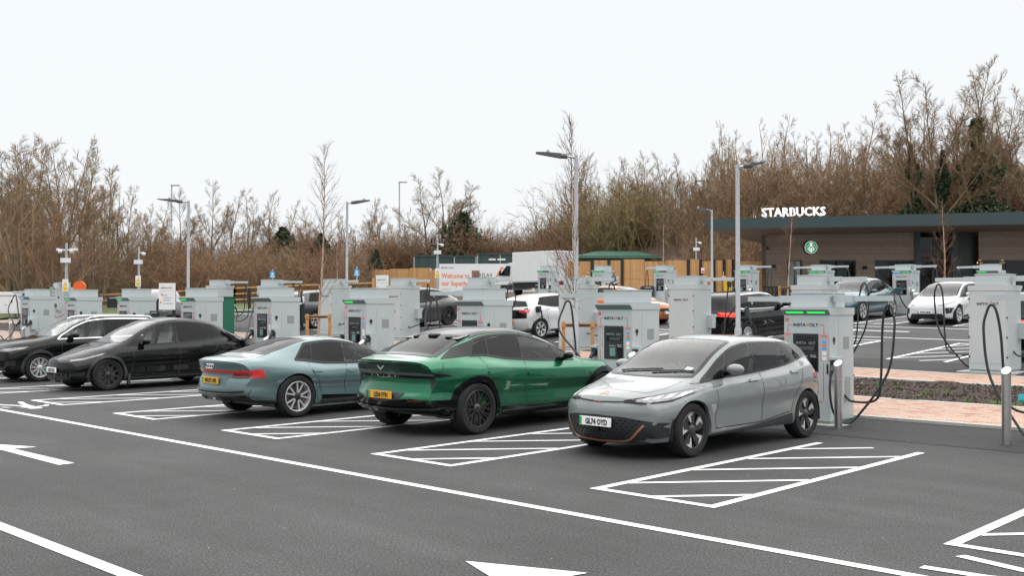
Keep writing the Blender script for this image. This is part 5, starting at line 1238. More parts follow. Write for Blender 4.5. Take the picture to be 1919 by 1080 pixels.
pg([(-.08, .19), (.08, .19), (.11, .25), (.045, .235), (0, .29), (-.045, .235), (-.11, .25)]); pg([(.05 * math.cos(a * .6283), .10 + .07 * math.sin(a * .6283)) for a in range(10)]); pg([(-.03, -.02), (.03, -.02), (.055, -.27), (-.055, -.27)])
b.build('white_figure', M_litw, rs)
for px, py in ((1449, 500), (1619.5, 503), (1438, 467)):
    w = empty('wall_lamp', (bx + CY * X_(px), by + SY * X_(px), BZ + Z_(py)), YAW, 'small black shaded wall lamp on the brown cladding, %s' % {1449: 'near the cafe corner', 1619.5: 'between the two wide windows', 1438: 'upper left below the soffit'}[px], 'wall lamp', 'wall lamps on the cafe')
    q = MB(); s = .6 if px == 1438 else 1.
    q.lathe([(.02, .13 * s), (.09 * s, .09 * s), (.15 * s, -.04 * s), (.13 * s, -.04 * s)], 14, 'z', (0, -.17, 0)); q.build('shade', M_black, w); MB().box(-.04, .04, -.12, 0, .06, .12).build('bracket', M_black, w)
# terrace furniture in front of the cafe
def table_set(px, d, lab):
    x, y = cold(px, d); z = terr(x, y); t = empty('cafe_table', (x, y, z), YAW, 'dark outdoor table with slatted planter screen, ' + lab, 'table', 'terrace tables')
    MB().box(-.5, .5, -.35, .35, .72, .76).build('tabletop', M_black, t)
    for sx in (-.42, .42):
        for sy in (-.28, .28): MB().tube([(sx, sy, 0), (sx * .95, sy * .95, .72)], .02, 6).build('leg', M_black, t)
    for k, xx in enumerate((-.9, .9)):
        cx, cy = x + CY * xx, y + SY * xx
        c = empty('terrace_chair', (cx, cy, z), YAW + (0 if k else math.pi), 'dark terrace chair %s of the table %s' % (('left', 'right')[k], lab), 'chair', 'terrace chairs')
        MB().box(-.22, .22, -.22, .22, .43, .46).build('seat', M_black, c); MB().box(.19, .22, -.2, .2, .55, .88).build('backrest', M_black, c)
        for sx in (-.2, .2):
            for sy in (-.2, .2): MB().tube([(sx, sy, 0), (sx, sy, .45 if sx < 0 else .86)], .014, 5).build('leg', M_black, c)
table_set(1450, 52.5, 'left by the cafe corner'); table_set(1497, 52.5, 'under the narrow window')
x, y = cold(1478, 53.6); scn = empty('planter_screen', (x, y, terr(x, y)), YAW, 'dark brown slatted screen along the cafe terrace', 'screen')
for k in range(14): MB().box(-1.3 + k * .19, -1.15 + k * .19, 0, .03, .05, .95).build('slat', mat('dark_slat', (.05, .035, .032), .7), scn)
MB().box(-1.35, 1.4, -.02, .05, .95, 1.0).build('top_rail', M_black, scn)

# ------------------------------------------------------------------ timber compound fences
M_board = clad_mat('cedar_boards', (.50, .27, .11), 9., 0, .30)
def board_fence(name, px0, px1, d, ytop, ybot, edges, posts, lab, par=None):
    x, y = cold(px0, d); S = FPX / d; zt_ = zat(ytop, d); zb_ = zat(ybot, d); f = empty(name, (x, y, zb_), YAW, lab, 'fence')
    E = [0] + [(e - px0) / S for e in edges] + [(px1 - px0) / S]
    for i, (a, c) in enumerate(zip(E, E[1:])):
        h = zt_ - zb_ + (.06 * ((i * 7) % 3 - 1) if len(E) > 2 else 0); o = MB().box(.0, c - a - .02, -.02, .03, -.3, h).build('fence_panel', M_board, f); o.location = (a + .01, 0, 0)
        MB().box(0, c - a - .02, -.03, -.021, h * .46, h * .46 + .02).build('rail', mat('rail_shadow_line', (.30, .16, .07), .8), o)  # shadow line painted across the boards: thin strip in darkened board colour
    for p in posts: q = (p - px0) / S; MB().box(q - .09, q + .09, -.07, .0, -.3, zt_ - zb_ + .05).build('fence_post', M_black, f)
    return f
board_fence('timber_fence', 1064, 1432, 62, 488, 556, (1107, 1165, 1208, 1245, 1289, 1312, 1338, 1357, 1373), (1110, 1141, 1166, 1290, 1313, 1338, 1357, 1374), 'tall vertical board fence with black posts left of the cafe')
board_fence('timber_fence', 696, 826, 75, 504, 570, (730, 768, 807), (), 'tall vertical board fence left of the white welcome billboard')
for px, py in ((1317, 507), (699, 525)):
    d = 61.9 if px > 1000 else 74.9; x, y = cold(px, d); n = empty('safety_notice', (x, y, zat(py, d)), YAW, 'small red and white notice on the %s fence' % ('board' if px < 1000 else 'black posted'), 'notice')
    MB().box(-.10, .10, -.05, -.04, -.16, .16).build('plate', M_white, n); MB().box(-.08, .08, -.055, -.051, -.12, -.02).build('red_print', M_red, n)
# post and rail fence along the verge
M_rail = mat('new_softwood_rail', (.55, .30, .12), .75, var=.25, scale=5)
def rail_fence(pts, lab, step=1.8):
    """pts: (px, row of the middle rail, distance)"""
    W = [(*cold(p[0], p[2]), zat(p[1], p[2])) for p in pts]; f = empty('post_and_rail_fence', (W[0][0], W[0][1], W[0][2] - .75), 0, lab, 'fence'); o = Vector(f.location)
    for a, c in zip(W, W[1:]):
        a, c = Vector(a) - o, Vector(c) - o; n = max(1, int((c - a).length / step)); dr = (c - a).normalized(); side = Vector((-dr.y, dr.x, 0)) * .05
        for k in range(n + 1):
            p = a.lerp(c, k / n); MB().box(p.x - .06, p.x + .06, p.y - .06, p.y + .06, p.z - .95, p.z + .52).build('post', M_rail, f)
        for k in range(n):
            for dz in (-.38, 0, .38):
                p, q = a.lerp(c, k / n) - side, a.lerp(c, (k + 1) / n) - side
                MB().add([(p.x, p.y, p.z + dz - .05), (q.x, q.y, q.z + dz - .05), (q.x, q.y, q.z + dz + .05), (p.x, p.y, p.z + dz + .05), (p.x + side.x * .8, p.y + side.y * .8, p.z + dz + .05), (q.x + side.x * .8, q.y + side.y * .8, q.z + dz + .05)], [(0, 1, 2, 3), (3, 2, 5, 4)]).build('rail', M_rail, f)
    return f
rail_fence([(20, 570, 64), (180, 564, 67), (330, 557, 68), (440, 551, 68), (550, 546, 68), (700, 541, 68)], 'long new softwood post and rail fence along the left verge')
# verge of grass and kerb in front of the rail fence
def band(name, rows, off, m, kind='structure'):
    """ground ribbon through columns; rows = (px, near distance, far distance)"""
    b = MB(); V = []
    for (px, d0, d1) in rows:
        for d in (d0, (d0 + d1) / 2, d1): x, y = cold(px, d); V.append((x, y, terr(x, y) + off))
    n = len(rows); b.add(V, [(3 * i + j, 3 * i + 3 + j, 3 * i + 4 + j, 3 * i + 1 + j) for i in range(n - 1) for j in range(2)]); o = b.build(name, m); o['kind'] = kind; return o
cols = list(range(-160, 721, 40))
band('grass_verge', [(p, 58.6, 72) for p in cols], .05, M_grass); band('kerb', [(p, 58.2, 58.6) for p in cols], .10, M_kerb)
band('footpath', [(p, 50, 66) for p in range(1190, 2200, 50)], .03, M_kerb)

# ------------------------------------------------------------------ containers, shed, billboard
M_cont = clad_mat('container_green', (.030, .062, .058), 4., 0, .35, .5); M_shed = mat('green_roof_sheet', (.022, .085, .055), .5, var=.1, scale=2)
def container(px0, px1, d, ytop, lab, dep=2.4):
    x, y = cold(px0, d); S = FPX / d; w = (px1 - px0) / S; h = 2.6; zt_ = zat(ytop, d); t = empty('shipping_container', (x, y, zt_ - h), YAW, lab, 'container', 'dark green containers behind the billboard')
    MB().box(0, w, 0, dep, 0, h).build('shell', M_cont, t)
    for xx in (0, w * .36, w * .64, w - .08): MB().box(xx, xx + .08, -.05, 0, 0, h).build('locking_bar', M_galv, t)
    MB().box(-.03, w + .03, -.06, .02, h - .1, h + .02).build('top_rail', M_cont, t)
    for xx in (w * .26, w * .8):
        q = MB(); q.add([(xx, -.06, h * .55 - .22), (xx + .22, -.06, h * .55), (xx, -.06, h * .55 + .22), (xx - .22, -.06, h * .55)], [(0, 1, 2, 3)]); q.build('hazard_diamond', M_white, t)
    MB().box(w * .24, w * .34, -.06, -.055, h * .30, h * .36).build('orange_label', M_orangeprint, t)
    return t
container(775, 893, 83, 479.5, 'dark green shipping container with white diamond, left of the pair')
ct = container(894, 1012, 83, 475.5, 'dark green shipping container behind the white van body, right of the pair')
MB().box(.95, 1.5, -.065, -.06, 2.05, 2.2).build('stencil_mark', M_white, ct); MB().box(1.65, 2.3, -.065, -.06, 2.05, 2.2).build('stencil_mark', M_white, ct)
x, y = cold(1066, 82); sh = empty('green_shed', (x, y, zat(573.8 - 40, 82) + .02), YAW, 'low shed with dark green pitched sheet roof behind the board fence', 'shed')
S_ = FPX / 82; w_ = (1238 - 1066) / S_; h_ = 4.2
MB().box(0, w_, 0, 5, -1, h_ - 1.9).build('wall', mat('green_sheet_wall', (.02, .085, .055), .6), sh)
MB().add([(-.2, -.3, h_ - 2.05), (w_ + .2, -.3, h_ - 2.05), (w_ - 1.6, 2.6, h_ - 1.4), (2.4, 2.6, h_ - 1.4), (-.2, 5.3, h_ - 2.05), (w_ + .2, 5.3, h_ - 2.05), (-.2, -.3, h_ - 2.12), (w_ + .2, -.3, h_ - 2.12)], [(0, 1, 2, 3), (3, 2, 5, 4), (1, 5, 2), (4, 0, 3), (6, 7, 1, 0)]).build('roof', M_shed, sh)
d = 73; x, y = cold(823, d); S_ = FPX / d; zb_ = zat(547, d); bb = empty('billboard', (x, y, zb_), YAW, 'wide white welcome billboard with orange headline on the compound fence', 'sign')
w_ = (1004 - 823) / S_; h_ = (547 - 494.5) / S_
MB().box(0, w_, -.03, .03, 0, h_).build('board', M_white, bb)
for xx in (.3, w_ * .5, w_ - .3): MB().box(xx - .06, xx + .06, .03, .13, -2.0, h_ - .1).build('post', M_galv, bb)
letters('headline', 'Welcome to', .487, M_orangeprint, bb, .16, -.035, h_ * .49, squeeze=.80, bold=.008); letters('headline', 'our Superhub', .487, M_orangeprint, bb, .16, -.035, h_ * .22, squeeze=.80, bold=.008)
brand_logo(bb, .60, -.035, h_ * .83, .15); letters('web_line', 'instavolt.co.uk', .12, M_lgrey, bb, .16, -.035, h_ * .07); letters('caption', 'RELAX', .39, M_ink, bb, (898 - 823) / S_, -.035, h_ * .53, squeeze=.85)
x0 = (884 - 823) / S_; M_ph = mat('printed_photo', (.22, .13, .09), .5, var=.9, scale=3.5); MB().box(x0, x0 + .55, -.036, -.03, h_ * .46, h_ * .76).build('printed_photo', M_ph, bb)
b = MB(); x0 = (906 - 823) / S_; q = [(x0 + .10 + t_ * .95 + .25 * math.sin(t_ * 2.2), .3 + t_ * 1.45) for t_ in [i / 12 for i in range(13)]]; q += [(q[-1][0] + .10, q[-1][1] - .05), (q[-1][0] + .12, q[-1][1] - .35)]
for (a, c), (e, f) in zip(zip(q, q[1:]), zip(q[1:], q[2:] + q[-1:])): b.quad((a[0], -.037, a[1]), (a[0] + .16, -.037, a[1]), (c[0] + .14, -.037, c[1]), (c[0], -.037, c[1]))
b.build('orange_swoosh', M_orangeprint, bb)
# two white direction signs
def dir_sign(px0, px1, y0, y1, d, lines, lab):
    x, y = cold(px0, d); S = FPX / d; w = (px1 - px0) / S; h = (y1 - y0) / S; zb = zat(y1, d); g_ = terr(x, y)
    t = empty('direction_sign', (x, y, g_), YAW, lab, 'sign'); k = zb - g_
    MB().box(0, w, -.02, .02, k, k + h, .004).build('panel', M_white, t)
    for xx in (.06, w - .06): MB().box(xx - .05, xx + .05, .02, .10, -.1, k + h * .9).build('post', M_black, t)
    brand_logo(t, w * .48, -.023, k + h * .80, w * .115); MB().box(w * .08, w * .88, -.023, -.02, k + h * .70, k + h * .705).build('rule', M_lgrey, t)
    for (f, tx, ar) in lines:
        if ar: s = ar; cx = w * .16; MB().add([(cx - s * .04 * w / .6, -.023, k + h * f + .05), (cx + s * .05 * w / .6, -.023, k + h * f + .01), (cx + s * .05 * w / .6, -.023, k + h * f + .09)][::1 if s > 0 else -1], [(0, 1, 2)]).build('arrow', M_orangeprint, t)
        letters('direction_text', tx, w * .135, M_lgrey, t, w * .26, -.023, k + h * f, squeeze=.9)
dir_sign(298, 328.5, 531, 581, 34, [(.52, 'HGV,', 1), (.43, 'Coaches &', 0), (.34, 'Caravans', 0), (.22, 'Cars & Vans', -1)], 'white direction sign for lorries and cars on dark posts at left')
dir_sign(704.5, 728, 516, 564, 48, [(.48, 'Cars & Vans', -1)], 'white direction sign in front of the left board fence')
def small_sign(px, ytop, d, lab):
    x, y = cold(px, d); g_ = terr(x, y); t = empty('parking_sign', (x, y, g_), YAW, lab, 'sign', 'small blue signs on posts'); z = zat(ytop, d) - g_
    MB().tube([(0, .03, 0), (0, .03, z + .12)], .038, 8).build('post', M_galv, t); MB().box(-.13, .13, -.012, .0, z - .32, z).build('plate', M_blueprint, t)
    MB().box(-.10, .10, -.015, -.012, z - .29, z - .23).build('caption_bar', M_white, t); MB().box(-.05, .05, -.015, -.012, z - .2, z - .06).build('symbol', M_white, t)
small_sign(510.5, 509, 52, 'small blue and white sign on a post left of the slim birch'); small_sign(668.5, 505, 50, 'small blue and white sign on a post right of the lamp post')
# green board behind charger 24, white cabinet at the left edge, life ring, bins
x, y = cold(436, 29.5); t = empty('feeder_pillar', (coly(384, 19.2), 19.2, terr(coly(384, 19.2), 19.2)), 0, 'tall plain green cabinet standing between the front and second charger rows', 'cabinet')
M_fg = mat('green_cabinet_paint', (.008, .13, .075), .45, var=.08, scale=4)
MB().box(0, 1.25, 0, .45, 0, 1.62, .01).build('cabinet_body', M_fg, t); MB().box(-.03, 1.28, -.03, .48, 1.62, 1.66).build('lid', M_fg, t); MB().box(.62, .63, -.004, 0, .1, 1.55).build('door_gap', M_black, t)
x, y = cold(-8, 58); t = empty('substation_kiosk', (x, y, zat(588, 58)), YAW, 'white electrical cabinet with pale roof at the left edge of the picture', 'cabinet')
MB().box(0, 1.15, 0, .8, 0, 1.0, .01).build('cabinet_body', M_white, t); MB().box(-.03, 1.1, -.05, .85, 1.02, 1.22, .02).build('roof', M_white, t)
for xx in (.15, .5, .85): MB().box(xx, xx + .28, -.008, 0, .1, .9).build('door', M_white, t)
MB().box(.88, .95, -.015, -.008, .62, .78).build('meter', M_ink, t); MB().box(.55, .6, -.015, -.008, .45, .52).build('meter', M_ink, t)
x, y = cold(148, 50); t = empty('lifebuoy_housing', (x, y, zat(549, 50)), YAW, 'bright orange lifebuoy housing on a post at left', 'lifebuoy')
b = MB(); n = 20; po = [(.30 * math.cos(math.pi * 2 * k / n), .30 * math.sin(math.pi * 2 * k / n) + .28) for k in range(n)]; b.prism([(p[0], max(p[1], -.02)) for p in po], 'y', 0, .12); b.build('housing', mat('orange_plastic', (.80, .13, .02), .45), t)
MB().box(-.2, .2, -.012, 0, .02, .10).build('label_bar', mat('orange_dark', (.55, .07, .01), .5), t); MB().tube([(0, .06, 0), (0, .06, -1.6)], .04, 8).build('post', M_galv, t)
def bin_(px0, px1, y0, y1, d, lab, m=None):
    x, y = cold(px0, d); S = FPX / d; w = (px1 - px0) / S; h = (y1 - y0) / S; t = empty('waste_bin', (x, y, zat(y1, d)), YAW, lab, 'bin')
    MB().box(0, w, 0, .6, 0, h * .72, .02).build('bin_body', m or M_black, t); MB().prism([(0, h * .72), (w, h * .72), (w * .98, h * .95), (w * .9, h), (w * .1, h), (w * .02, h * .95)], 'y', -.03, .62).build('hood', M_clad, t); MB().box(w * .25, w * .75, -.035, -.03, h * .78, h * .88).build('slot', M_lgrey, t)
bin_(200, 222, 555, 577, 54, 'dark litter bin with a hood beside the rail fence'); bin_(1202, 1226, 536, 556, 51, 'dark square bin before the black posted fence', M_teal); bin_(278, 300, 583, 604, 31, 'low dark blue grey box under the direction sign', M_teal)
x, y = cold(1362, 55); t = empty('cleaning_trolley', (x, y, zat(549, 55)), YAW, 'bright yellow cleaning trolley beside the board fence', 'trolley')
M_yel = mat('yellow_plastic', (.75, .50, .02), .5); MB().box(-.05, .30, 0, .4, .05, .72, .02).build('bin_body', M_yel, t); MB().tube([(-.1, .2, .1), (-.12, .25, 1.15)], .03, 6).build('mop_handle', M_yel, t); MB().box(-.2, -.02, .1, .3, .75, .9).build('mop_head', M_white, t); MB().box(.02, .24, -.012, 0, .3, .6).build('panel', M_ink, t)

# ------------------------------------------------------------------ lamp columns and camera masts
M_head = mat('luminaire_grey', (.10, .11, .12), .4, metal=.3)
def lamp(px, ytop, d, ang, lab, head=.95, r=.065, arm=.35, simple=False):
    """ang: direction of the arm in the picture plane, -1 left, +1 right"""
    x, y = cold(px, d); g_ = terr(x, y); H = zat(ytop, d) - g_; t = empty('street_lamp', (x, y, g_), YAW + (0 if ang > 0 else math.pi), lab, 'street lamp', 'lamp columns')
    MB().tube([(0, 0, -.1), (0, 0, .9), (0, 0, .98), (0, 0, H)], [r * 1.45, r * 1.45, r, r * .8], 12).build('column', M_galv, t, smooth=50)
    if simple: MB().box(-.1, .9, -.15, .15, H - .06, H + .1, .03).build('lantern', M_galv, t); return t
    MB().tube([(0, 0, H - .06), (arm, 0, H - .03)], .032, 8).build('bracket', M_galv, t)
    b = MB(); a = arm; e = arm + head
    b.tube([(a - .06, 0, H - .03), (a + .14, 0, H - .02)], .065, 10); b.prism([(a + .1, H - .07), (e, H + .045), (e, H + .065), (a + .45, H + .06), (a + .1, H + .03)], 'y', -.15, .15); hd = b.build('lantern', M_head, t)
    MB().lathe([(.001, .09), (.035, .07), (.045, 0)], 10, 'z', (a + .42, 0, H + .055)).build('photocell', M_lgrey, hd)
    return t
lamp(1080, 290, 25.4, -1, 'tall grey lamp column in the planting strip, lantern reaching left, nearest the middle', .72, .06, .28)
lamp(1383, 308, 24.5, 1, 'tall grey lamp column behind the pale grey hatchback, lantern reaching right', .42, .06, .2)
lamp(352.5, 376, 38.7, -1, 'grey lamp column above the left black cars, lantern reaching left', .85, .06, .3)
lamp(650, 378, 39, 1, 'grey lamp column left of the board fence, lantern reaching right', .65, .055, .22)
lamp(1334.5, 393, 43, -1, 'smaller grey lamp column in front of the cafe roof corner', .42, .055, .15)
for px, yt, dd, l in ((748, 341, 120, 'distant thin highway lamp in front of the scrub, right of centre left'), (320.5, 347, 115, 'distant thin highway lamp among the left trees'), (1320, 339, 105, 'distant brown highway lamp against the right wood')): lamp(px, yt, dd, 1 if px != 1320 else -1, l, simple=True, r=.10)
def camera_mast(px, ytop, d, lab, arms=True, sign=None):
    x, y = cold(px, d); g_ = terr(x, y); H = zat(ytop, d) - g_; t = empty('camera_mast', (x, y, g_), YAW, lab, 'camera mast', 'security camera masts')
    MB().tube([(0, 0, -.1), (0, 0, H * .55), (0, 0, H * .56), (0, 0, H)], [.085, .085, .06, .045], 10).build('mast', M_galv, t)
    M_cam = mat('camera_white', (.75, .76, .78), .4)
    for s in ((-1, 1) if arms else (1,)):
        q = MB(); q.tube([(0, 0, H - .32), (s * .22, -.05, H - .30)], .03, 6); q.lathe([(.001, .07), (.08, .05), (.10, 0), (.07, -.07), (.001, -.10)], 12, 'z', (s * .25, -.06, H - .36)); q.build('camera', M_cam, t)
        if arms: MB().box(s * .24 - .05, s * .24 + .2 * s + .05, -.12, 0, H - .34, H - .24).build('camera_arm', M_cam, t)
    MB().box(-.20, .20, -.14, -.04, H - .86, H - .66).build('control_box', M_cam, t)
    if sign:
        z = zat(sign, d) - g_; MB().box(-.13, .13, -.10, -.09, z - .26, z + .26).build('warning_plate', M_white, t); MB().add([(-.09, -.105, z - .02), (.09, -.105, z - .02), (0, -.105, z + .17)], [(0, 1, 2)]).build('warning_triangle', mat('sign_yellow', (.8, .5, .02), .5), t); MB().box(-.10, .10, -.104, -.10, z - .22, z - .06).build('warning_text', MATS['sign_yellow'], t)
camera_mast(124, 455, 44, 'grey mast with several white cameras and yellow warning plate at left', True, 535); camera_mast(260, 462, 50, 'slim grey mast with one white dome camera and warning plate', False, 527)
camera_mast(820, 447, 56, 'grey camera mast in front of the welcome billboard', False, 512); camera_mast(1305, 445, 66, 'thin grey camera mast behind the black posted board fence', False)
# small dark marker posts and blue leaflet sign at the right edge
for px, d, y0, y1 in ((940 - 40, 40, 532, 560), (467.5, 47, 540, 568), (295.5, 45, 560, 585)):
    x, y = cold(px, d); MBx = MB().box(-.06, .06, -.06, .06, 0, zat(y0, d) - zat(y1, d) + .25); o = MBx.build('marker_post', M_black); o.location = (x, y, zat(y1, d) - .25); o.rotation_euler = (0, 0, YAW); tag(o, {900: 'dark square marker post in front of the billboard', 467.5: 'dark square marker post by the rail fence', 295.5: 'dark marker post left of the direction sign'}[px], 'post')
x = coly(1916, 18.35); t = empty('ground_sign', (x, 18.5, terr(x, 18.5) + .02), R(20), 'small bright blue sign panel standing in the soil at the right edge', 'sign')
MB().box(-.12, .40, -.01, .01, .06, .20).build('panel', mat('cyan_panel', (.04, .45, .55), .5), t); MB().box(-.11, .39, -.014, -.01, .065, .10).build('green_band', mat('green_band', (.04, .2, .08), .6), t); MB().box(.1, .14, -.01, .03, -.1, .12).build('stake', M_black, t)
# ================================================================== TREES AND SCRUB
def bark(name, c1, c2, sc=3.):
    m, nt, b = nodes_of(name); L = nt.links.new; tc = nt.nodes.new('ShaderNodeTexCoord'); n = nt.nodes.new('ShaderNodeTexNoise'); n.inputs['Scale'].default_value = sc; n.inputs['Detail'].default_value = 5
    L(tc.outputs['Object'], n.inputs['Vector']); oi = nt.nodes.new('ShaderNodeObjectInfo'); mx = nt.nodes.new('ShaderNodeMix'); mx.data_type = 'RGBA'; mx.inputs[6].default_value = (*c1, 1); mx.inputs[7].default_value = (*c2, 1)
    ad = nt.nodes.new('ShaderNodeMath'); ad.operation = 'MULTIPLY_ADD'; ad.inputs[1].default_value = .6; L(n.outputs['Fac'], ad.inputs[0]); ml = nt.nodes.new('ShaderNodeMath'); ml.operation = 'MULTIPLY_ADD'; ml.inputs[1].default_value = .6; ml.inputs[2].default_value = -.1; L(oi.outputs['Random'], ml.inputs[0]); L(ml.outputs[0], ad.inputs[2]); L(ad.outputs[0], mx.inputs[0])
    L(mx.outputs[2], b.inputs['Base Color']); b.inputs['Roughness'].default_value = .9; b.inputs['Specular IOR Level'].default_value = .1; MATS[name] = m; return m
M_bark = bark('grey_brown_bark', (.13, .105, .08), (.21, .175, .135)); M_twig = bark('winter_twigs', (.20, .140, .090), (.31, .22, .135), 1.2)
M_twigr = bark('russet_twigs', (.20, .122, .078), (.31, .19, .115), .8); M_twigg = bark('budding_twigs', (.20, .168, .082), (.28, .235, .115), 1.2)
M_birch = bark('birch_bark', (.42, .30, .20), (.62, .50, .40), 9.); M_btwig = bark('birch_twigs', (.13, .075, .055), (.19, .11, .08), 2.)
M_ivy = mat('ivy_leaf', (.030, .055, .018), .55, var=.4, scale=2.); M_ever = mat('evergreen_leaf', (.030, .045, .018), .6, var=.4, scale=1.5)
class Branches:
    """collects tapered limbs (prisms) and twigs (thin blades)"""
    def __init__(s, seed): s.r = random.Random(seed); s.t = MB(); s.c = MB(); s.tips = []
    def limb(s, p, d, l, r0, r1, n, wob, up, m):
        pts = [Vector(p)]; d = Vector(d).normalized(); k = n
        for i in range(k):
            d = (d + Vector((s.r.gauss(0, wob), s.r.gauss(0, wob), s.r.gauss(0, wob) + up))).normalized(); pts.append(pts[-1] + d * l / k)
        rs = [r0 + (r1 - r0) * i / k for i in range(k + 1)]
        (s.t if m == 't' else s.c).tube(pts, rs, 5 if r0 > .04 else 3, cap=False); return pts
    def twig(s, p, d, l, w):
        d = Vector(d).normalized(); a = d.cross(Vector((s.r.gauss(0, 1), s.r.gauss(0, 1), s.r.gauss(0, 1)))).normalized() * w; p = Vector(p)
        q = p + d * l * .55 + Vector((s.r.gauss(0, .05), s.r.gauss(0, .05), s.r.gauss(0, .05))) * l; e = q + (d + Vector((0, 0, .25))).normalized() * l * .45
        s.c.add([p - a, p + a, q + a * .7, q - a * .7, e], [(0, 1, 2, 3), (3, 2, 4)])
def rdir(r, d, ang):
    d = Vector(d).normalized(); a = d.orthogonal().normalized(); a.rotate(Matrix.Rotation(r.uniform(0, 6.2832), 3, d)); return (d * math.cos(ang) + a * math.sin(ang)).normalized()
def make_tree(seed, H, stems=1, spread=.55, n1=9, n2=8, n3=8, tw=.008, low=.3, r0=None, leaders=5):
    """trunk forking into rising leaders; each carries laterals, side shoots and fine twigs that fill a rounded crown"""
    B = Branches(seed); r = B.r
    for s in range(stems):
        hh = H * (r.uniform(.75, 1) if s else 1.); d0 = Vector((r.gauss(0, .10 if stems > 1 else .02), r.gauss(0, .10 if stems > 1 else .02), 1))
        tr = B.limb((r.gauss(0, .35) * (stems > 1), r.gauss(0, .35) * (stems > 1), -.3), d0, hh * .55, r0 or H * .0125, H * .006, 6, .03, .02, 't')
        starts = [(tr[-1], R(r.uniform(2, 10)), hh * .44)]
        for k in range(leaders - 1): f = low + (1 - low) * (k + r.random()) / leaders; i = min(int(f * 6), 5); starts.append((tr[i].lerp(tr[i + 1], f * 6 - i), R(r.uniform(18, 40)) * (1 + spread * .3), hh * (1.0 - f * .55) * r.uniform(.55, .72)))
        for (p, ang, ln) in starts:
            ld = B.limb(p, rdir(r, (0, 0, 1), ang), ln, H * .0055, .012, 7, .055, .045, 'c')
            for i in range(n1):
                f = .12 + .86 * (i + r.random()) / n1; k = min(int(f * 7), 6); q = ld[k].lerp(ld[k + 1], f * 7 - k); l1 = ln * spread * (1.05 - f * .72) * r.uniform(.6, 1.05)
                b1 = B.limb(q, rdir(r, ld[k + 1] - ld[k] + Vector((0, 0, .1)), R(r.uniform(28, 55))), l1, H * .0022 * (1.2 - f * .6), .006, 5, .09, .05, 'c')
                for j in range(n2):
                    g = .15 + .85 * (j + r.random()) / n2; kk = min(int(g * 5), 4); qq = b1[kk].lerp(b1[kk + 1], g * 5 - kk); l2 = l1 * .45 * (1.1 - g * .55) * r.uniform(.6, 1.1) + .12
                    b2 = B.limb(qq, rdir(r, b1[kk + 1] - b1[kk], R(r.uniform(22, 48))), l2, .0085, .005, 2, .10, .06, 'c')
                    for t in range(n3): h = .1 + .9 * (t + r.random()) / n3; k3 = min(int(h * 2), 1); B.twig(b2[k3].lerp(b2[k3 + 1], h * 2 - k3), rdir(r, b2[k3 + 1] - b2[k3], R(r.uniform(15, 48))), (l2 * .5 + .12) * r.uniform(.5, 1.1), tw)
    return B
def tree_data(B, mt, mc):
    a = B.t.build('trunk', mt, smooth=60); c = B.c.build('crown', mc); da, dc = a.data, c.data; bpy.data.objects.remove(a); bpy.data.objects.remove(c); return da, dc
T_BIG = [tree_data(make_tree(sd, 12, st, sp, n1, 8, n3, .0075, lo, None, ld), M_bark, M_twig) for sd, st, sp, n1, n3, lo, ld in ((1, 1, .46, 11, 10, .30, 6), (2, 2, .44, 9, 9, .30, 4), (3, 3, .42, 8, 8, .25, 3), (4, 1, .42, 12, 10, .40, 6), (5, 1, .5, 11, 10, .25, 6))]
T_MID = [tree_data(make_tree(sd, 8, 4, .5, 6, 7, 5, .0075, .08, .05, 3), M_bark, m) for sd, m in ((11, M_twig), (12, M_twigr), (13, M_twigg))]
def put_tree(px, ytop, d, data, H, lab, base=None, squash=1., name='bare_tree', group='bare winter trees', ivy=0):
    x, y = cold(px, d); z = hill(px, d) if base is None else base; top = zat(ytop, d); sc = max(.3, (top - z) / H)
    t = empty(name, (x, y, z - .1), rnd.uniform(0, 6.28), lab, 'tree', group); t.scale = (sc * squash, sc * squash, sc)
    child('trunk', data[0], t); child('crown', data[1], t)
    if ivy: child('ivy', IVY[ivy - 1], t)
    return t
def leaf_cloud(seed, pts_fn, n, size, m, nm):
    r = random.Random(seed); b = MB()
    for i in range(n):
        p = Vector(pts_fn(r)); a = Vector((r.gauss(0, 1), r.gauss(0, 1), r.gauss(0, 1))).normalized(); c = a.orthogonal().normalized(); c.rotate(Matrix.Rotation(r.uniform(0, 6.28), 3, a)); e = a.cross(c); s = size * r.uniform(.6, 1.4)
        b.add([p - c * s, p - e * s * .6, p + c * s, p + e * s * .6], [(0, 1, 2, 3)])
    o = b.build(nm, m); d_ = o.data; bpy.data.objects.remove(o); return d_
def ivy_fn(H, wid):
    def f(r):
        z = H * r.random() ** 1.5; w = wid * (1.1 - z / H) * (.5 + .9 * r.random()) * (1 + .5 * math.sin(z * 2.3 + 1)); a = r.uniform(0, 6.28); return (w * math.cos(a) + .18 * math.sin(z), w * math.sin(a), z)
    return f
IVY = [leaf_cloud(5, ivy_fn(7.5, .75), 5200, .10, M_ivy, 'ivy'), leaf_cloud(6, ivy_fn(8.5, 1.5), 9000, .11, M_ivy, 'ivy')]
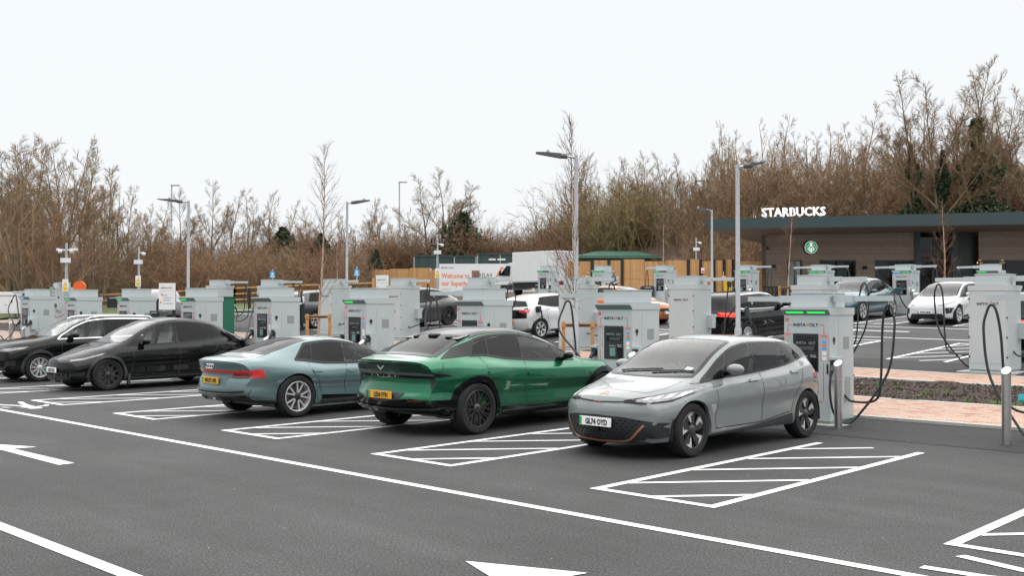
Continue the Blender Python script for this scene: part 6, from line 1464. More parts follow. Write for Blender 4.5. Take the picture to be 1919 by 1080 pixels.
# ------------------------------------------------------------------ rising bank behind the site
def hill(px, d):
    x, y = cold(px, d); base = terr(x, y); t = min(1, max(0, (d - 70) / 26)); t = t * t * (3 - 2 * t)
    rise = 2.6 if px < 1000 else 2.6 + 4.4 * min(1, (px - 1000) / 350)
    return base + rise * t + .25 * math.sin(px * .021 + d * .3) * t + max(0, d - 96) * .03
cols = list(range(-700, 2701, 50)); ds = [69, 72, 76, 80, 85, 90, 96, 105, 120, 150, 200, 300]; b = MB()
b.add([(*cold(p, d), hill(p, d) + (.03 if d > 69 else -.3)) for d in ds for p in cols], [(j * len(cols) + i, j * len(cols) + i + 1, (j + 1) * len(cols) + i + 1, (j + 1) * len(cols) + i) for j in range(len(ds) - 1) for i in range(len(cols) - 1)])
b.build('wooded_bank', M_bank, smooth=60)['kind'] = 'structure'
# ------------------------------------------------------------------ scrub covering the bank (one uncountable thicket)
def shrub_arrays(seed, H, n, wid):
    B = Branches(seed); r = B.r
    for i in range(n):
        p = (r.gauss(0, wid * .45), r.gauss(0, wid * .45), 0); d = (r.gauss(0, .35), r.gauss(0, .35), 1); l = H * r.uniform(.5, 1.05); st = B.limb(p, d, l, .02, .007, 4, .13, .03, 'c')
        for j in range(9):
            f = .2 + .8 * (j + r.random()) / 9; k = min(int(f * 4), 3); q = st[k].lerp(st[k + 1], f * 4 - k); dd = rdir(r, st[k + 1] - st[k], R(r.uniform(20, 60))); ll = l * .33 * r.uniform(.5, 1.1)
            B.twig(q, dd, ll, .012)
            for t in range(3): B.twig(q + dd * ll * r.uniform(.2, .7), rdir(r, dd, R(r.uniform(25, 60))), ll * .55, .009)
    vs = np.array(B.c.v, dtype=np.float32); return vs, B.c.f
SHR = [shrub_arrays(20 + k, 3.4, 26, 1.5) for k in range(4)]
def tree_arrays(seed):
    B = make_tree(seed, 9, 2, .5, 5, 5, 4, .012, .1, .06, 4); n = len(B.c.v); return np.array(B.c.v + B.t.v, dtype=np.float32), B.c.f + [tuple(i + n for i in f) for f in B.t.f]
TRA = [tree_arrays(40 + k) for k in range(4)]
def thicket(name, spots, mats, lab, src=None):
    src = src or SHR
    V = []; LV = []; LS = []; MI = []; o = 0
    r = random.Random(4)
    for (x, y, z, sc, mi) in spots:
        vs, fs = src[r.randrange(4)]; a = r.uniform(0, 6.28); c, s = math.cos(a), math.sin(a); q = vs.copy(); q[:, 0] = (vs[:, 0] * c - vs[:, 1] * s) * sc + x; q[:, 1] = (vs[:, 0] * s + vs[:, 1] * c) * sc + y; q[:, 2] = vs[:, 2] * sc * r.uniform(.8, 1.15) + z - .15
        V.append(q); 
        for f in fs: LV.extend([i + o for i in f]); LS.append(len(f))
        MI.extend([mi] * len(fs)); o += len(vs)
    V = np.concatenate(V); me = bpy.data.meshes.new(name); me.vertices.add(len(V)); me.vertices.foreach_set('co', V.ravel()); me.loops.add(len(LV)); me.loops.foreach_set('vertex_index', np.array(LV, dtype=np.int32))
    me.polygons.add(len(LS)); st = np.concatenate([[0], np.cumsum(LS)[:-1]]).astype(np.int32); me.polygons.foreach_set('loop_start', st); me.polygons.foreach_set('material_index', np.array(MI, dtype=np.int32)); me.update(calc_edges=True); me.validate()
    for m in mats: me.materials.append(m)
    ob = bpy.data.objects.new(name, me); COL.objects.link(ob); tag(ob, lab, 'scrub', kind='stuff')
r6 = random.Random(12); spots = []
for i in range(230):
    px = r6.uniform(-60, 1120); d = r6.choice([73, 75, 78, 82, 87, 92]) + r6.uniform(-1.5, 1.5); d = max(d, 88 + r6.uniform(0, 7)) if 680 < px < 1130 else d; x, y = cold(px, d); sc = r6.uniform(.75, 1.25)
    spots.append((x, y, hill(px, d), sc, 1 if r6.random() < .72 else 0))
for i in range(110):
    px = r6.uniform(1010, 2060); d = r6.uniform(84, 97); x, y = cold(px, d); spots.append((x, y, hill(px, d), r6.uniform(1., 1.9), 2 if (1060 < px < 1240 and r6.random() < .35) else (0 if r6.random() < .7 else 1)))
for i in range(46):
    px = r6.uniform(1040, 1440); d = r6.uniform(89, 96) if px < 1262 else r6.uniform(75, 86); spots.append((*cold(px, d), hill(px, d), r6.uniform(.7, 1.2), r6.randrange(2)))
thicket('scrub_thicket', spots, [M_twig, M_twigr, M_twigg], 'dense bare brown scrub covering the bank behind the car park')
# ------------------------------------------------------------------ individual trees along the skyline
LT = [(-15, 258, 72, 3), (30, 262, 76, 2), (88, 256, 78, 1), (124, 254, 76, 0), (158, 270, 80, 3), (-40, 262, 66, 0), (12, 252, 64, 1), (45, 268, 70, 3), (72, 246, 66, 2), (103, 250, 68, 0), (140, 262, 70, 1), (172, 282, 72, 2), (203, 306, 76, 0), (238, 342, 80, 3), (268, 378, 84, 1), (297, 372, 86, 2), (335, 345, 84, 0), (398, 330, 86, 3), (428, 352, 88, 1), (466, 348, 86, 2), (505, 352, 88, 0), (538, 372, 92, 1),
      (575, 384, 94, 3), (640, 388, 96, 2), (690, 370, 100, 0), (722, 366, 100, 1), (752, 392, 98, 3), (803, 326, 92, 2), (826, 306, 92, 0), (848, 330, 93, 1)]
def side_words(px): return 'far left' if px < 130 else 'left' if px < 330 else 'left of centre' if px < 700 else 'centre' if px < 1000 else 'right of centre' if px < 1450 else 'right'
for i, (px, yt, d, k) in enumerate(LT):
    put_tree(px, yt, d, T_BIG[k if i % 3 else 4], 12, 'bare winter tree on the bank, ' + ('at the far left' if px < 130 else 'above the leftmost lamp column' if px < 320 else 'between the left lamp columns' if px < 640 else 'behind the left board fence' if px < 780 else 'tall and rounded beside the dark evergreen'), squash=1.15 if px > 780 else 1.)
RT = [(1035, 395, 92, 0), (1062, 352, 92, 1)] + [(1095 + 27 * i + r6.uniform(-8, 8), 288 + r6.uniform(-10, 14) + (14 if i == 8 else 0), 96 + r6.uniform(-4, 6), i % 4) for i in range(9)] + [(1335 + 31 * i + r6.uniform(-8, 8), 274 - i * 4 + r6.uniform(-10, 8), 90 + r6.uniform(-5, 6), (i * 3) % 4) for i in range(8)]
RT += [(1590, 222, 88, 2), (1622, 196, 86, 0), (1655, 240, 90, 1), (1712, 128, 80, 3), (1745, 175, 84, 2), (1768, 138, 78, 1), (1800, 150, 82, 0), (1836, 96, 78, 0), (1852, 120, 80, 3), (1884, 168, 84, 2), (1912, 150, 82, 1), (1950, 130, 80, 0), (1990, 170, 84, 3)]
for i, (px, yt, d, k) in enumerate(RT):
    put_tree(px, yt, d, T_BIG[k if i % 4 else 4], 12, ('ivy clad tall bare tree above the cafe roof, ' + {1712: 'leftmost of the ivy trees', 1768: 'second of the ivy trees', 1836: 'broadest and tallest ivy tree', 1852: 'slim ivy tree beside the broadest'}[px]) if px in (1712, 1768, 1836, 1852) else 'bare winter tree in the wood ' + ('behind the tallest lamp column' if px < 1100 else 'behind the board fence' if px < 1330 else 'above the cafe roof letters' if px < 1580 else 'above the right half of the cafe roof'), ivy={1712: 1, 1768: 1, 1836: 2, 1852: 1}.get(px, 0))
for i, (px, yt, d, k) in enumerate([(1085, 380, 88, 2), (1130, 352, 88, 2), (1172, 372, 90, 0), (1210, 395, 88, 2), (1250, 380, 84, 0), (1290, 400, 82, 1), (1345, 385, 84, 0), (1400, 395, 82, 1), (1010, 425, 84, 1), (600, 410, 86, 1), (560, 415, 84, 0), (665, 420, 88, 1), (780, 415, 90, 0), (895, 432, 92, 1), (300, 425, 80, 0), (380, 420, 80, 1), (450, 420, 82, 0), (35, 330, 60, 0), (110, 345, 60, 1), (170, 372, 64, 0)]):
    put_tree(px, yt, d, T_MID[k], 8, '%s many-stemmed bush on the bank, %s' % (('grey brown', 'russet', 'yellow green budding')[k], 'at the far left' if px < 200 else 'left of the birch' if px < 500 else 'behind the slim birch' if px < 700 else 'behind the containers' if px < 1030 else 'behind the board fence'), name='tall_bush', group='tall bushes on the bank', squash=1.1)
# woodland mass filling behind the right-hand trees
spots = [(*cold(px, d), hill(px, d), r6.uniform(.75, 1.15), 0 if r6.random() < .8 else 1) for px, d in [(r6.uniform(1060, 2100), r6.uniform(96, 118)) for _ in range(90)]]
spots += [(*cold(px, d), hill(px, d), r6.uniform(.6, .95), 0 if r6.random() < .7 else 1) for px, d in [(r6.uniform(-120, 220), r6.uniform(74, 90)) for _ in range(26)]]
thicket('woodland_mass', spots, [M_twig, M_twigr], 'far wood of bare brown trees reading as one mass', TRA)
# evergreens
def dome(w, h):
    def f(r):
        a = r.uniform(0, 6.28); z = h * r.random(); w_ = w * max(.08, 1 - (z / h) ** 1.6) * (.25 + .8 * r.random()) * (1 + .45 * math.sin(a * 4 + z * 3.1) * math.sin(z * 4.3 + a)); return (w_ * math.cos(a), w_ * math.sin(a), z)
    return f
EV = leaf_cloud(8, dome(2.1, 3.6), 4200, .11, M_ever, 'crown')
for px, yt, d, lab, s in ((868, 396, 90, 'dark evergreen tree on the bank beside the tall bare tree', 1.), (705, 466, 80, 'green ivy covered bush low on the bank', .6), (602, 436, 84, 'dark ivy clad clump behind the slim birch', .7), (530, 424, 90, 'dark evergreen clump on the bank left of centre', 1.1), (1462, 470, 72, 'dark evergreen bush beside the cafe wall', .5)):
    x, y = cold(px, d); z = hill(px, d); sc = (zat(yt, d) - z) / 3.6; t = empty('evergreen_bush', (x, y, z - .1), px, lab, 'bush', 'evergreens'); t.scale = (sc * s * 1.1, sc * s * 1.1, sc); child('crown', EV, t); MB().tube([(0, 0, -.2), (0, 0, 2.4)], [.14, .05], 6).build('trunk', M_bark, t)
# trees behind the camera (seen as reflections in panes and paint)
for i in range(26):
    a = R(-80 + i * 13.5) + YAW * 0; ang = math.pi * 1.02 + (i - 13) * .135; dx, dy = math.sin(ang - YAW) , -math.cos(ang - YAW) * -1
    fx, fy = -SY, CY; rx, ry = CY, SY; th = math.pi + (i - 12.5) * .125; x = (fx * math.cos(th) + rx * math.sin(th)) * 48; y = (fy * math.cos(th) + ry * math.sin(th)) * 48
    t = empty('bare_tree', (x, y, -.1), i * 1.7, 'bare winter tree beyond the lane behind the viewpoint', 'tree', 'trees behind the viewpoint'); t.scale = (1.1, 1.1, .85 + .25 * ((i * 7) % 5) / 5); child('trunk', T_BIG[i % 5][0], t); child('crown', T_BIG[i % 5][1], t)
sp2 = []
for i in range(60):
    th = math.pi + r6.uniform(-1.7, 1.7); q = r6.uniform(40, 52); sp2.append(((-SY * math.cos(th) + CY * math.sin(th)) * q, (CY * math.cos(th) + SY * math.sin(th)) * q, 0, r6.uniform(1., 1.8), r6.randrange(2)))
thicket('scrub_thicket', sp2, [M_twig, M_twigr], 'bare brown scrub beyond the lane behind the viewpoint')
# ------------------------------------------------------------------ young staked birches in the planting strips
def birch(px, ytop, Y, lab, H=6.4, stakes=True, seed=1, d=None):
    if d: x, y = cold(px, d)
    else: x, y = coly(px, Y), Y; d = Y / (CY + SY * (px - 959.5) / FPX)
    z = terr(x, y); h = zat(ytop, d) - z
    B = Branches(seed); r = B.r; tr = B.limb((0, 0, 0), (.01, 0, 1), h * .98, .055 if h > 4.5 else .045, .006, 12, .016, .02, 't')
    for i in range(58):
        f = .20 + .78 * (i + r.random()) / 58; k = min(int(f * 12), 11); p = tr[k].lerp(tr[k + 1], f * 12 - k); l = h * .25 * (1.12 - f) + .15; b1 = B.limb(p, rdir(r, (0, 0, 1), R(r.uniform(25, 55))), l, .010, .003, 4, .10, .06, 'c')
        for j in range(10): g = .15 + .85 * r.random(); kk = min(int(g * 4), 3); B.twig(b1[kk].lerp(b1[kk + 1], g * 4 - kk), rdir(r, b1[kk + 1] - b1[kk], R(r.uniform(20, 50))), l * .48 * r.uniform(.5, 1.2), .0036)
    t = empty('birch_tree', (x, y, z), 0, lab, 'tree', 'young birches'); B.t.build('trunk', M_birch, t, smooth=60); B.c.build('crown', M_btwig, t)
    if stakes:
        s = empty('tree_stake_frame', (x, y, z), YAW, 'timber stake frame around ' + lab.split(' with')[0], 'tree stake', 'tree stake frames')
        for sx in (-.36, .36): MB().box(sx - .045, sx + .045, -.045, .045, 0, 1.12).build('stake', M_timber, s)
        MB().box(-.42, .42, -.075, -.045, .98, 1.08).build('cross_bar', M_timber, s); MB().box(-.30, .30, -.09, -.076, 1.01, 1.05).build('rubber_tie', M_black, s)
birch(597, 262, 19.6, 'slim young birch between the teal coupe and the second row', seed=3); birch(1083, 208, 19.7, 'slim young birch beside the tallest lamp column', seed=5)
birch(1243, 402, 44, 'distant young birch in front of the board fence', seed=7, stakes=False); birch(1475, 388, 44.5, 'distant young birch in front of the narrow cafe window', seed=8); birch(1769, 372, 44.5, 'distant young birch in front of the glazed cafe entrance', seed=9, stakes=False); birch(633, 455, 0, 'distant thin birch stem left of the grey lamp column', seed=10, stakes=False, d=60)
# ================================================================== CARS FARTHER BACK
M_whitep = paint('white_car_paint', (.62, .63, .64), .0, .4); M_greyp = paint('dark_grey_car_paint', (.07, .073, .075), .4, .4); M_silverp = paint('silver_car_paint', (.28, .29, .30), .5, .38)
M_orangep = paint('orange_car_paint', (.50, .16, .055), .3, .4); M_bluep = paint('blue_teal_car_paint', (.045, .10, .115), .5, .38)
def hatch_params(**k):
    P = dict(c1.P); P = dict(P); P.update(k); return P
def basic_car(name, P, lab, glass_set, splits, ws, rw, wheel_style, wm, plate_f=None, plate_r=None, yel=True, surround=None, hole_rw=False, cabin_at=1.6, rows=(2.25, 3.05), arch_m=None, group='cars parked in the rear bays', q=.62, lift=.03, drop=.05):
    c = Car(name, P, lab, 'car', group, q); c.windows(lift, drop, splits, glass_set, surround=surround); c.screen('windscreen', ws[0], ws[1], M_gw, .035)
    if rw: c.screen('rear_window', rw[0], rw[1], M_gd, .06, hole=hole_rw)
    c.finish_shell(); c.cabin(None, cabin_at, rows); c.arch(arch_m or c.paint, .04 if arch_m else .025, .008, dr=.025); c.wheels(wheel_style, wm, M_dalloy); c.mirror(splits[1][0] + .08)
    mid = splits[2][0]; zb = c.c['zb']
    c.seams([[(splits[0][0] + .2, zb(1.4) - .02), (splits[0][0] + .22, .36)], [(mid, zb(mid)), (mid, .33)], [(P['ra'] - .22, zb(P['ra'] - .2)), (P['ra'] - .36, .62), (P['ra'] - .48, .42)]])
    c.handle(mid - .2, zb(mid) - .11); c.handle(P['ra'] - .4, zb(P['ra']) - .13)
    if plate_f: c.plate('front', P.get('pz', .46), plate_f, False, out=.03)
    if plate_r: c.plate('rear', P.get('prz', .62), plate_r, yel, out=.03)
    for sg in (-1, 1): c.panel('sill', 'side', [(1.3, .245), (P['ra'] - .45, .245)], [(1.3, .31), (P['ra'] - .45, .31)], M_clad, .012, sg, 20, 3)
    return c
SP = [(1.10, 1.16), (1.52, 1.78), (2.42, 2.36), (3.28, 3.10), (3.62, 3.40)]
# white hatchback with black tailgate, on charge
c = basic_car('parked_car', hatch_params(paint=M_whitep, L=4.26), 'white hatchback with dark tailgate and open charge flap, tail to the camera', [M_gm, M_gl, M_gd, M_gd], SP, (1.06, 2.0), None, 'spoke', M_alloy, plate_r=' ')
c.panel('rear_window', 'rear', [(-.62, 1.10), (0, 1.08), (.62, 1.10)], [(-.50, 1.27), (0, 1.30), (.50, 1.27)], M_gloss, .006, 1, 14, 5); c.panel('tailgate', 'rear', [(-.70, .72), (0, .70), (.70, .72)], [(-.66, 1.05), (0, 1.04), (.66, 1.05)], M_gloss, .004, 1, 16, 6)
n = 8; us = [2.05 + .22 * i for i in range(n + 1)]; c.panel('roof_panel', 'top', [(-c.c['wr'](u) + .0, u) for u in us], [(c.c['wr'](u) - .0, u) for u in us], mat('dark_roof', (.05, .052, .055), .2, coat=1.), .005, 1, 14, 12)
for sg in (-1, 1): c.panel('tail_lamp', 'rear', [(.42, .90), (.74, .90)], [(.40, .98), (.73, 1.0)], M_tail, .012, sg, 8, 3); c.panel('headlight', 'front', [(.5, .70), (.8, .74)], [(.5, .76), (.8, .82)], M_lamp, .006, sg, 6, 3)
p, nn = c.hit('side', 3.72, .98, -1); MB().box(p.x - .06, p.x + .02, p.y - .1, p.y + .12, .9, 1.1, .01).build('charge_flap', M_black, c.root); MB().tube([(p.x, p.y, 1.0), (p.x - .18, p.y + .05, .95), (p.x - .25, p.y + .1, .7)], .03, 7).build('charge_plug', M_black, c.root)
Y = 25.3; X = coly(1016, Y); c.place(X - .88, Y + 1.487, math.pi)
c_id = c
# black SUV with red light bar
c = basic_car('parked_car', eqb_params(paint=MATS['black_car_paint'], zt=[(a, b_ * (.97 if a > 1.4 else 1)) for a, b_ in eqb_params()['zt']]), 'black SUV with full width red light bar and chrome window line, on charge', [M_gm, M_gl, M_gd, M_gd], [(1.36, 1.46), (1.62, 1.92), (2.62, 2.56), (3.42, 3.36), (3.98, 3.80)], (1.2, 2.12), None, 'multi', M_alloy, plate_r=' ', surround=M_chrome, cabin_at=1.55, arch_m=M_clad)
def eqa_tail(c):
    c.panel('rear_window', 'rear', [(-.66, 1.14), (0, 1.12), (.66, 1.14)], [(-.54, 1.38), (0, 1.41), (.54, 1.38)], M_gloss, .006, 1, 14, 6); c.panel('light_bar', 'rear', [(-.76, .93), (0, .96), (.76, .93)], [(-.76, .98), (0, 1.0), (.76, .98)], M_tailon, .012, 1, 22, 3)
    for sg in (-1, 1): c.panel('tail_lamp', 'side', [(4.34, .90), (4.60, .93)], [(4.28, 1.02), (4.58, 1.04)], M_tailon, .008, sg, 8, 4); c.panel('headlight', 'front', [(.44, .765), (.83, .83)], [(.42, .82), (.84, .885)], M_lamp, .006, sg, 10, 4)
eqa_tail(c); p, nn = c.hit('side', 3.95, .98, -1); MB().lathe([(.001, 0), (.11, 0), (.12, .03), (.001, .03)], 16, 'x', (p.x - .08, p.y - .08, 1.06)).build('charge_flap', M_black, c.root)
MB().tube(smooth_path([(p.x - .02, p.y, .97), (p.x - .18, p.y + .02, .93), (p.x - .26, p.y + .05, .7), (p.x - .3, p.y + .1, .3), (p.x - .1, p.y + .7, .1)], 5), .022, 7).build('charge_lead', M_rub, c.root)
Y = 25.6; X = coly(1404, Y); c.place(X - .89, Y - .30 + 1.66, math.pi); c_eqa = c
# another dark SUV just entering at the right edge
c = basic_car('parked_car', eqb_params(paint=MATS['black_car_paint']), 'black SUV mostly hidden behind the nearest rear-facing cabinet at the right edge', [M_gm, M_gl, M_gd, M_gd], [(1.36, 1.46), (1.62, 1.92), (2.62, 2.56), (3.42, 3.36), (3.98, 3.94)], (1.2, 2.12), None, 'multi', M_dalloy, plate_r=' ', arch_m=M_clad); eqa_tail(c)
c.place(coly(1978, 27.2) - .2, 27.6, math.pi)
# dark grey coupe-like SUV nosed in
P = dict(c4.P); P.update(paint=M_greyp, L=4.68, R=.37)
c = basic_car('parked_car', P, 'dark grey coupe-like SUV with black wheels seen from its rear corner', [M_gm, M_gl, M_gd, M_gd], [(1.34, 1.40), (1.62, 1.90), (2.62, 2.58), (3.42, 3.28), (3.90, 3.62)], (1.16, 2.2), (4.4, 3.5), 'y', M_dalloy, cabin_at=1.5)
for sg in (-1, 1): c.panel('tail_lamp', 'side', [(4.38, .94), (4.64, .96)], [(4.38, 1.0), (4.66, 1.03)], M_tail, .008, sg, 8, 3)
Y = 28.9; X = coly(842, Y); c.place(X - .93, Y - 1.38, 0)
# dark grey SUV behind the slim birch, tail to the camera
c = basic_car('parked_car', eqb_params(paint=M_greyp, zt=[(a, b_ * (.96 if a > 1.4 else 1)) for a, b_ in eqb_params()['zt']]), 'dark grey SUV with red tail lamps behind the slim birch', [M_gm, M_gl, M_gd, M_gd], [(1.36, 1.46), (1.62, 1.92), (2.62, 2.56), (3.42, 3.36), (3.98, 3.80)], (1.2, 2.12), None, 'spoke', M_alloy, plate_r=' ')
c.panel('rear_window', 'rear', [(-.66, 1.14), (0, 1.12), (.66, 1.14)], [(-.54, 1.34), (0, 1.37), (.54, 1.34)], M_gloss, .006, 1, 14, 5)
for sg in (-1, 1): c.panel('tail_lamp', 'rear', [(.30, .93), (.70, .94)], [(.30, .97), (.78, 1.04)], M_tailon, .012, sg, 8, 3)
c.line('tail_strip', 'rear', [(-.3, .95), (.3, .95)], .03, M_tail, .012)
Y = 25.4; X = coly(594, Y); c.place(X - .9, Y - .3 + 1.66, math.pi)
# teal SUV with open flap in the blue bay
P = dict(c2.P); P.update(paint=M_bluep, L=4.75, ra=3.75, R=.37, caliper=None)
for k in ('zt', 'zb', 'wm', 'wb', 'wr', 'fr', 'zs'): P[k] = [(a * 4.75 / 5.1, v * (.95 if k[0] == 'w' else 1.03 if k == 'zt' and a > 1.6 else 1)) for a, v in c2.P[k]]
c = basic_car('parked_car', P, 'dark teal SUV with open charge flap in the blue painted bay', [M_gm, M_gl, M_gd, M_gd], [(1.60, 1.68), (1.92, 2.08), (2.78, 2.72), (3.46, 3.38), (3.80, 3.58)], (1.40, 2.33), (4.4, 3.7), 'spoke', M_alloy, plate_f=' ', cabin_at=1.65, rows=(2.3, 3.2))
for sg in (-1, 1): c.panel('headlight', 'front', [(.5, .72), (.86, .78)], [(.5, .76), (.86, .84)], M_lamp, .006, sg, 8, 3)
p, nn = c.hit('side', 4.0, 1.0, 1); MB().box(p.x, p.x + .30, p.y + .1, p.y + .14, .96, 1.14, .01).build('charge_flap', c.paint, c.root); MB().tube(smooth_path([(p.x, p.y, .95), (p.x + .18, p.y, .93), (p.x + .28, p.y + .1, .6), (p.x + .3, p.y + .5, .3)], 5), .024, 7).build('charge_lead', M_rub, c.root)
Y = 37.6; X = coly(1612, Y); c.place(X - .93, Y - .92 * 4.75 / 5.1 + 2.37, 0)
# white hatchback facing the camera beside it
c = basic_car('parked_car', hatch_params(paint=M_whitep, zt=[(a, v * (.985 if a > 1.2 else .97)) for a, v in c1.P['zt']]), 'white hatchback with sharp headlamps facing the camera in the third row', [M_gm, M_gl, M_gd, M_gd], SP, (1.06, 2.0), (4.02, 4.17), 'spoke', M_alloy, plate_f='OY73 NNK')
for sg in (-1, 1):
    c.panel('headlight', 'front', [(.40, .67), (.62, .70), (.80, .78)], [(.42, .70), (.60, .75), (.80, .82)], mat('lamp_smoked', (.16, .17, .18), .1, coat=1., metal=.3), .006, sg, 10, 4); c.panel('side_intake', 'front', [(.64, .40), (.76, .42)], [(.62, .60), (.82, .60)], M_black, .008, sg, 5, 6)
c.panel('lower_grille', 'front', [(-.62, .24), (0, .23), (.62, .24)], [(-.52, .40), (0, .41), (.52, .40)], M_black, .008, 1, 18, 4); c.line('splitter', 'front', [(-.78, .235), (0, .215), (.78, .235)], .04, M_clad, .012)
Y = 37.1; X = coly(1800, Y); c.place(X - .9, Y - .85 + 2.16, 0)
# orange car driving along the lane, nose to the right
c = basic_car('car', hatch_params(paint=M_orangep, R=.35), 'metallic orange car crossing the far lane, nose to the right', [M_gm, M_gl, M_gl, M_gd], SP, (1.06, 2.0), (4.02, 4.17), 'spoke', M_alloy, plate_f=' ', group='cars')
for sg in (-1, 1): c.panel('headlight', 'front', [(.42, .72), (.80, .78)], [(.42, .80), (.80, .86)], M_lamp, .006, sg, 8, 4)
c.panel('grille', 'front', [(-.4, .5), (.4, .5)], [(-.44, .62), (.44, .62)], M_black, .006, 1, 10, 3)
Y = 32.9; X = coly(1228, Y - .6); c.place(X - 2.0, Y, R(90))
# silver SUV on the left-hand road
c = basic_car('car', eqb_params(paint=M_silverp), 'silver SUV on the left-hand road behind the direction sign', [M_gm, M_gl, M_gm, M_gm], [(1.36, 1.46), (1.62, 1.92), (2.62, 2.56), (3.42, 3.36), (3.98, 3.94)], (1.2, 2.12), None, 'multi', M_alloy, plate_f=' ', group='cars', arch_m=M_clad)
x, y = cold(287, 52); c.place(x, y, R(-100))

# ------------------------------------------------------------------ white box van
def box_van(x, y, z, rz):
    t = empty('box_van', (x, y, z), rz, 'white box van with black lower cab parked before the containers', 'van')
    W = mat('van_white', (.70, .71, .72), .35, coat=.4); D = M_black
    # nose to -y; body box from y=-1.0 to 3.2
    MB().box(-1.02, 1.02, -.85, 3.3, .95, 3.15, .02).build('box_body', mat('box_white', (.72, .73, .73), .5, var=.03, scale=2), t)
    for xx in (-1.03, 1.03): MB().box(min(xx, xx * .99), max(xx, xx * .99), -.85, 3.3, .93, 1.03).build('side_rail', M_lgrey, t)
    for xx in (-1.0, .96): MB().box(xx, xx + .05, 3.3, 3.33, .95, 3.15).build('corner_post', M_galv, t)
    for s in (-1, 1):
        MB().box(s * .5 - .46, s * .5 + .46, 3.3, 3.32, 1.0, 3.08).build('rear_door', W, t)
        for zz in (1.5, 2.5): MB().box(s * .88 - .08, s * .88 + .08, 3.32, 3.345, zz, zz + .1).build('hinge', D, t)
        MB().tube([(s * .1, 3.345, 1.05), (s * .1, 3.345, 3.05)], .02, 6).build('lock_bar', M_galv, t)
    pr = [(-2.95, .42), (-.90, .42), (-.90, 2.35), (-1.25, 2.42), (-1.55, 2.36), (-2.30, 1.55), (-2.88, 1.25), (-2.98, .95)]
    b = MB(); n = len(pr); rows = []
    for f, w in ((0, .93), (1, .93)): pass
    wz = lambda zz: .98 if zz < 1.4 else .98 - (zz - 1.4) * .13
    vs = [(-wz(p[1]), p[0], p[1]) for p in pr] + [(wz(p[1]), p[0], p[1]) for p in pr]; b.add(vs, [(i, (i + 1) % n, n + (i + 1) % n, n + i) for i in range(n)][::1] + [tuple(range(n - 1, -1, -1)), tuple(range(n, 2 * n))]); b.build('cab', W, t)
    for s in (-1, 1):
        q = [(-2.12, 1.50), (-1.15, 1.45), (-1.15, 2.18), (-1.55, 2.20)]; q3 = [(s * (wz(p[1]) + .006), p[0], p[1]) for p in q]; MB().add(q3, [(0, 1, 2, 3) if s > 0 else (3, 2, 1, 0)]).build('door_window', M_gloss, t)
        MB().box(s * .985 - .012, s * .985 + .012, -2.9, -.9, .42, .80).build('lower_cladding', D, t); MB().box(s * 1.12 - .07, s * 1.12 + .07, -2.0, -1.9, 1.45, 1.85, .02).build('door_mirror', D, t); MB().box(s * .985 - .012, s * .985 + .014, -1.35, -1.15, 1.2, 1.25).build('door_handle', D, t)
        for yy in (-2.15, 2.1):
            w = wheel('spoke', .35, .22, M_galv, M_black, .62, None); w.parent = t; w.location = (s * .88, yy, .35); w.rotation_euler = (0, 0, 0 if s > 0 else math.pi)
    MB().add([(-.84, -2.26, 1.60), (.84, -2.26, 1.60), (.80, -1.60, 2.32), (-.80, -1.60, 2.32)], [(0, 1, 2, 3)]).build('windscreen', M_gloss, t)
    MB().box(-.9, .9, -.8, 3.2, .55, .92).build('chassis', D, t)
    for s in (-1, 1): MB().box(s * .8 - .12, s * .8 + .12, 3.3, 3.36, .72, .9).build('tail_lamp', M_tail, t)
    return t
x, y = cold(996, 68); box_van(x, y, zat(554, 68), R(-92)).scale = (.97, .97, .90)

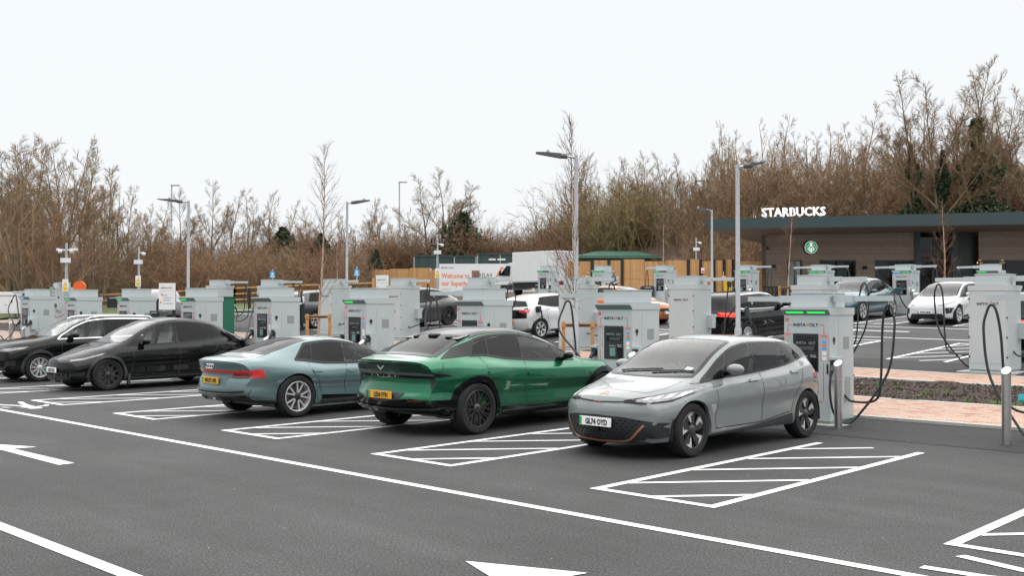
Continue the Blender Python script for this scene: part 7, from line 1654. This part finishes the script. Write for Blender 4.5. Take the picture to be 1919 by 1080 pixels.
# ------------------------------------------------------------------ people
def person(x, y, z, rz, H, top, vest, legs, hair, lab, arm_fwd=.25, lean=.0, skin=(.42, .24, .17)):
    """standing figure grown from one skeleton with a Skin modifier; clothing zones on the one surface"""
    k = H / 1.75
    V = [(0, 0, .95), (0, .0, 1.15), (0, -.01 - lean, 1.35), (0, -.01 - lean, 1.47), (0, -.03 - lean, 1.55), (0, -.045 - lean, 1.64), (0, -.03 - lean, 1.73)]
    Rd = [.155, .15, .17, .075, .075, .105, .07]; E = [(0, 1), (1, 2), (2, 3), (3, 4), (4, 5), (5, 6)]
    def add(p, r, par): V.append(p); Rd.append(r); E.append((par, len(V) - 1)); return len(V) - 1
    for s in (-1, 1):
        a = add((s * .19, -lean, 1.40), .075, 2); a = add((s * .25, .02 - lean, 1.14), .055, a); a = add((s * .22, -arm_fwd - lean, .98 + arm_fwd * .4), .042, a); h = add((s * .20, -arm_fwd - .09 - lean, .97 + arm_fwd * .5), .038, a)
        for f in range(4): q = add((s * (.18 + .016 * f), -arm_fwd - .15 - lean, .955 + arm_fwd * .5), .010, h); add((s * (.178 + .016 * f), -arm_fwd - .18 - lean - .006 * (f % 3), .93 + arm_fwd * .5), .009, q)
        q = add((s * .165, -arm_fwd - .10 - lean, .985 + arm_fwd * .5), .011, h); add((s * .155, -arm_fwd - .14 - lean, .99 + arm_fwd * .5), .010, q)
        l = add((s * .095, 0, .88), .095, 0); l = add((s * .11, -.02, .50), .065, l); l = add((s * .115, .02, .09), .045, l); add((s * .125, -.14, .045), .042, l)
    add((0, -.14 - lean, 1.635), .022, 5)
    for s in (-1, 1): add((s * .092, -.035 - lean, 1.64), .02, 5)
    me = bpy.data.meshes.new('body'); me.from_pydata([(a * k, b_ * k, c_ * k) for a, b_, c_ in V], E, []); o = bpy.data.objects.new('body', me); COL.objects.link(o)
    m = o.modifiers.new('skin', 'SKIN'); m.use_smooth_shade = True
    for i, sv in enumerate(me.skin_vertices[0].data): sv.radius = (Rd[i] * k * (1.15 if i in (0, 1, 2) else 1), Rd[i] * k * (.78 if i in (0, 1, 2) else 1)); sv.use_root = (i == 0)
    s2 = o.modifiers.new('sub', 'SUBSURF'); s2.levels = 1; s2.render_levels = 1
    dg = bpy.context.evaluated_depsgraph_get(); dg.update(); nm = bpy.data.meshes.new_from_object(o.evaluated_get(dg)); bpy.data.objects.remove(o)
    ms = [mat('skin_tone', skin, .6), mat('cloth_' + top[0], top[1], .9), mat('cloth_' + vest[0], vest[1], .85), mat('cloth_' + legs[0], legs[1], .9), mat('hair_' + hair[0], hair[1], .8), M_black]
    nm.materials.clear()
    for q in ms: nm.materials.append(q)
    for f in nm.polygons:
        c = f.center / k; f.use_smooth = True
        arm = abs(c.x) > .185 and .85 < c.z < 1.42; hand = arm and c.y < -arm_fwd - lean - .03
        if hand and arm_fwd > .05: f.material_index = 0
        elif c.z > 1.50: f.material_index = 4 if (c.z > 1.68 or (c.y > -.02 - lean and c.z > 1.56)) else 0
        elif arm: f.material_index = 1
        elif c.z > .93: f.material_index = 2
        elif c.z > .10: f.material_index = 3
        else: f.material_index = 5
    t = empty('person', (x, y, z), rz, lab, 'person'); child('body', nm, t)
    return t
def stand(px, d, yhead, H, rz, *a, **k):
    x, y = cold(px, d); return person(x, y, zat(yhead, d) - H, rz, H, *a, **k)
stand(566, 42, 540.5, 1.76, YAW + R(-70), ('white_shirt', (.62, .63, .65)), ('navy_vest', (.02, .035, .05)), ('dark_trousers', (.03, .03, .035)), ('brown', (.06, .04, .025)), 'person in dark vest over white shirt standing by the rail fence')
stand(537, 42.6, 541.5, 1.74, YAW + R(70), ('dark_top', (.05, .02, .025)), ('dark_top', (.05, .02, .025)), ('dark_trousers', (.03, .03, .035)), ('fair', (.38, .22, .16)), 'person with pale hair half hidden behind charger 25')
stand(1101, 50, 507.5, 1.76, YAW + R(30), ('hi_vis', (.62, .72, .02)), ('hi_vis', (.62, .72, .02)), ('dark_trousers', (.03, .03, .035)), ('dark_cap', (.02, .02, .022)), 'person in yellow high visibility jacket by the distant charger')
stand(1151.5, 49, 505, 1.80, YAW + R(-60), ('pale_sleeve', (.42, .40, .40)), ('grey_vest', (.10, .115, .115)), ('dark_trousers', (.03, .035, .045)), ('grey_cap', (.05, .045, .04)), 'person in grey vest and cap beside the distant charger')
